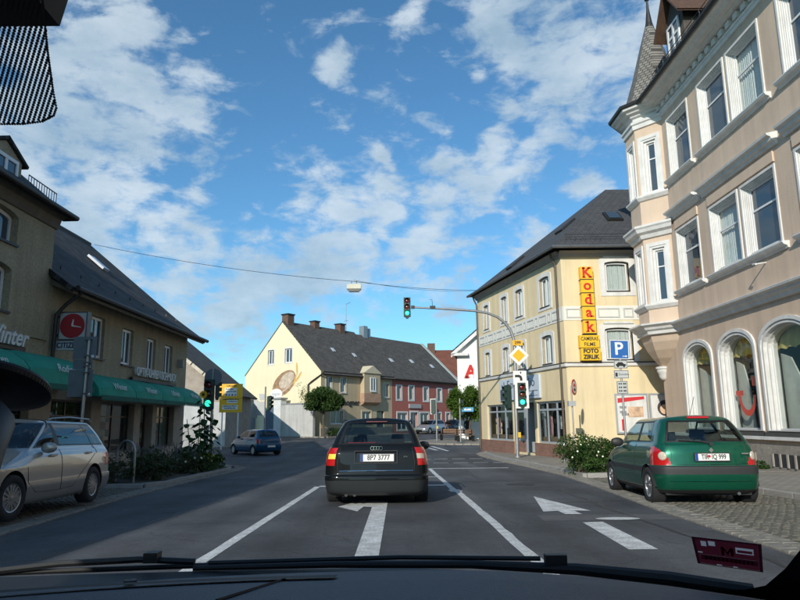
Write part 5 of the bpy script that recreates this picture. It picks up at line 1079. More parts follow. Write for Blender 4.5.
# far signal poles
def far_pole(x,y,h,label,parts):
    t=thing('signal_pole',label,'traffic light',(x,y,gz(y)+.1),0); MB().tube([(0,0,0),(0,0,h)],.06,8).build('post',M_GALV,t); parts(t,h); return t
def fp1(t,h): o=signal(t,-.22,.1,h-.65,165,lit=False); s=MB(); ringpath(s,outline(-.24,.24,-.58,.58),outline(-.17,.17,-.51,.51),-.02,.0); s.build('backing_board',M_SIGNW,o); MB().box(-.02,.10,-.12,-.06,.9,1.1).build('push_button',MATS['button_yellow'],t)
far_pole(2.78,49.6,3.2,'slim signal pole in front of the silver car by the maroon house',fp1)
def fp2(t,h):
    signal(t,.16,.12,h-.6,150,lit=False); b=MB().box(.12,.98,-.06,-.02,2.15,2.45).build('blue_arrow_sign',mat('sign_sky_blue',(.10,.36,.62),.45,var=.05),t); MB().box(.3,.8,-.066,-.061,2.24,2.36).build('arrow_bar',M_SIGNW,b)
far_pole(4.4,47.9,3.1,'signal pole with a small sky blue sign under the leafy tree',fp2)
def fp3(t,h):
    signal(t,.30,.1,h-1.25,70,lit=False); signal(t,.32,.5,h-1.2,90,lit=False); MB().prism([(-.52,h-.55),(-.02,h-.55),(-.12,h-1.05),(-.42,h-1.05)],.05,.07,'y').build('yield_sign_back',mat('back_pale',(.40,.42,.42),.5,.3,var=.1),t); MB().box(-.62,-.02,.05,.07,h-2.2,h-1.15).build('sign_back',MATS['back_pale'],t); MB().box(-.95,-.65,.3,.34,h-2.4,h-1.0).build('sign_back',MATS['back_pale'],t)
far_pole(-10.4,51,4.2,'signal pole with pale sign backs before the courtyard gate',fp3)
# suspended street lamp and its span wire
M_WIRE=mat('wire',(.05,.05,.055),.6,var=0)
WR=thing('span_wire','thin wire spanning the street from the dark roof to the yellow house','wire',(0,0,0),0)
def sag(a,b,s,n=14): a=Vector(a); b=Vector(b); return [a+(b-a)*k/n-Vector((0,0,s*4*(k/n)*(1-k/n))) for k in range(n+1)]
MB().tube(sag((-14.9,30.9,9.8),(-2.08,30,7.62),.22)+sag((-2.08,30,7.62),(4.7,38,8.75),.12)[1:],.012,5).build('cable',M_WIRE,WR)
MB().tube(sag((-2.08,30,7.68),(4.9,37.4,8.60),.22),.008,5).build('feed_cable',M_WIRE,WR)
SLM=thing('street_lamp','pale boxy street lamp hanging from the wire above the road','street lamp',(-2.08,30,7.25),0)
lm=MB(); 
for (w0,d0,z0_),(w1,d1_,z1_) in (((.33,.16,.0),(.33,.16,.17)),((.33,.16,.17),(.26,.12,.24))):
    lm.ring([[(-w0,-d0,z0_),(w0,-d0,z0_),(w0,d0,z0_),(-w0,d0,z0_)],[(-w1,-d1_,z1_),(w1,-d1_,z1_),(w1,d1_,z1_),(-w1,d1_,z1_)]])
lm.build('hood',mat('lamp_cream',(.60,.58,.46),.5,var=.08),SLM); MB().ring([[(-.22,-.1,-.13),(.22,-.1,-.13),(.22,.1,-.13),(-.22,.1,-.13)],[(-.34,-.17,0),(.34,-.17,0),(.34,.17,0),(-.34,.17,0)]]).build('diffuser',mat('lamp_glass',(.30,.30,.28),.2,var=.1),SLM)
hk=MB(); hk.tube([(-.12,0,.24),(-.12,0,.40)],.014,5); hk.tube([(.12,0,.24),(.12,0,.40)],.014,5); hk.build('hanger',M_DARKM,SLM)
# person in dark jacket waiting on the far pavement
def person(loc,rz,label):
    t=thing('person',label,'person',loc,rz)
    me=bpy.data.meshes.new('body'); 
    J=[(0,0,.95),(0,.01,1.15),(0,.02,1.38),(0,.02,1.48),(0,-.01,1.60),(0,-.01,1.72),(.10,0,.90),(.12,-.02,.50),(.12,.02,.09),(.12,-.14,.04),(-.10,0,.90),(-.11,-.01,.50),(-.12,.03,.09),(-.12,-.13,.04),(.19,.02,1.38),(.25,.04,1.12),(.22,-.10,.92),(.21,-.16,.86),(-.19,.02,1.38),(-.25,.05,1.12),(-.22,-.08,.92),(-.21,-.14,.86)]
    Ed=[(0,1),(1,2),(2,3),(3,4),(4,5),(0,6),(6,7),(7,8),(8,9),(0,10),(10,11),(11,12),(12,13),(2,14),(14,15),(15,16),(16,17),(2,18),(18,19),(19,20),(20,21)]
    Rr=[.15,.15,.16,.06,.10,.08,.10,.07,.05,.04,.10,.07,.05,.04,.075,.06,.045,.04,.075,.06,.045,.04]
    me.from_pydata(J,Ed,[]); o=link('body',me,t); o.modifiers.new('s','SKIN'); o.modifiers.new('u','SUBSURF').levels=1
    for v,r in zip(me.skin_vertices[0].data,Rr): v.radius=(r,r*.8)
    me.skin_vertices[0].data[0].use_root=True
    dg=bpy.context.evaluated_depsgraph_get(); dg.update(); m2=bpy.data.meshes.new_from_object(o.evaluated_get(dg)); o.modifiers.clear(); o.data=m2; m2.name='body'
    cm=[mat('jacket_dark',(.018,.02,.026),.8,var=.2),mat('trousers_grey',(.16,.16,.17),.8,var=.15),mat('skin',(.45,.27,.19),.6,var=.05),mat('hair_brown',(.05,.03,.02),.7,var=.1)]
    m2.materials.clear(); [m2.materials.append(x) for x in cm]
    for p in m2.polygons:
        c=p.center; p.material_index=3 if c.z>1.62 and c.y>-.06 or c.z>1.70 else 2 if c.z>1.46 or (c.z<.93 and abs(c.x)>.17) else 0 if c.z>.82 else 1
        if c.z<.10: p.material_index=0
        p.use_smooth=True
    return t
person((5.15,50.3,gz(50.3)+.1),150,'person in a dark jacket standing under the leafy tree')
# ---------------------------------------------------------------- cars: lofted bodies, x right, y forward, rear bumper at y=0
M_TYRE=mat('tyre_rubber',(.018,.018,.019),.85,var=.15,vscale=20); M_RIM=mat('alloy_rim',(.42,.43,.44),.35,.85,var=.05); M_PLAST=mat('black_plastic',(.022,.023,.025),.55,var=.08); M_RUB=mat('window_rubber',(.010,.010,.011),.5,var=0)
M_CAB=mat('cabin_dark',(.020,.020,.022),.9,var=.2,vscale=4); M_SEAT=mat('seat_cloth',(.045,.047,.052),.9,var=.2,vscale=8); M_CHR=mat('chrome',(.75,.76,.77),.12,1,var=0)
M_TAILR=mat('tail_red',(.50,.012,.012),.15,var=.08,vscale=25,coat=1); M_TAILW=mat('tail_clear',(.60,.52,.42),.15,var=.15,vscale=25,coat=1); M_PLATE=mat('plate_white',(.80,.80,.78),.35,var=.02); M_EU=mat('plate_blue',(.01,.06,.32),.4,var=0)
G_CAR=glass('car_glass',tint=(.60,.68,.65),refl=.075); G_CARD=glass('car_glass_dark',tint=(.22,.26,.26),refl=.08); G_HEAD=glass('headlamp_glass',tint=(.85,.87,.88),refl=.10,see=.6,dark=(.35,.36,.37))
def crom(P,t):
    n=len(P)-1; t=max(0,min(t,n-1e-9)); i=int(t); u=t-i; p0=P[max(i-1,0)]; p1=P[i]; p2=P[i+1]; p3=P[min(i+2,n)]
    a=tuple((p2[c]-p0[c])*.42 for c in range(3)); b=tuple((p3[c]-p1[c])*.42 for c in range(3)); u2=u*u; u3=u2*u
    return tuple((2*u3-3*u2+1)*p1[c]+(u3-2*u2+u)*a[c]+(-2*u3+3*u2)*p2[c]+(u3-u2)*b[c] for c in range(3))
def low_loop(w,z,yr,yf,C,rb=.06,rc=.22,rf=.40):
    zf=z if callable(z) else (lambda y:z)
    pts=[(0,yr),(.5*w,yr+rb*.25),(.84*w,yr+rb),(.975*w,yr+rc),(w,yr+rc+.28),(w,C['rw']+.12),(w,C['B']),(w,C['A']),(w*.995,C['fw']+.05),(.955*w,yf-rf),(.80*w,yf-rf*.36),(.45*w,yf-rf*.09),(0,yf)]
    return [(x,y,zf(y)) for x,y in pts]
def top_loop(w,z,yr,ya,C,rb=.05,rc=.14,zf=None,bow=.12,za=.0,side=.10):
    pts=[(0,yr),(.5*w,yr+rb*.25),(.86*w,yr+rb),(.985*w,yr+rc),(w,yr+rc+.30),(w,C['rw']+.12+max(0,yr-.2)*.5),(w*.995,C['B']-.02),(w*.97,ya-side),(.93*w,ya),(.80*w,ya+bow*.45),(.55*w,ya+bow*.75),(.28*w,ya+bow*.95),(0,ya+bow)]
    n=len(pts); return [(x,y,(z-.012*max(0,(i-6))/6*za if zf is None else zf(i))) for i,(x,y) in enumerate(pts)]
def car(name,label,loc,rz,C,si=8,sk=6,group=None):
    T=thing(name,label,'car',loc,rz,group); Ls=C['loops']; K=len(Ls)-1; M=len(Ls[0])-1
    S=lambda i,k:crom([crom(l,i) for l in Ls],k)
    # dense half grid
    cols=[[None]*(M*si+1) for _ in range(K*sk+1)]
    for a in range(M*si+1):
        col=[crom(l,a/si) for l in Ls]
        for b in range(K*sk+1): cols[b][a]=crom(col,b/sk)
    arches=[(C['rw'],C['wr'],C['ar']),(C['fw'],C['wr'],C['ar'])]
    def arch(p):
        if abs(p[0])<.55*C['w'] or p[2]>C['wr']+C['ar']: return None
        for (yc,zc_,ra) in arches:
            d=math.hypot(p[1]-yc,p[2]-zc_)
            if d<ra: return (yc,zc_,ra,d)
        return None
    parts={}
    for sgn in (1,-1):
        for b in range(K*sk):
            for a in range(M*si):
                q=[cols[b][a],cols[b][a+1],cols[b+1][a+1],cols[b+1][a]]
                if sgn<0: q=[(-p[0],p[1],p[2]) for p in reversed(q)]
                h=[arch(p) for p in q]
                if all(h): continue
                q=[p if not A else (p[0],A[0]+(p[1]-A[0])*A[2]/max(A[3],1e-4),A[1]+(p[2]-A[1])*A[2]/max(A[3],1e-4)) for p,A in zip(q,h)]
                c=tuple(sum(p[j] for p in q)/4 for j in range(3)); i=(a+.5)/si; k=(b+.5)/sk
                pn=C['classify'](i,k,c) or 'body'
                if pn in C['sided']: pn=(pn,sgn)
                parts.setdefault(pn,MB()).face(q)
    root={}
    mats=C['mats']; body=None
    order=sorted(parts,key=lambda p:0 if p=='body' else 1)
    import bmesh
    for pn in order:
        nm=pn if isinstance(pn,str) else pn[0]; me=parts[pn].mesh(nm,mats[nm])
        bm=bmesh.new(); bm.from_mesh(me); bmesh.ops.remove_doubles(bm,verts=bm.verts,dist=.0006); bm.to_mesh(me); bm.free()
        me.polygons.foreach_set('use_smooth',[True]*len(me.polygons)); me.set_sharp_from_angle(angle=R(38))
        par=T
        if nm in C.get('sub',{}):
            pk=(C['sub'][nm],pn[1]) if not isinstance(pn,str) else C['sub'][nm]; par=root.get(pk,T)
        o=link(nm,me,par); root[pn]=o
    # dark floor and wheel housings
    w=C['w']; L_=C['L']
    fl=MB().box(-.80*w,.80*w,.22,L_-.25,.17,.30); fl.box(-.50*w,.50*w,.30,L_-.4,.30,.55)
    for (yc,zc_,ra) in arches:
        for s in (1,-1):
            n=14; pr=None
            for j in range(n+1):
                t=math.pi*j/n; y=yc+ra*math.cos(t); z=zc_+ra*math.sin(t); cur=[(s*.50*w,y,z),(s*w*.985,y,z)]
                if pr: fl.face([pr[0],pr[1],cur[1],cur[0]])
                pr=cur
            fl.face([(s*.50*w,yc+ra*math.cos(math.pi*j/n),zc_+ra*math.sin(math.pi*j/n)) for j in range(n+1)])
    fl.build('underbody',M_CAB,T)
    # wheels
    wh=C['wr']; tw=C.get('tw',.195)
    key=(name,'wheel')
    ty=MB().lathe([(.02,.06),(wh*.60,.055),(wh*.62,0),(wh*.66,-.012),(wh*.90,-.018),(wh*.985,.006),(wh,.03),(wh,tw-.03),(wh*.985,tw-.006),(wh*.90,tw+.018),(wh*.62,tw),(.02,tw*.8)],(0,0,0),36,'x').mesh('wheel',M_TYRE,smooth=50)
    rm=MB(); rr=wh*.64; rm.lathe([(rr*.87,.03),(rr*.90,.0),(rr*.97,-.008),(rr*1.0,.0),(rr,.02)],(0,0,0),30,'x')
    ns=C.get('spokes',7)
    for j in range(ns):
        a=2*math.pi*j/ns; c_,s_0=math.cos(a),math.sin(a); Mx=Matrix(((1,0,0),(0,c_,-s_0),(0,s_0,c_)))
        rm.obox(Mx@Vector((.018,rr*.52,0)),(.03,rr*.80,C.get('sw',.045)),Mx)
    rm.lathe([(0,-.004),(rr*.20,.0),(rr*.22,.03)],(0,0,0),16,'x'); rm=rm.mesh('rim',C.get('rim',M_RIM))
    st=C.get('steer',0)
    for yc in (C['rw'],C['fw']):
        for s in (1,-1):
            x=s*(w-.015); o=link('wheel',ty,T,(x,yc,wh),(0,0,(R(180) if s>0 else 0)+(R(st) if yc==C['fw'] else 0))); link('rim',rm,o)
            # tyre lathe runs from outer face (0) inwards
    # interior seats
    if C.get('seats',True):
        for yy,zt in ((C['B']-.25,1.02),(C['rw']+.35,.98)):
            for s in (1,-1):
                b=MB(); xs=s*.36; b.ring([[(xs-.23,yy,.5),(xs+.23,yy,.5),(xs+.23,yy+.14,.5),(xs-.23,yy+.14,.5)],[(xs-.22,yy-.10,.85),(xs+.22,yy-.10,.85),(xs+.22,yy+.02,.85),(xs-.22,yy+.02,.85)],[(xs-.17,yy-.14,zt-.03),(xs+.17,yy-.14,zt-.03),(xs+.17,yy-.06,zt-.03),(xs-.17,yy-.06,zt-.03)]])
                o=b.build('seat',C.get('seatm',M_SEAT),T); MB().ring([[(xs-.09,yy-.16,zt),(xs+.09,yy-.16,zt),(xs+.09,yy-.08,zt),(xs-.09,yy-.08,zt)],[(xs-.13,yy-.18,zt+.06),(xs+.13,yy-.18,zt+.06),(xs+.13,yy-.09,zt+.06),(xs-.13,yy-.09,zt+.06)],[(xs-.11,yy-.18,zt+.17),(xs+.11,yy-.18,zt+.17),(xs+.11,yy-.11,zt+.17),(xs-.11,yy-.11,zt+.17)]]).build('headrest',C.get('seatm',M_SEAT),o)
    # mirrors
    for s in (1,-1):
        y,z=C['mirror']; mb=MB(); x0=s*(w*.86); 
        rg=[]
        for t in range(7):
            u=t/6; xx=x0+s*(.03+.22*u); hh=(.045,.072,.084,.086,.08,.066,.03)[t]; dd=hh*.75; rg.append([(xx,y-.01+dd*math.cos(2*math.pi*j/14)*(1 if math.cos(2*math.pi*j/14)>0 else .75),z+hh*math.sin(2*math.pi*j/14)) for j in range(14)])
        mb.ring(rg); mb.fix=True
        mb.build('mirror',C.get('mirrorm',mats['body']),T,smooth=70)
    # shut lines following the surface
    def seam(pts,r=.0045,nm='shut_line',m=M_RUB):
        for s in (1,-1):
            q=[]
            for (i,k) in pts:
                p=S(i,k); n=Vector((p[0],0,0)).normalized() if p[0]>.3*w else Vector((0,-1,0)); q.append((s*(p[0]+.002*n.x),p[1]+.002*n.y,p[2]))
            MB().tube(q,r,5).build(nm,m,root['body'])
    for pts in C.get('seams',[]): seam(pts)
    return T,S,root
def rear_y(C,z):
    P=[(l[0][2],l[0][1]) for l in C['loops']]
    for (a,ya),(b,yb) in zip(P,P[1:]):
        if a<=z<=b: return ya+(yb-ya)*(z-a)/(b-a)
    return 0
def plate_on(T,C,z,w=.52,h=.11,txt='',x=0,dot=None,y=None,sx=.85):
    yy=(rear_y(C,z) if y is None else y)-.012; p=MB().box(x-w/2,x+w/2,yy-.012,yy,z-h/2,z+h/2).build('number_plate',M_PLATE,T)
    s=MB(); o=(x-w/2-.012,x+w/2+.012,z-h/2-.012,z+h/2+.012); ringpath(s,outline(*o),inset(o,.014),yy-.016,yy-.0); s.build('plate_frame',M_PLAST,p)
    MB().box(x-w/2+.004,x-w/2+.045,yy-.0135,yy-.0121,z-h/2+.003,z+h/2-.003).build('country_strip',M_EU,p)
    if txt: text('plate_text',txt,h*.98,M_BLK,p,(x+.022,yy-.0135,z),ext=.0008,bold=.002,sx=sx)
    if dot is not None: MB().lathe([(0,0),(.022,0),(.022,.001)],(x+dot,yy-.0140,z+.012),12,'y').build('seal',M_SIGNR,p)
    return p
def ztab(tab): return lambda y:lerp_tab(tab,y)
# ---- black estate (ahead)
def estate_cfg(L=4.54,w=.885,H=1.44,rw=.98,fw=3.63,wr=.315,paintm=None,B=2.22,A=3.02):
    C=dict(L=L,w=w,rw=rw,fw=fw,wr=wr,ar=wr+.055,B=B,A=A); f=H/1.44
    zb=ztab([(0,.955),(1.6,.945),(2.9,.93),(3.3,.86),(L-.3,.70)]); zs=ztab([(0,.88),(2.9,.86),(L-.2,.66)])
    C['loops']=[low_loop(w*.90,.19,.12,L-.16,C),low_loop(w*.965,.25,.035,L-.05,C,.05),low_loop(w,.42,.0,L,C,.05),low_loop(w,.505,.008,L-.01,C,.05),low_loop(w*.998,.53,.055,L-.03,C,.05),low_loop(w*.995,.72,.075,L-.06,C,.05),low_loop(w*.965,zs,.095,L-.12,C,.05),low_loop(w*.925,zb,.125,L-.30,C,.05,.2,.5),
      top_loop(w*.865,0,.16,A+.06,C,.05,.16,zf=lambda i:.985*f if i<7 else .955*f),top_loop(w*.785,1.18*f,.33,A-.32,C,.05,.16),top_loop(w*.675,1.355*f,.50,A-.66,C,.05,.16),top_loop(w*.60,1.405*f,.57,A-.80,C,.05,.18),top_loop(w*.33,1.432*f,.62,A-.88,C,.03,.1),top_loop(.001,1.438*f,.63,A-.90,C,.0,.02,bow=.10)]
    return C
G_REAR=G_CARD
aud=estate_cfg(H=1.47)
def cls_audi(i,k,c):
    if k<3.0 and k>=.0 and False: return None
    if k<2.55 and c[2]<.435 and c[1]<.9 and k>.9 and i<4.2 and c[2]>.22: return 'rear_bumper'
    if k<1.0: return 'sill'
    if c[1]<.42 and i<3.35 and i>1.80 and .675<c[2]<.965 and k>4.3:
        return 'reverse_lamp' if .79<c[2]<.865 and i<2.6 else 'tail_light'
    if 8.12<k<10.1:
        if i<2.0: return 'rear_window' if 8.3<k<9.95 and i<1.8 else 'window_trim'
        if 3.25<i<7.0: 
            if 4.95<i<5.12 or 5.92<i<6.08 or k<8.22 or k>9.95: return 'window_trim'
            return 'side_window'
        if i>7.55: return 'windscreen'
    return None
aud.update(classify=cls_audi,sided=('tail_light','reverse_lamp','side_window'),sub={'reverse_lamp':'tail_light'},mats=dict(body=paint('black_paint',(.006,.0075,.008),.0,.5,.06,.6,.05),rear_bumper=mat('bumper_grey',(.022,.025,.027),.65,var=.06,spec=.2),sill=M_PLAST,tail_light=M_TAILR,reverse_lamp=M_TAILW,rear_window=G_CAR,window_trim=M_RUB,side_window=G_CAR,windscreen=G_CAR),mirror=(2.72,.96),mirrorm=M_PLAST,spokes=7,
  seams=[[(0,4.2),(1.0,4.2),(1.6,4.25),(1.62,5),(1.60,6.0),(1.62,7.0),(1.9,8)],[(5.0,k/2) for k in range(6,16)],[(6.0,k/2) for k in range(3,16)]])
AX,AY=-.40,11.1
T,S,rt=car('estate_car','black estate car seen from behind, waiting in the turning lane',(AX,AY,gz(AY+2.2)+.022),0,aud,si=10,sk=8)
T.rotation_euler=(R(-1.29),0,R(0))
rt[('reverse_lamp',-1)].data.materials[0]=mat('indicator_lit',(1,.42,.05),.3,var=0,emit=.7); rt[('reverse_lamp',-1)]['label']='lit amber indicator'
plate_on(T,aud,.80,.56,.12,'8P7 3777',x=.02,y=.070)
rec=MB(); o=(-.36,.36,.705,.915); ringpath(rec,outline(*o),inset(o,.012),.055,.085); rec.build('plate_recess',M_PLAST,T)
MB().tube([(-.62,.072,.585),(0,.056,.590),(.62,.072,.585)],.009,6).build('chrome_strip',M_CHR,T)
for k in range(4): MB().tube([(-.063+k*.046+.030*math.cos(t),.086,.955+.030*math.sin(t)) for t in [2*math.pi*j/18 for j in range(19)]],.0055,5,cap=False).build('ring_emblem',M_CHR,T)
MB().box(.46,.53,.068,.074,.80,.825).build('model_badge',M_CHR,T)
for s in (1,-1): MB().tube([(s*.60,.62,1.405),(s*.615,.75,1.448),(s*.62,1.6,1.458),(s*.60,2.15,1.43)],.014,6).build('roof_rail',M_PLAST,T,smooth=60)
MB().obox((0,.515,1.398),(.36,.04,.016),Matrix.Rotation(R(-15),3,'X')).build('brake_light',mat('brake_dark',(.13,.008,.008),.3,var=0),T)
MB().cyl((0,.75,1.43),.022,.05).build('roof_aerial',M_PLAST,T)
for x in (-.50,-.36): MB().cyl((x,.09,.20),.026,.25,'y',14).build('exhaust',M_DARKM,T)
MB().tube([(.0,.165,1.0),(-.2,.18,1.012),(-.52,.22,1.02)],.007,5).build('rear_wiper',M_RUB,T)
pc=MB(); pc.ring([[(-.62,.35,.96),(.05,.35,.96),(.05,.75,.96),(-.62,.75,.96)],[(-.50,.40,1.05),(-.02,.40,1.05),(-.02,.70,1.05),(-.50,.70,1.05)]]); pc.build('red_blanket',mat('blanket_red',(.55,.04,.05),.9,var=.25,vscale=9),T)
MB().box(-.70,.70,.25,1.4,.30,.90).build('boot_cover',M_CAB,T)
# ---- green hatchback (parked right)
def hatch_cfg(L=3.81,w=.82,H=1.42,rw=.62,fw=3.09,wr=.295,B=1.85,A=2.62,ry=.14):
    C=dict(L=L,w=w,rw=rw,fw=fw,wr=wr,ar=wr+.05,B=B,A=A); f=H/1.42
    zb=ztab([(0,.94),(1.4,.92),(A-.1,.90),(A+.3,.84),(L-.3,.68)]); zs=ztab([(0,.82),(A-.2,.80),(L-.2,.62)])
    C['loops']=[low_loop(w*.90,.20,.14,L-.18,C,.07,.22),low_loop(w*.965,.27,.05,L-.06,C,.08,.24),low_loop(w*.995,.42,.01,L,C,.08,.24),low_loop(w,.505,.0,L-.01,C,.08,.24),low_loop(w,.605,.0,L-.03,C,.08,.24),low_loop(w*.995,.635,.035,L-.06,C,.08,.24),low_loop(w*.975,zs,.05,L-.14,C,.08,.24),low_loop(w*.93,zb,.085,L-.34,C,.08,.24,.5),
      top_loop(w*.885,0,.115,A+.06,C,.08,.2,zf=lambda i:.975*f if i<7 else .925*f),top_loop(w*.80,1.16*f,.20,A-.30,C,.09,.22),top_loop(w*.70,1.325*f,.33,A-.62,C,.09,.22),top_loop(w*.60,1.385*f,.42,A-.76,C,.07,.2),top_loop(w*.33,1.414*f,.48,A-.84,C,.04,.12),top_loop(.001,1.42*f,.50,A-.86,C,.0,.02,bow=.10)]
    return C
cl=hatch_cfg()
def cls_clio(i,k,c):
    if 2.9<k<5.0 and .50<c[2]<.625 and i<4.0: return 'bumper_strip'
    if k<.9: return 'sill'
    if i>4.7 and 2.95<k<3.75 and i<8.0: return 'side_strip'
    if c[1]<.50 and i<3.5 and .64<c[2]<.955 and k>4.6:
        e=.585+.19*max(0,(c[2]-.66)/.29)**1.3
        if abs(c[0])>e: return 'tail_light'
    if 8.10<k<10.1:
        if i<2.05: return 'rear_window' if 8.3<k<9.92 and i<1.85 else 'window_trim'
        if 3.75<i<7.05:
            if 5.45<i<5.62 or k<8.24 or k>9.92 or i<3.9: return 'window_trim'
            return 'side_window'
        if i>7.6: return 'windscreen'
    return None
M_GREEN=paint('green_paint',(.005,.105,.058),.45,.30)
cl.update(classify=cls_clio,sided=('tail_light','reverse_lamp','side_window','side_strip'),sub={'reverse_lamp':'tail_light'},mats=dict(body=M_GREEN,bumper_strip=mat('strip_black',(.03,.032,.034),.6,var=.06),sill=M_PLAST,side_strip=MATS['strip_black'],tail_light=M_TAILR,reverse_lamp=M_TAILW,rear_window=G_CAR,window_trim=M_RUB,side_window=G_CAR,windscreen=G_CAR),mirror=(2.30,.98),mirrorm=M_PLAST,spokes=5,sw=.07,
  seams=[[(0,5.1),(1.0,5.1),(1.55,5.15),(1.55,6.0),(1.70,7.0),(2.05,8.1)],[(5.55,k/2) for k in range(4,16)],[(5.55,3),(6,2.6),(7.0,2.8),(7.4,4),(7.35,6),(7.2,7.5)]])
HX,HYY=4.86,10.42
T,S,rt=car('hatchback_car','dark green hatchback parked half on the setts at the right kerb',(HX,HYY,gz(HYY+1.9)+.034),-4,cl,si=10,sk=8)
T.rotation_euler=(R(-1.29),0,R(-4))
plate_on(T,cl,.76,.52,.11,'TIR  IQ 999',x=.03,dot=-.045,y=.040,sx=.72)
tr=MB(); tr.obox((.0,.40,1.375),(.34,.05,.035),Matrix.Rotation(R(-25),3,'X')); tr.build('brake_light',M_TAILR,T)
wp=MB(); wp.tube([(.05,.085,.965),(-.10,.10,1.0),(-.42,.14,1.02)],.012,6); wp.cyl((.05,.06,.955),.03,.05,'y',12); wp.build('rear_wiper',M_PLAST,T)
MB().tube([(0,.75,1.40),(0,.45,1.72)],.004,5).build('roof_aerial',M_PLAST,T)
best=min(((abs(S(i_/20,k_/20)[0]-.70)+abs(S(i_/20,k_/20)[2]-.775),i_/20,k_/20) for i_ in range(25,60) for k_ in range(100,140)))
for s in (1,-1):
    p=Vector(S(best[1],best[2])); n_=(Vector(S(best[1]+.05,best[2]))-p).cross(Vector(S(best[1],best[2]+.05))-p).normalized(); n_=n_ if n_.y<0 else -n_
    p.x*=s; n_.x*=s; q=n_.to_track_quat('Z','Y').to_matrix().to_4x4(); q.translation=p-n_*.012
    rl_=MB().lathe([(.070,0),(.066,.016),(.05,.024),(.0,.028)],(0,0,0),24).build('reverse_lamp',M_TAILW,T,smooth=60); rl_.matrix_local=q
MB().tube([(-.74,.16,.40),(-.60,.055,.40),(-.3,.012,.40),(0,.004,.40),(.3,.012,.40),(.60,.055,.40),(.74,.16,.40)],.008,5).build('bumper_crease',M_GREEN,T,smooth=60)
em=MB().prism([(.03,.905),(.065,.865),(.03,.825),(-.005,.865)],.035,.05,'y'); em.build('diamond_badge',M_CHR,T); MB().box(.50,.60,.05,.06,.80,.82).build('model_badge',M_CHR,T)
MB().box(-.62,.62,.22,.75,.30,.80).build('parcel_shelf',M_CAB,T); MB().cyl((.42,.12,.20),.025,.2,'y',12).build('exhaust',M_ZINC,T)
for i_,s in ((5.75,1),(5.75,-1)):
    p=S(5.75,6.3); MB().box(s*p[0]-.012,s*p[0]+.016*s+.012*(s>0),p[1],p[1]+.17,p[2]-.02,p[2]+.015).build('door_handle',M_GREEN,T)
# ---- silver estate (parked left, facing the camera)
go=estate_cfg(4.62,.885,1.47,.98,3.68,.32,B=2.25,A=3.05)
def cls_golf(i,k,c):
    if k<.9: return 'sill'
    if i>10.9 and k<2.3 and c[1]>3.5: return 'grille'
    if c[1]>3.95 and 9.0<i<10.9 and .58<c[2]<.74 and k>3: return 'headlight'
    if c[1]<.55 and i<3.9 and i>1.7 and .66<c[2]<.93 and k>4.3: return 'tail_light'
    if 8.12<k<10.1:
        if i<2.0: return 'rear_window' if 8.3<k<9.95 and i<1.8 else 'window_trim'
        if 3.3<i<7.0:
            if 4.55<i<4.68 or 5.92<i<6.10 or k<8.22 or k>9.95: return 'window_trim'
            return 'side_window'
        if i>7.55: return 'windscreen'
    return None
go.update(classify=cls_golf,sided=('tail_light','side_window','headlight'),mats=dict(body=paint('silver_paint',(.42,.40,.37),.5,.32),sill=MATS['silver_paint'],grille=M_PLAST,headlight=G_HEAD,tail_light=M_TAILR,rear_window=G_CARD,window_trim=M_RUB,side_window=G_CARD,windscreen=G_CAR),mirror=(2.80,1.0),spokes=14,sw=.03,steer=-6,
  seams=[[(4.62,k/2) for k in range(12,16)]+[(4.62,8.2)],[(6.0,k/2) for k in range(3,16)],[(4.75,6),(5.1,5.2),(5.45,3),(5.6,1.6),(6,1.5),(6.5,1.5),(7,1.6),(7.35,3),(7.4,5),(7.3,7.4)]])
GX,GY=-6.08,12.30
T,S,rt=car('estate_car','silver beige estate car parked at left edge facing the camera',(GX,GY,gz(10.4)+.036),180+2.5,go,si=10,sk=8)
T.rotation_euler=(R(1.29),0,R(180+2.5)); T.scale=(.94,.94,.93)
for s in (1,-1):
    MB().tube([(s*.60,.62,1.435),(s*.62,.78,1.49),(s*.625,1.6,1.505),(s*.61,2.2,1.47),(s*.60,2.28,1.44)],.016,6).build('roof_rail',mat('rail_silver',(.40,.41,.42),.4,.7,var=.05),T,smooth=60)
    for i_ in (5.15,6.35):
        p=S(i_,6.0); MB().obox((s*(p[0]+.012),p[1],p[2]+.02),(.03,.19,.032)).build('door_handle',MATS['silver_paint'],T)
    for q in ([(7.0,2.3),(8,2.2)],): pass
MB().box(-.70,.70,.25,1.4,.30,.90).build('boot_cover',M_CAB,T)
# ---- blue hatchback crossing
po=hatch_cfg(3.72,.82,1.42,.60,3.01,.285)
def cls_polo(i,k,c):
    if k<.9: return 'sill'
    if c[1]<.55 and i<3.5 and i>1.75 and .68<c[2]<.90 and k>4.3: return 'tail_light'
    if c[1]>L_-.6 and 9.2<i<10.8 and .55<c[2]<.70: return 'headlight'
    if 8.10<k<10.1:
        if i<2.05: return 'rear_window' if 8.2<k<9.92 and i<1.85 else 'window_trim'
        if 3.75<i<7.05:
            if 5.45<i<5.65: return None
            if k<8.24 or k>9.92 or i<3.9: return 'window_trim'
            return 'side_window'
        if i>7.6: return 'windscreen'
    return None
L_=3.72
po.update(classify=cls_polo,sided=('tail_light','side_window','headlight'),mats=dict(body=paint('blue_paint',(.004,.075,.165),.3,.3),sill=M_PLAST,tail_light=M_TAILR,headlight=G_HEAD,rear_window=G_CARD,window_trim=M_RUB,side_window=G_CARD,windscreen=G_CAR),mirror=(2.28,.98),spokes=9,sw=.05,seams=[[(5.55,k/2) for k in range(4,16)]])
T,S,rt=car('hatchback_car','small blue hatchback turning left across the junction',(-7.15,37.0,gz(38)+.003),40,po,si=6,sk=5)
plate_on(T,po,.50,.52,.11,'',y=.0)
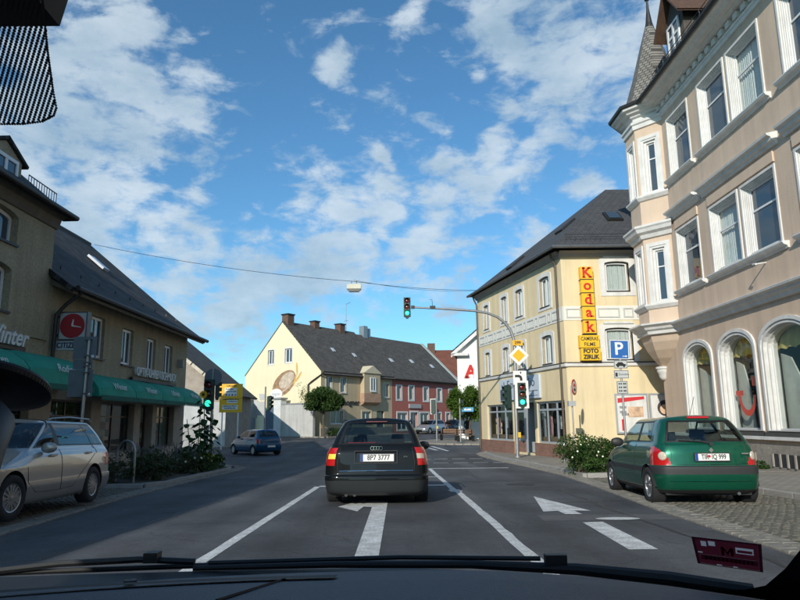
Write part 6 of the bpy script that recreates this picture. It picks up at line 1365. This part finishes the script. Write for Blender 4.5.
# ---- cars parked before the maroon house
def far_car(label,loc,rz,pname,col,cfgf,cls,name='parked_car'):
    c=cfgf(); c.update(classify=cls,sided=('tail_light','side_window','headlight'),mats=dict(body=paint(pname,col,.4,.3),sill=M_PLAST,grille=M_PLAST,tail_light=M_TAILR,headlight=G_HEAD,rear_window=G_CARD,window_trim=M_RUB,side_window=G_CARD,windscreen=G_CARD),mirror=(2.3,.98),spokes=7)
    return car(name,label,loc,rz,c,si=4,sk=3,group='cars parked by the maroon house')
far_car('silver grey car parked beside the maroon house, front towards the junction',(4.45,71.8,gz(71)),143.6,'silver_blue_paint',(.32,.35,.38),lambda:hatch_cfg(4.2,.87,1.46,.80,3.35,.31,2.0,2.85),cls_golf)
far_car('dark car parked behind the silver grey car near the leafy tree',(7.1,75.4,gz(75)),143.6,'dark_paint',(.015,.016,.02),lambda:hatch_cfg(4.1,.86,1.45,.75,3.3,.31,2.0,2.8),cls_golf)
# ---------------------------------------------------------------- vegetation
def leafmat(name,c1,c2,trans=.25):
    if name in MATS: return MATS[name]
    m=bpy.data.materials.new(name); m.use_nodes=True; nt=m.node_tree; b=nt.nodes['Principled BSDF']; MATS[name]=m; b.inputs['Roughness'].default_value=.6; b.inputs['Specular IOR Level'].default_value=.3
    tc=nt.nodes.new('ShaderNodeTexCoord'); n=nt.nodes.new('ShaderNodeTexNoise'); n.inputs['Scale'].default_value=2.4; n.inputs['Detail'].default_value=8; n.inputs['Roughness'].default_value=.75; nt.links.new(tc.outputs['Object'],n.inputs['Vector'])
    r=nt.nodes.new('ShaderNodeMapRange'); r.inputs[1].default_value=.35; r.inputs[2].default_value=.65; nt.links.new(n.outputs[0],r.inputs[0])
    mx=nt.nodes.new('ShaderNodeMix'); mx.data_type='RGBA'; mx.inputs[6].default_value=(*c1,1); mx.inputs[7].default_value=(*c2,1); nt.links.new(r.outputs[0],mx.inputs[0]); nt.links.new(mx.outputs[2],b.inputs['Base Color'])
    t=nt.nodes.new('ShaderNodeBsdfTranslucent'); nt.links.new(mx.outputs[2],t.inputs[0]); ms=nt.nodes.new('ShaderNodeMixShader'); ms.inputs[0].default_value=trans
    o=nt.nodes['Material Output']; nt.links.new(b.outputs[0],ms.inputs[1]); nt.links.new(t.outputs[0],ms.inputs[2]); nt.links.new(ms.outputs[0],o.inputs[0]); return m
def leaf(mb,c,d,up,l,w):
    """one leaf of two bent faces"""
    d=d.normalized(); s=d.cross(up)
    if s.length<1e-3: s=d.orthogonal()
    s.normalize(); n=s.cross(d); m=c+d*l*.5+n*l*.10
    mb.face([c,m+s*w*.5,m,]) if False else None
    a=len(mb.v); mb.v+=[tuple(c),tuple(c+d*l*.45+s*w*.5+n*l*.05),tuple(c+d*l-n*l*.06),tuple(c+d*l*.45-s*w*.5+n*l*.05)]; mb.f.append((a,a+1,a+2,a+3))
def crown(n,cen,rad,size,seed,clumps=60,shell=.55,flat=.0,holes=.25):
    rnd=random.Random(seed); mb=MB(); cs=[]
    while len(cs)<clumps:
        p=Vector((rnd.uniform(-1,1),rnd.uniform(-1,1),rnd.uniform(-1,1)))
        if p.length>1 or p.length<shell*rnd.random(): continue
        cs.append((p,rnd.uniform(.16,.34)))
    for k in range(n):
        p,r=rnd.choice(cs); q=Vector((rnd.gauss(0,1),rnd.gauss(0,1),rnd.gauss(0,1)))*r*.55; v=p+q
        if v.length>1.12: v=v.normalized()*rnd.uniform(.95,1.12)
        if v.z<-flat and flat: v.z=-flat+rnd.uniform(-.1,.05)
        c=Vector((cen[0]+v.x*rad[0],cen[1]+v.y*rad[1],cen[2]+v.z*rad[2])); d=(v+Vector((rnd.gauss(0,.7),rnd.gauss(0,.7),rnd.gauss(-.15,.6))))
        leaf(mb,c,d if d.length>.05 else Vector((0,0,1)),Vector((rnd.gauss(0,.4),rnd.gauss(0,.4),1)),size*rnd.uniform(.7,1.35),size*rnd.uniform(.45,.75))
    return mb
def limbs(base,top,cen,rad,seed,r0,nb=9):
    rnd=random.Random(seed); mb=MB(); b=Vector(base); t=Vector(top)
    pts=[b+(t-b)*k/6+Vector((rnd.uniform(-.03,.03),rnd.uniform(-.03,.03),0))*(k>0) for k in range(7)]; mb.tube(pts,[r0*1.3,r0,r0*.92,r0*.88,r0*.84,r0*.8,r0*.7],10)
    for k in range(nb):
        a=2*math.pi*k/nb+rnd.uniform(-.3,.3); e=Vector((cen[0]+math.cos(a)*rad[0]*.75,cen[1]+math.sin(a)*rad[1]*.75,cen[2]+rad[2]*rnd.uniform(-.3,.6))); s=pts[-1]-Vector((0,0,rnd.uniform(0,.3))); mid=(s+e)/2+Vector((0,0,rnd.uniform(-.1,.2)))
        mb.tube([s,mid,e],[r0*.5,r0*.32,r0*.1],6)
    return mb
M_BARK=mat('bark',(.11,.085,.06),.95,var=.3,vscale=9,bump=.6,bscale=30)
LF1=leafmat('leaf_globe',(.035,.085,.018),(.075,.13,.03)); LF2=leafmat('leaf_maple',(.07,.15,.02),(.13,.21,.03),.35); LF3=leafmat('leaf_bed',(.035,.07,.022),(.10,.115,.05)); LF4=leafmat('leaf_rose',(.03,.085,.015),(.08,.15,.03),.3); LF5=leafmat('leaf_sunflower',(.022,.06,.015),(.04,.095,.02))
t=thing('globe_tree','round crowned small tree in front of the sandy house wall','tree',(-6.75,58.6,gz(58.6)+.1),0)
limbs((0,0,0),(0,0,2.2),(0,0,3.15),(1.9,1.8,1.2),1,.09).build('trunk',M_BARK,t); crown(15000,(0,0,3.10),(1.65,1.6,1.12),.19,2,52,.5,.55).build('crown',LF1,t)
t=thing('leafy_tree','bright green leafy tree beside the yellow house far corner','tree',(5.25,49.2,gz(49.2)+.1),0)
limbs((0,0,0),(0,0,1.9),(0,0,3.3),(1.4,1.3,1.2),3,.08).build('trunk',M_BARK,t); crown(15000,(0,0,2.8),(1.5,1.4,1.25),.18,4,42,.4).build('crown',LF2,t)
t=thing('climbing_shrub','thin pale young shrub showing above the courtyard wall','shrub',(-9.1,61.6,gz(61)),0)
limbs((0,0,0),(0,0,2.6),(0,0,3.2),(.5,.4,1.2),5,.03,6).build('stem',M_BARK,t); crown(420,(0,0,3.5),(.75,.5,1.6),.15,6,22,.2).build('foliage',leafmat('leaf_pale',(.14,.16,.04),(.2,.2,.07)),t)
t=thing('low_hedge','low clipped hedge at the foot of the sandy house','hedge',(-5.9,60.6,gz(60)+.1),53)
MB().tube([(-.9,0,.0),(-.9,0,.3)],.02,5).build('stem',M_BARK,t); crown(1500,(0,0,.3),(1.4,.4,.35),.12,7,40,.1).build('foliage',LF1,t)
# left flower bed with soil, kerb and plants
BED=struct(strip(-8.0,lambda y:lerp_tab([(15.7,-6.0),(16.4,-5.82),(20.3,-5.98),(23.5,-6.02),(24.6,-6.6),(25.2,-7.4)],y),15.7,25.2,.07,.4,skirt=.2).build('flower_bed',M_EARTH))
kerb_line(BED,[(-8.0,15.62),(-6.9,15.62),(-6.0,15.75),(-5.78,16.4),(-5.86,18.3),(-5.93,20.3),(-5.97,22.0),(-5.96,23.4),(-6.15,24.1),(-6.6,24.7),(-7.4,25.3),(-8.0,25.5)],-.1,.10,.13,.7,seed=9)
def bush(name,label,loc,rad,n,size,m,seed,flowers=None,clumps=24,group=None,spikes=0):
    t=thing(name,label,'plant',loc,0,group); rnd=random.Random(seed)
    st=MB()
    for k in range(7):
        a=rnd.uniform(0,6.28); r=rnd.uniform(.3,.8); st.tube([(rnd.uniform(-.08,.08),rnd.uniform(-.08,.08),0),(math.cos(a)*rad[0]*r*.5,math.sin(a)*rad[1]*r*.5,rad[2]*.8),(math.cos(a)*rad[0]*r,math.sin(a)*rad[1]*r,rad[2]*1.4)],[.012,.009,.004],5)
    st.build('stem',M_BARK,t); crown(n,(0,0,rad[2]*.95),rad,size,seed,clumps,.2).build('foliage',m,t)
    if spikes:
        sp_=MB()
        for k in range(spikes):
            a=rnd.uniform(0,6.28); r=math.sqrt(rnd.random()); b=Vector((math.cos(a)*rad[0]*r,math.sin(a)*rad[1]*r,rad[2]*1.3)); d=Vector((rnd.gauss(0,.3),rnd.gauss(0,.3),1)).normalized(); l=rnd.uniform(.25,.5)
            sp_.tube([b,b+d*l*.6],[.004,.004],3); sp_.tube([b+d*l*.6,b+d*l*.8,b+d*l],[.010,.016,.004],4)
        sp_.build('flower_spikes',mat('lavender',(.15,.14,.16),.8,var=.2),t)
    if flowers:
        fm,fn,fs=flowers; fl=MB()
        for k in range(fn):
            v=Vector((rnd.gauss(0,1),rnd.gauss(0,1),abs(rnd.gauss(.3,.7)))).normalized(); c=Vector((v.x*rad[0],v.y*rad[1],rad[2]*.95+v.z*rad[2]))*rnd.uniform(.9,1.04)
            for j in range(6):
                a=6.283*j/6; d=(v.orthogonal().normalized()*math.cos(a)+v.cross(v.orthogonal()).normalized()*math.sin(a)+v*.5); leaf(fl,c,d,v,fs,fs*.9)
        fl.build('blossoms',fm,t)
    return t
M_YFL=mat('flower_yellow',(.62,.42,.03),.7,var=.15); M_WFL=mat('flower_white',(.80,.76,.66),.7,var=.1); M_PFL=mat('flower_pink',(.55,.20,.22),.7,var=.15)
bd=[(-7.2,16.6,.62,.50,'dark leafy shrub behind the left bicycle hoop',LF3,None,0),(-6.45,17.2,.55,.48,'dark shrub at the near left kerb of the bed',LF3,None,0),(-6.75,18.1,.7,.58,'lavender shrub with grey purple spikes in the bed, nearest the hoop',LF3,None,70),(-7.5,18.4,.6,.55,'dark shrub at the back of the bed near the sign post',LF3,None,20),(-6.6,19.3,.72,.60,'lavender shrub with tall grey spikes in the middle of the bed',LF3,None,90),(-7.4,20.0,.65,.58,'dark shrub at the back middle of the bed',LF3,None,30),(-6.5,20.5,.62,.50,'shrub with a few pale flowers in the bed middle',LF3,(M_WFL,10,.05),0),(-6.45,21.5,.6,.46,'green shrub with small yellow flowers near the bed tip',LF4,(M_YFL,26,.045),0),(-7.3,21.6,.6,.55,'dark shrub beside the sunflower stems',LF3,None,0),(-6.5,22.5,.55,.42,'low green shrub under the sunflower with yellow blooms',LF4,(M_YFL,22,.045),0),(-6.6,23.4,.45,.36,'rounded low shrub at the very tip of the bed',LF4,(M_WFL,12,.045),0),(-7.3,23.3,.5,.45,'dark low shrub at the back of the bed tip',LF3,None,0)]
for i,(x,y,r,h,l_,m,fl,sp_n) in enumerate(bd): bush('bed_shrub',l_,(x,y,gz(y)+.06),(r,r*.95,h*.68),1000,.085,m,20+i,fl,16,'shrubs of the left flower bed',sp_n//3)
# sunflower by the traffic light: tall stems with big drooping leaves
def sunflower(name,label,loc,hs,seed,head=True):
    t=thing(name,label,'sunflower',loc,0); rnd=random.Random(seed); 
    for j,(dx,dy,h) in enumerate(hs):
        lean=Vector((rnd.uniform(-.15,.15),rnd.uniform(-.1,.1),0)); pts=[Vector((dx,dy,0))+lean*(k/5)**2+Vector((0,0,h*k/5)) for k in range(6)]; st=MB().tube(pts,[.022,.02,.018,.016,.014,.012],7).build('stem',mat('stem_green',(.06,.11,.03),.7,var=.15),t)
        lf=MB(); nl=int(h*9.5)
        for k in range(nl):
            u=.12+.85*k/nl; c=Vector((dx,dy,0))+lean*u*u+Vector((0,0,h*u)); a=k*2.4+rnd.random(); d=Vector((math.cos(a),math.sin(a),-.10)); e=c+d*.13; s=d.cross(Vector((0,0,1))).normalized(); L0=rnd.uniform(.24,.37)*(1.15-.4*u); W0=L0*.8
            dn=Vector((0,0,-1)); p1=e+d*L0*.45+dn*L0*.12; p2=e+d*L0*.85+dn*L0*.55
            n0=len(lf.v); lf.v+=[tuple(c),tuple(e),tuple(e+d*L0*.25+s*W0*.5+dn*.03),tuple(p1+s*W0*.42+dn*.06),tuple(p2),tuple(p1-s*W0*.42+dn*.06),tuple(e+d*L0*.25-s*W0*.5+dn*.03),tuple(p1)]
            lf.f+=[(n0+1,n0+2,n0+3,n0+7),(n0+7,n0+3,n0+4),(n0+7,n0+4,n0+5),(n0+1,n0+7,n0+5,n0+6)]; lf.tube([c,e],.006,4)
        lf.fix=False; lf.build('leaves',LF5,t)
        if head and j==0:
            c=pts[-1]+Vector((.0,-.08,.0)); hm=MB().lathe([(0,-.03),(.05,-.025),(.075,0),(.0,.02)],tuple(c),16,'y').build('flower_head',mat('seed_brown',(.10,.05,.015),.9,var=.3,vscale=30),t); pt=MB()
            for k in range(18):
                a=6.283*k/18; d=Vector((math.cos(a),-.15,math.sin(a))); leaf(pt,c+d*.055,d,Vector((0,-1,0)),.095,.05)
            for k in range(18):
                a=6.283*(k+.5)/18; d=Vector((math.cos(a),-.3,math.sin(a))); leaf(pt,c+d*.05+Vector((0,-.012,0)),d,Vector((0,-1,0)),.08,.045)
            pt.build('petals',mat('petal_yellow',(.80,.48,.02),.6,var=.1),t)
    return t
sunflower('sunflower','tall sunflower with drooping leaves in front of the kerb traffic light','' and 0 or (-6.62,22.6,gz(22.6)+.06),[(-.02,.0,2.52),(-.28,.15,2.15),(.16,.25,1.85),(-.45,-.1,1.7),(-.15,-.2,1.5)],3)
# rose bushes on the right
rb=[(4.95,18.25,.62,.46,'front white rose bush beside the parked green hatchback'),(5.6,18.55,.62,.50,'white rose bush touching the green hatchback bonnet'),(5.2,19.1,.70,.52,'rear white rose bush before the yellow house'),(5.95,19.2,.5,.44,'small rose bush at the back by the parking sign')]
for i,(x,y,r,h,l_) in enumerate(rb): bush('rose_bush',l_,(x,y,gz(y)+.11),(r,r,h),2300,.075,LF4,60+i,(M_WFL,8,.032),34,'white rose bushes on the right pavement')
t=thing('pavement_weed','tuft of weeds growing at the beige wall foot','weed',(10.22,18.9,gz(18.9)+.11),0); MB().tube([(0,0,0),(0,0,.1)],.006,4).build('stem',M_BARK,t); crown(160,(0,0,.10),(.16,.3,.12),.09,81,10,.1).build('foliage',LF4,t)
# ---------------------------------------------------------------- the car the picture is taken from
OC=thing('own_car','dark dashboard, wiper and windscreen edge of the car the view is taken from','car',(0,0,0),0)
M_DASH=mat('dash_plastic',(.085,.097,.120),.62,var=.10,vscale=6,fine=.1,fscale=300,bump=.25,bscale=400)  # bluish reflection on the dash is put into this lighter colour
M_DASHD=mat('dash_slot',(.006,.006,.007),.7,var=0)
d=MB(); n=28; rows=[]
def dash_z(x,y): return .951-.10*max(0,x-.10)**1.4*1.0-.02*(x/.6)**2+.03*(.80-y)/.4-.006*max(0,(y-.72))*20*.5
for j in range(15):
    y=.30+.54*j/14; rows.append([(-.85+1.6*k/n,y-.10*((-.85+1.6*k/n)/.8)**2*(j/14),dash_z(-.85+1.6*k/n,y)) for k in range(n+1)])
for a,b in zip(rows,rows[1:]):
    for k in range(n): d.face([a[k],a[k+1],b[k+1],b[k]])
r0=rows[0]
for k in range(n): d.face([r0[k],r0[k+1],(r0[k+1][0],.30,.45),(r0[k][0],.30,.45)])
r1=rows[-1]
for k in range(n): d.face([r1[k],r1[k+1],(r1[k+1][0],r1[k+1][1]+.02,r1[k+1][2]-.12),(r1[k][0],r1[k][1]+.02,r1[k][2]-.12)])
d.build('dashboard',M_DASH,OC,smooth=60)
sl_=MB()
for a,b in zip(range(0,20),range(1,21)):
    xa,xb=-.60+.53*a/20,-.60+.53*b/20; f0=lambda x:(.735-.10*(x/.8)**2*.8); sl_.face([(xa,f0(xa),dash_z(xa,f0(xa))+.0025),(xb,f0(xb),dash_z(xb,f0(xb))+.0025),(xb,f0(xb)+.030,dash_z(xb,f0(xb)+.030)+.0025),(xa,f0(xa)+.030,dash_z(xa,f0(xa)+.030)+.0025)])
sl_.build('vent_slot',M_DASHD,OC)
sm=MB(); sm.tube([(-.165,.62,dash_z(-.165,.62)+.001),(-.125,.74,dash_z(-.125,.74)+.001)],.0018,5); sm.build('dash_seam',M_DASHD,OC)
MB().lathe([(.007,0),(.007,.004),(.0,.005)],(-.30,.765,dash_z(-.30,.765)),14).build('sun_sensor',M_PLAST,OC)
# windscreen: raked, gently curved pane, with black edge band
def ws(x,s): return Vector((x,.985-.62*s-.16*(x/.7)**2,.865+.56*s))
XL,XR=-.86,.60
w_=MB(); nx,ns_=24,10
for a in range(nx):
    for b in range(ns_):
        x0,x1=XL+(XR-XL)*a/nx,XL+(XR-XL)*(a+1)/nx; s0,s1=-.06+1.2*b/ns_,-.06+1.2*(b+1)/ns_; w_.face([ws(x0,s0),ws(x1,s0),ws(x1,s1),ws(x0,s1)])
w_.build('windscreen',glass('windscreen_glass',tint=(.975,.985,.985),refl=.006),OC,smooth=60)
M_FRIT=mat('frit_black',(.008,.008,.010),.45,var=0)
fr=MB(); pv=None
ed=[(.478,.36),(.470,.26),(.465,.19),(.462,.135),(.453,.088),(.435,.074),(.40,.068),(.3,.06),(.1,.05),(0,.05),(-.4,.05),(-.85,.05)]
pv=None
for k,(x,s) in enumerate(ed):
    ox,os=(x+.16,s-.03) if k<5 else (x+.12,s-.10) if k<7 else (x,s-.10); q=(ws(x,s)+Vector((0,-.004,0)),ws(ox,os)+Vector((0,-.004,0)))
    if pv: fr.face([pv[0],q[0],q[1],pv[1]])
    pv=q
fr.face([ws(.478,.36),ws(.56,1.15),ws(.80,1.15),ws(.76,.33)]); fr.build('windscreen_edge',M_FRIT,OC)
pp=MB(); pp.tube([ws(.66,-.1),ws(.67,.35),ws(.70,1.1)],.075,10); pp.build('roof_pillar',mat('trim_grey',(.05,.052,.058),.8,var=.1),OC,smooth=60)
# unseen roof, made wide to keep the sun off the dash; bonnet in front
ro=MB(); 
for a in range(8):
    y0,y1=.33-2.9*a/8,.33-2.9*(a+1)/8; z0=1.50+.05*math.sin(math.pi*min(1,a/8+.2)); z1=1.50+.05*math.sin(math.pi*min(1,(a+1)/8+.2)); ro.box(-.98,.78,y1,y0,min(z0,z1),max(z0,z1)+.03)
ro.build('roof',M_PLAST,OC)
MB().box(-.98,.78,-2.6,-2.55,.3,1.5).build('tailgate_sunblock',M_PLAST,OC)  # unseen panel added to block sun from behind
bn=MB(); rows=[]
for j in range(9):
    y=1.12+.95*j/8; rows.append([(-.85+1.55*k/12,y-.10*((-.85+1.55*k/12)/.8)**2,.83-.02*j/8*4-.05*((-.85+1.55*k/12)/.8)**2-.10*(j/8)**2) for k in range(13)])
for a,b in zip(rows,rows[1:]):
    for k in range(12): bn.face([a[k],a[k+1],b[k+1],b[k]])
bn.build('bonnet',paint('own_paint',(.03,.035,.045),.3,.3),OC,smooth=60)
cw=MB(); pv=None
for k in range(25):
    x=-.86+1.42*k/24; yb=-.13*(x/.7)**2; zc0=.9075+.034*min(0,x)**2-.045*max(0,x); q=[(x,.88+yb*.6,zc0-.008),(x,1.015+yb,zc0),(x,1.06+yb,.86),(x,1.14+yb,.835)]
    if pv:
        for j in range(3): cw.face([pv[j],q[j],q[j+1],pv[j+1]])
    pv=q
cw.build('cowl',M_PLAST,OC,smooth=50)
# wipers lying at the foot of the pane
wp=MB(); wp.tube([(-.66,1.0,.905),(-.50,1.005,.920),(-.38,1.0,.926),(-.30,1.0,.922)],.005,6); wp.tube([(-.62,1.01,.906),(-.2,1.015,.916),(.12,1.0,.916)],.004,6); wp.box(-.372,-.352,.99,1.01,.922,.936); wp.build('wiper',M_PLAST,OC)
wp=MB(); wp.tube([(-.30,.995,.914),(-.1,.99,.918),(.10,.985,.917),(.25,.975,.911),(.37,.955,.902),(.47,.925,.892)],[.004,.0048,.0056,.008,.0095,.009],8); wp.tube([(-.28,1.0,.920),(.0,1.0,.925),(.20,.985,.924)],.0035,6); wp.box(.205,.235,.97,.985,.918,.931); wp.build('wiper',M_PLAST,OC)
MB().lathe([(0,.012),(.008,.010),(.011,0)],(-.048,1.15,.868),10).build('washer_nozzle',M_PLAST,OC)

# dotted black print and mirror foot at the upper left of the pane
BR=[(-.229,.944),(-.236,.905),(-.241,.872),(-.2425,.858),(-.246,.851),(-.255,.845),(-.269,.8415),(-.30,.8385),(-.42,.8300)]
def band_right(s):
    if s>=.944: return -.229+(s-.944)*.16
    P=BR[:7]
    for (x0,s0),(x1,s1) in zip(P,P[1:]):
        if s1<=s<=s0: return x0+(x1-x0)*(s0-s)/(s0-s1)
    return -9
dt=MB()
for i in range(-10,95):
    for j in range(0,90):
        l=j*.0021; x=-.43+i*.0031+l*.50; s=.829+l*.86/.835
        if s>1.06 or x>band_right(s) or x<-.44: continue
        if s<.8385-(x+.30)*.0-0.0 and x>-.30: continue
        if x<=-.30 and s<.8385+(x+.30)*.07: continue
        c=ws(x,s)+Vector((0,-.003,-.0033)); ex=Vector((1,0,0)); es=Vector((0,-.742,.670)); r=.00122
        dt.face([c+ex*r*math.cos(a)+es*r*math.sin(a) for a in (0,1.047,2.094,3.1416,4.189,5.236)])
for (xa,sa),(xb,sb_) in zip(BR,BR[1:]):
    ln=math.hypot(xb-xa,(sb_-sa)*.835); n_=max(1,int(ln/.0017))
    for k in range(n_):
        x=xa+(xb-xa)*k/n_; s=sa+(sb_-sa)*k/n_; c=ws(x,s)+Vector((0,-.0031,-.0034)); r=.00105
        dt.face([c+Vector((1,0,0))*r*math.cos(a)+Vector((0,-.742,.670))*r*math.sin(a) for a in (0,1.047,2.094,3.1416,4.189,5.236)])
struct(dt.build('frit_dots',M_FRIT,OC),'stuff')
ft=MB(); ft.ring([[(-.36,.355,1.395),(-.235,.355,1.395),(-.228,.40,1.386),(-.36,.40,1.386)],[(-.36,.35,1.45),(-.225,.35,1.45),(-.222,.41,1.45),(-.36,.41,1.45)]]); ft.build('mirror_foot',M_PLAST,OC)
# toll sticker on the inside of the pane
def onp(u,v):
    A,B,C_,D_=(.346,.212),(.423,.198),(.442,.127),(.367,.144)
    x=(A[0]*(1-u)+B[0]*u)*(1-v)+(D_[0]*(1-u)+C_[0]*u)*v; s=(A[1]*(1-u)+B[1]*u)*(1-v)+(D_[1]*(1-u)+C_[1]*u)*v; return x,s
def sq(u0,u1,v0,v1,lift): return [ws(*onp(u,v))+Vector((0,-lift,-lift*1.1)) for u,v in ((u0,v1),(u1,v1),(u1,v0),(u0,v0))]
PALE=((.12,.20,.12,.30),(.23,.33,.10,.26),(.62,.88,.22,.30),(.62,.88,.40,.43),(.62,.64,.30,.40),(.86,.88,.30,.40),(.05,.12,.52,.56),(.30,.38,.93,.97),(.55,.62,.93,.97))
def cells(hol):
    us=sorted({0,1,*[q[0] for q in hol],*[q[1] for q in hol]}); vs=sorted({0,1,*[q[2] for q in hol],*[q[3] for q in hol]})
    return [(a,b,c,d) for a,b in zip(us,us[1:]) for c,d in zip(vs,vs[1:]) if not any(q[0]<(a+b)/2<q[1] and q[2]<(c+d)/2<q[3] for q in hol)]
DARK=((0,1,0,.06),(0,1,.97,1),(0,.04,.06,.97),(.95,1,.06,.97),(.08,.93,.62,.80))
bs=MB()
for q in cells(PALE+DARK): bs.face(sq(*q,.002))
ST=tag(bs.build('windscreen_sticker',leafmat('sticker_maroon',(.15,.022,.035),(.12,.017,.028),.9)),'dark red toll sticker inside the lower right of the windscreen','sticker')
for q in DARK: MB().face(sq(*q,.0021)).build('dark_print',leafmat('sticker_dark',(.05,.01,.018),(.04,.008,.014),.9),ST)
for q in PALE: MB().face(sq(*q,.0022)).build('pale_print',leafmat('sticker_pale',(.75,.68,.66),(.68,.62,.6),.9),ST)
e=MB()
for k in range(12): e.face(sq(.14+k*.062,.18+k*.062,.63,.75,.0031))
e.build('print_letters',leafmat('sticker_letters',(.35,.03,.05),(.3,.03,.04),.9),ST)
e=MB(); P=lambda u,v:ws(*onp(u,v))+Vector((0,-.0031,-.0034))
for a in ((.40,.44,.22,.52),(.54,.58,.22,.52)): e.face(sq(*a,.0031))
e.face([P(.44,.22),P(.49,.40),P(.49,.50),P(.44,.32)]); e.face([P(.54,.22),P(.49,.40),P(.49,.50),P(.54,.32)]); e.build('print_m',MATS['sticker_dark'],ST)
# suction cup holder stuck to the pane at the left
PM=thing('suction_mount','black ribbed suction cup holder on the windscreen at left edge','phone mount',(0,0,0),0)
M_CUP=mat('cup_black',(.010,.010,.012),.55,var=.1)
nrm=Vector((0,-.40,-.92)).normalized(); cc=ws(-.372,.537)+nrm*.006
zx=Vector((1,0,0)); zy=nrm.cross(zx).normalized(); Mc=Matrix((zx,zy,nrm)).transposed().to_4x4(); Mc.translation=cc
o=MB().lathe([(.0,0),(.046,0),(.048,.003),(.0475,.008),(.044,.010),(.030,.013),(.0,.014)],(0,0,0),48).build('suction_cup',M_CUP,PM,smooth=35); o.matrix_local=Mc
rb_=MB()
for k in range(80):
    a=6.283*k/80; rb_.obox((.0473*math.cos(a),.0473*math.sin(a),.0055),(.0016,.0016,.005),Matrix.Rotation(a,3,'Z'))
o2=rb_.build('grip_ribs',M_CUP,o)
ar=MB(); ar.tube([cc+nrm*.018+Vector((-.02,0,0)),Vector((-.335,.54,1.120)),Vector((-.318,.50,1.100)),Vector((-.305,.47,1.075)),Vector((-.30,.44,1.04)),Vector((-.31,.40,1.0))],[.018,.019,.019,.019,.018,.018],14); ar.build('arm',M_CUP,PM,smooth=60)

# wooden benches under the leafy tree
def bench(loc,rz,label):
    t=thing('park_bench',label,'bench',loc,rz,'benches under the leafy tree'); wm=mat('bench_wood',(.20,.11,.06),.7,var=.25,vscale=7)
    for k in range(3): MB().box(-.75,.75,.02+k*.14,.14+k*.14,.43,.46).build('seat_slat',wm,t)
    for k in range(2): MB().box(-.75,.75,.46+k*.02,.49+k*.02,.56+k*.16,.69+k*.16).build('back_slat',wm,t)
    for x in (-.6,.6): MB().box(x-.03,x+.03,.03,.42,0,.43).build('leg',M_DARKM,t); MB().box(x-.03,x+.03,.42,.47,.3,.85).build('back_post',M_DARKM,t)
bench((4.9,48.3,gz(48.3)+.1),20,'wooden bench in front of the leafy tree trunk')
bench((3.6,50.2,gz(50.2)+.1),-30,'wooden bench left of the leafy tree')
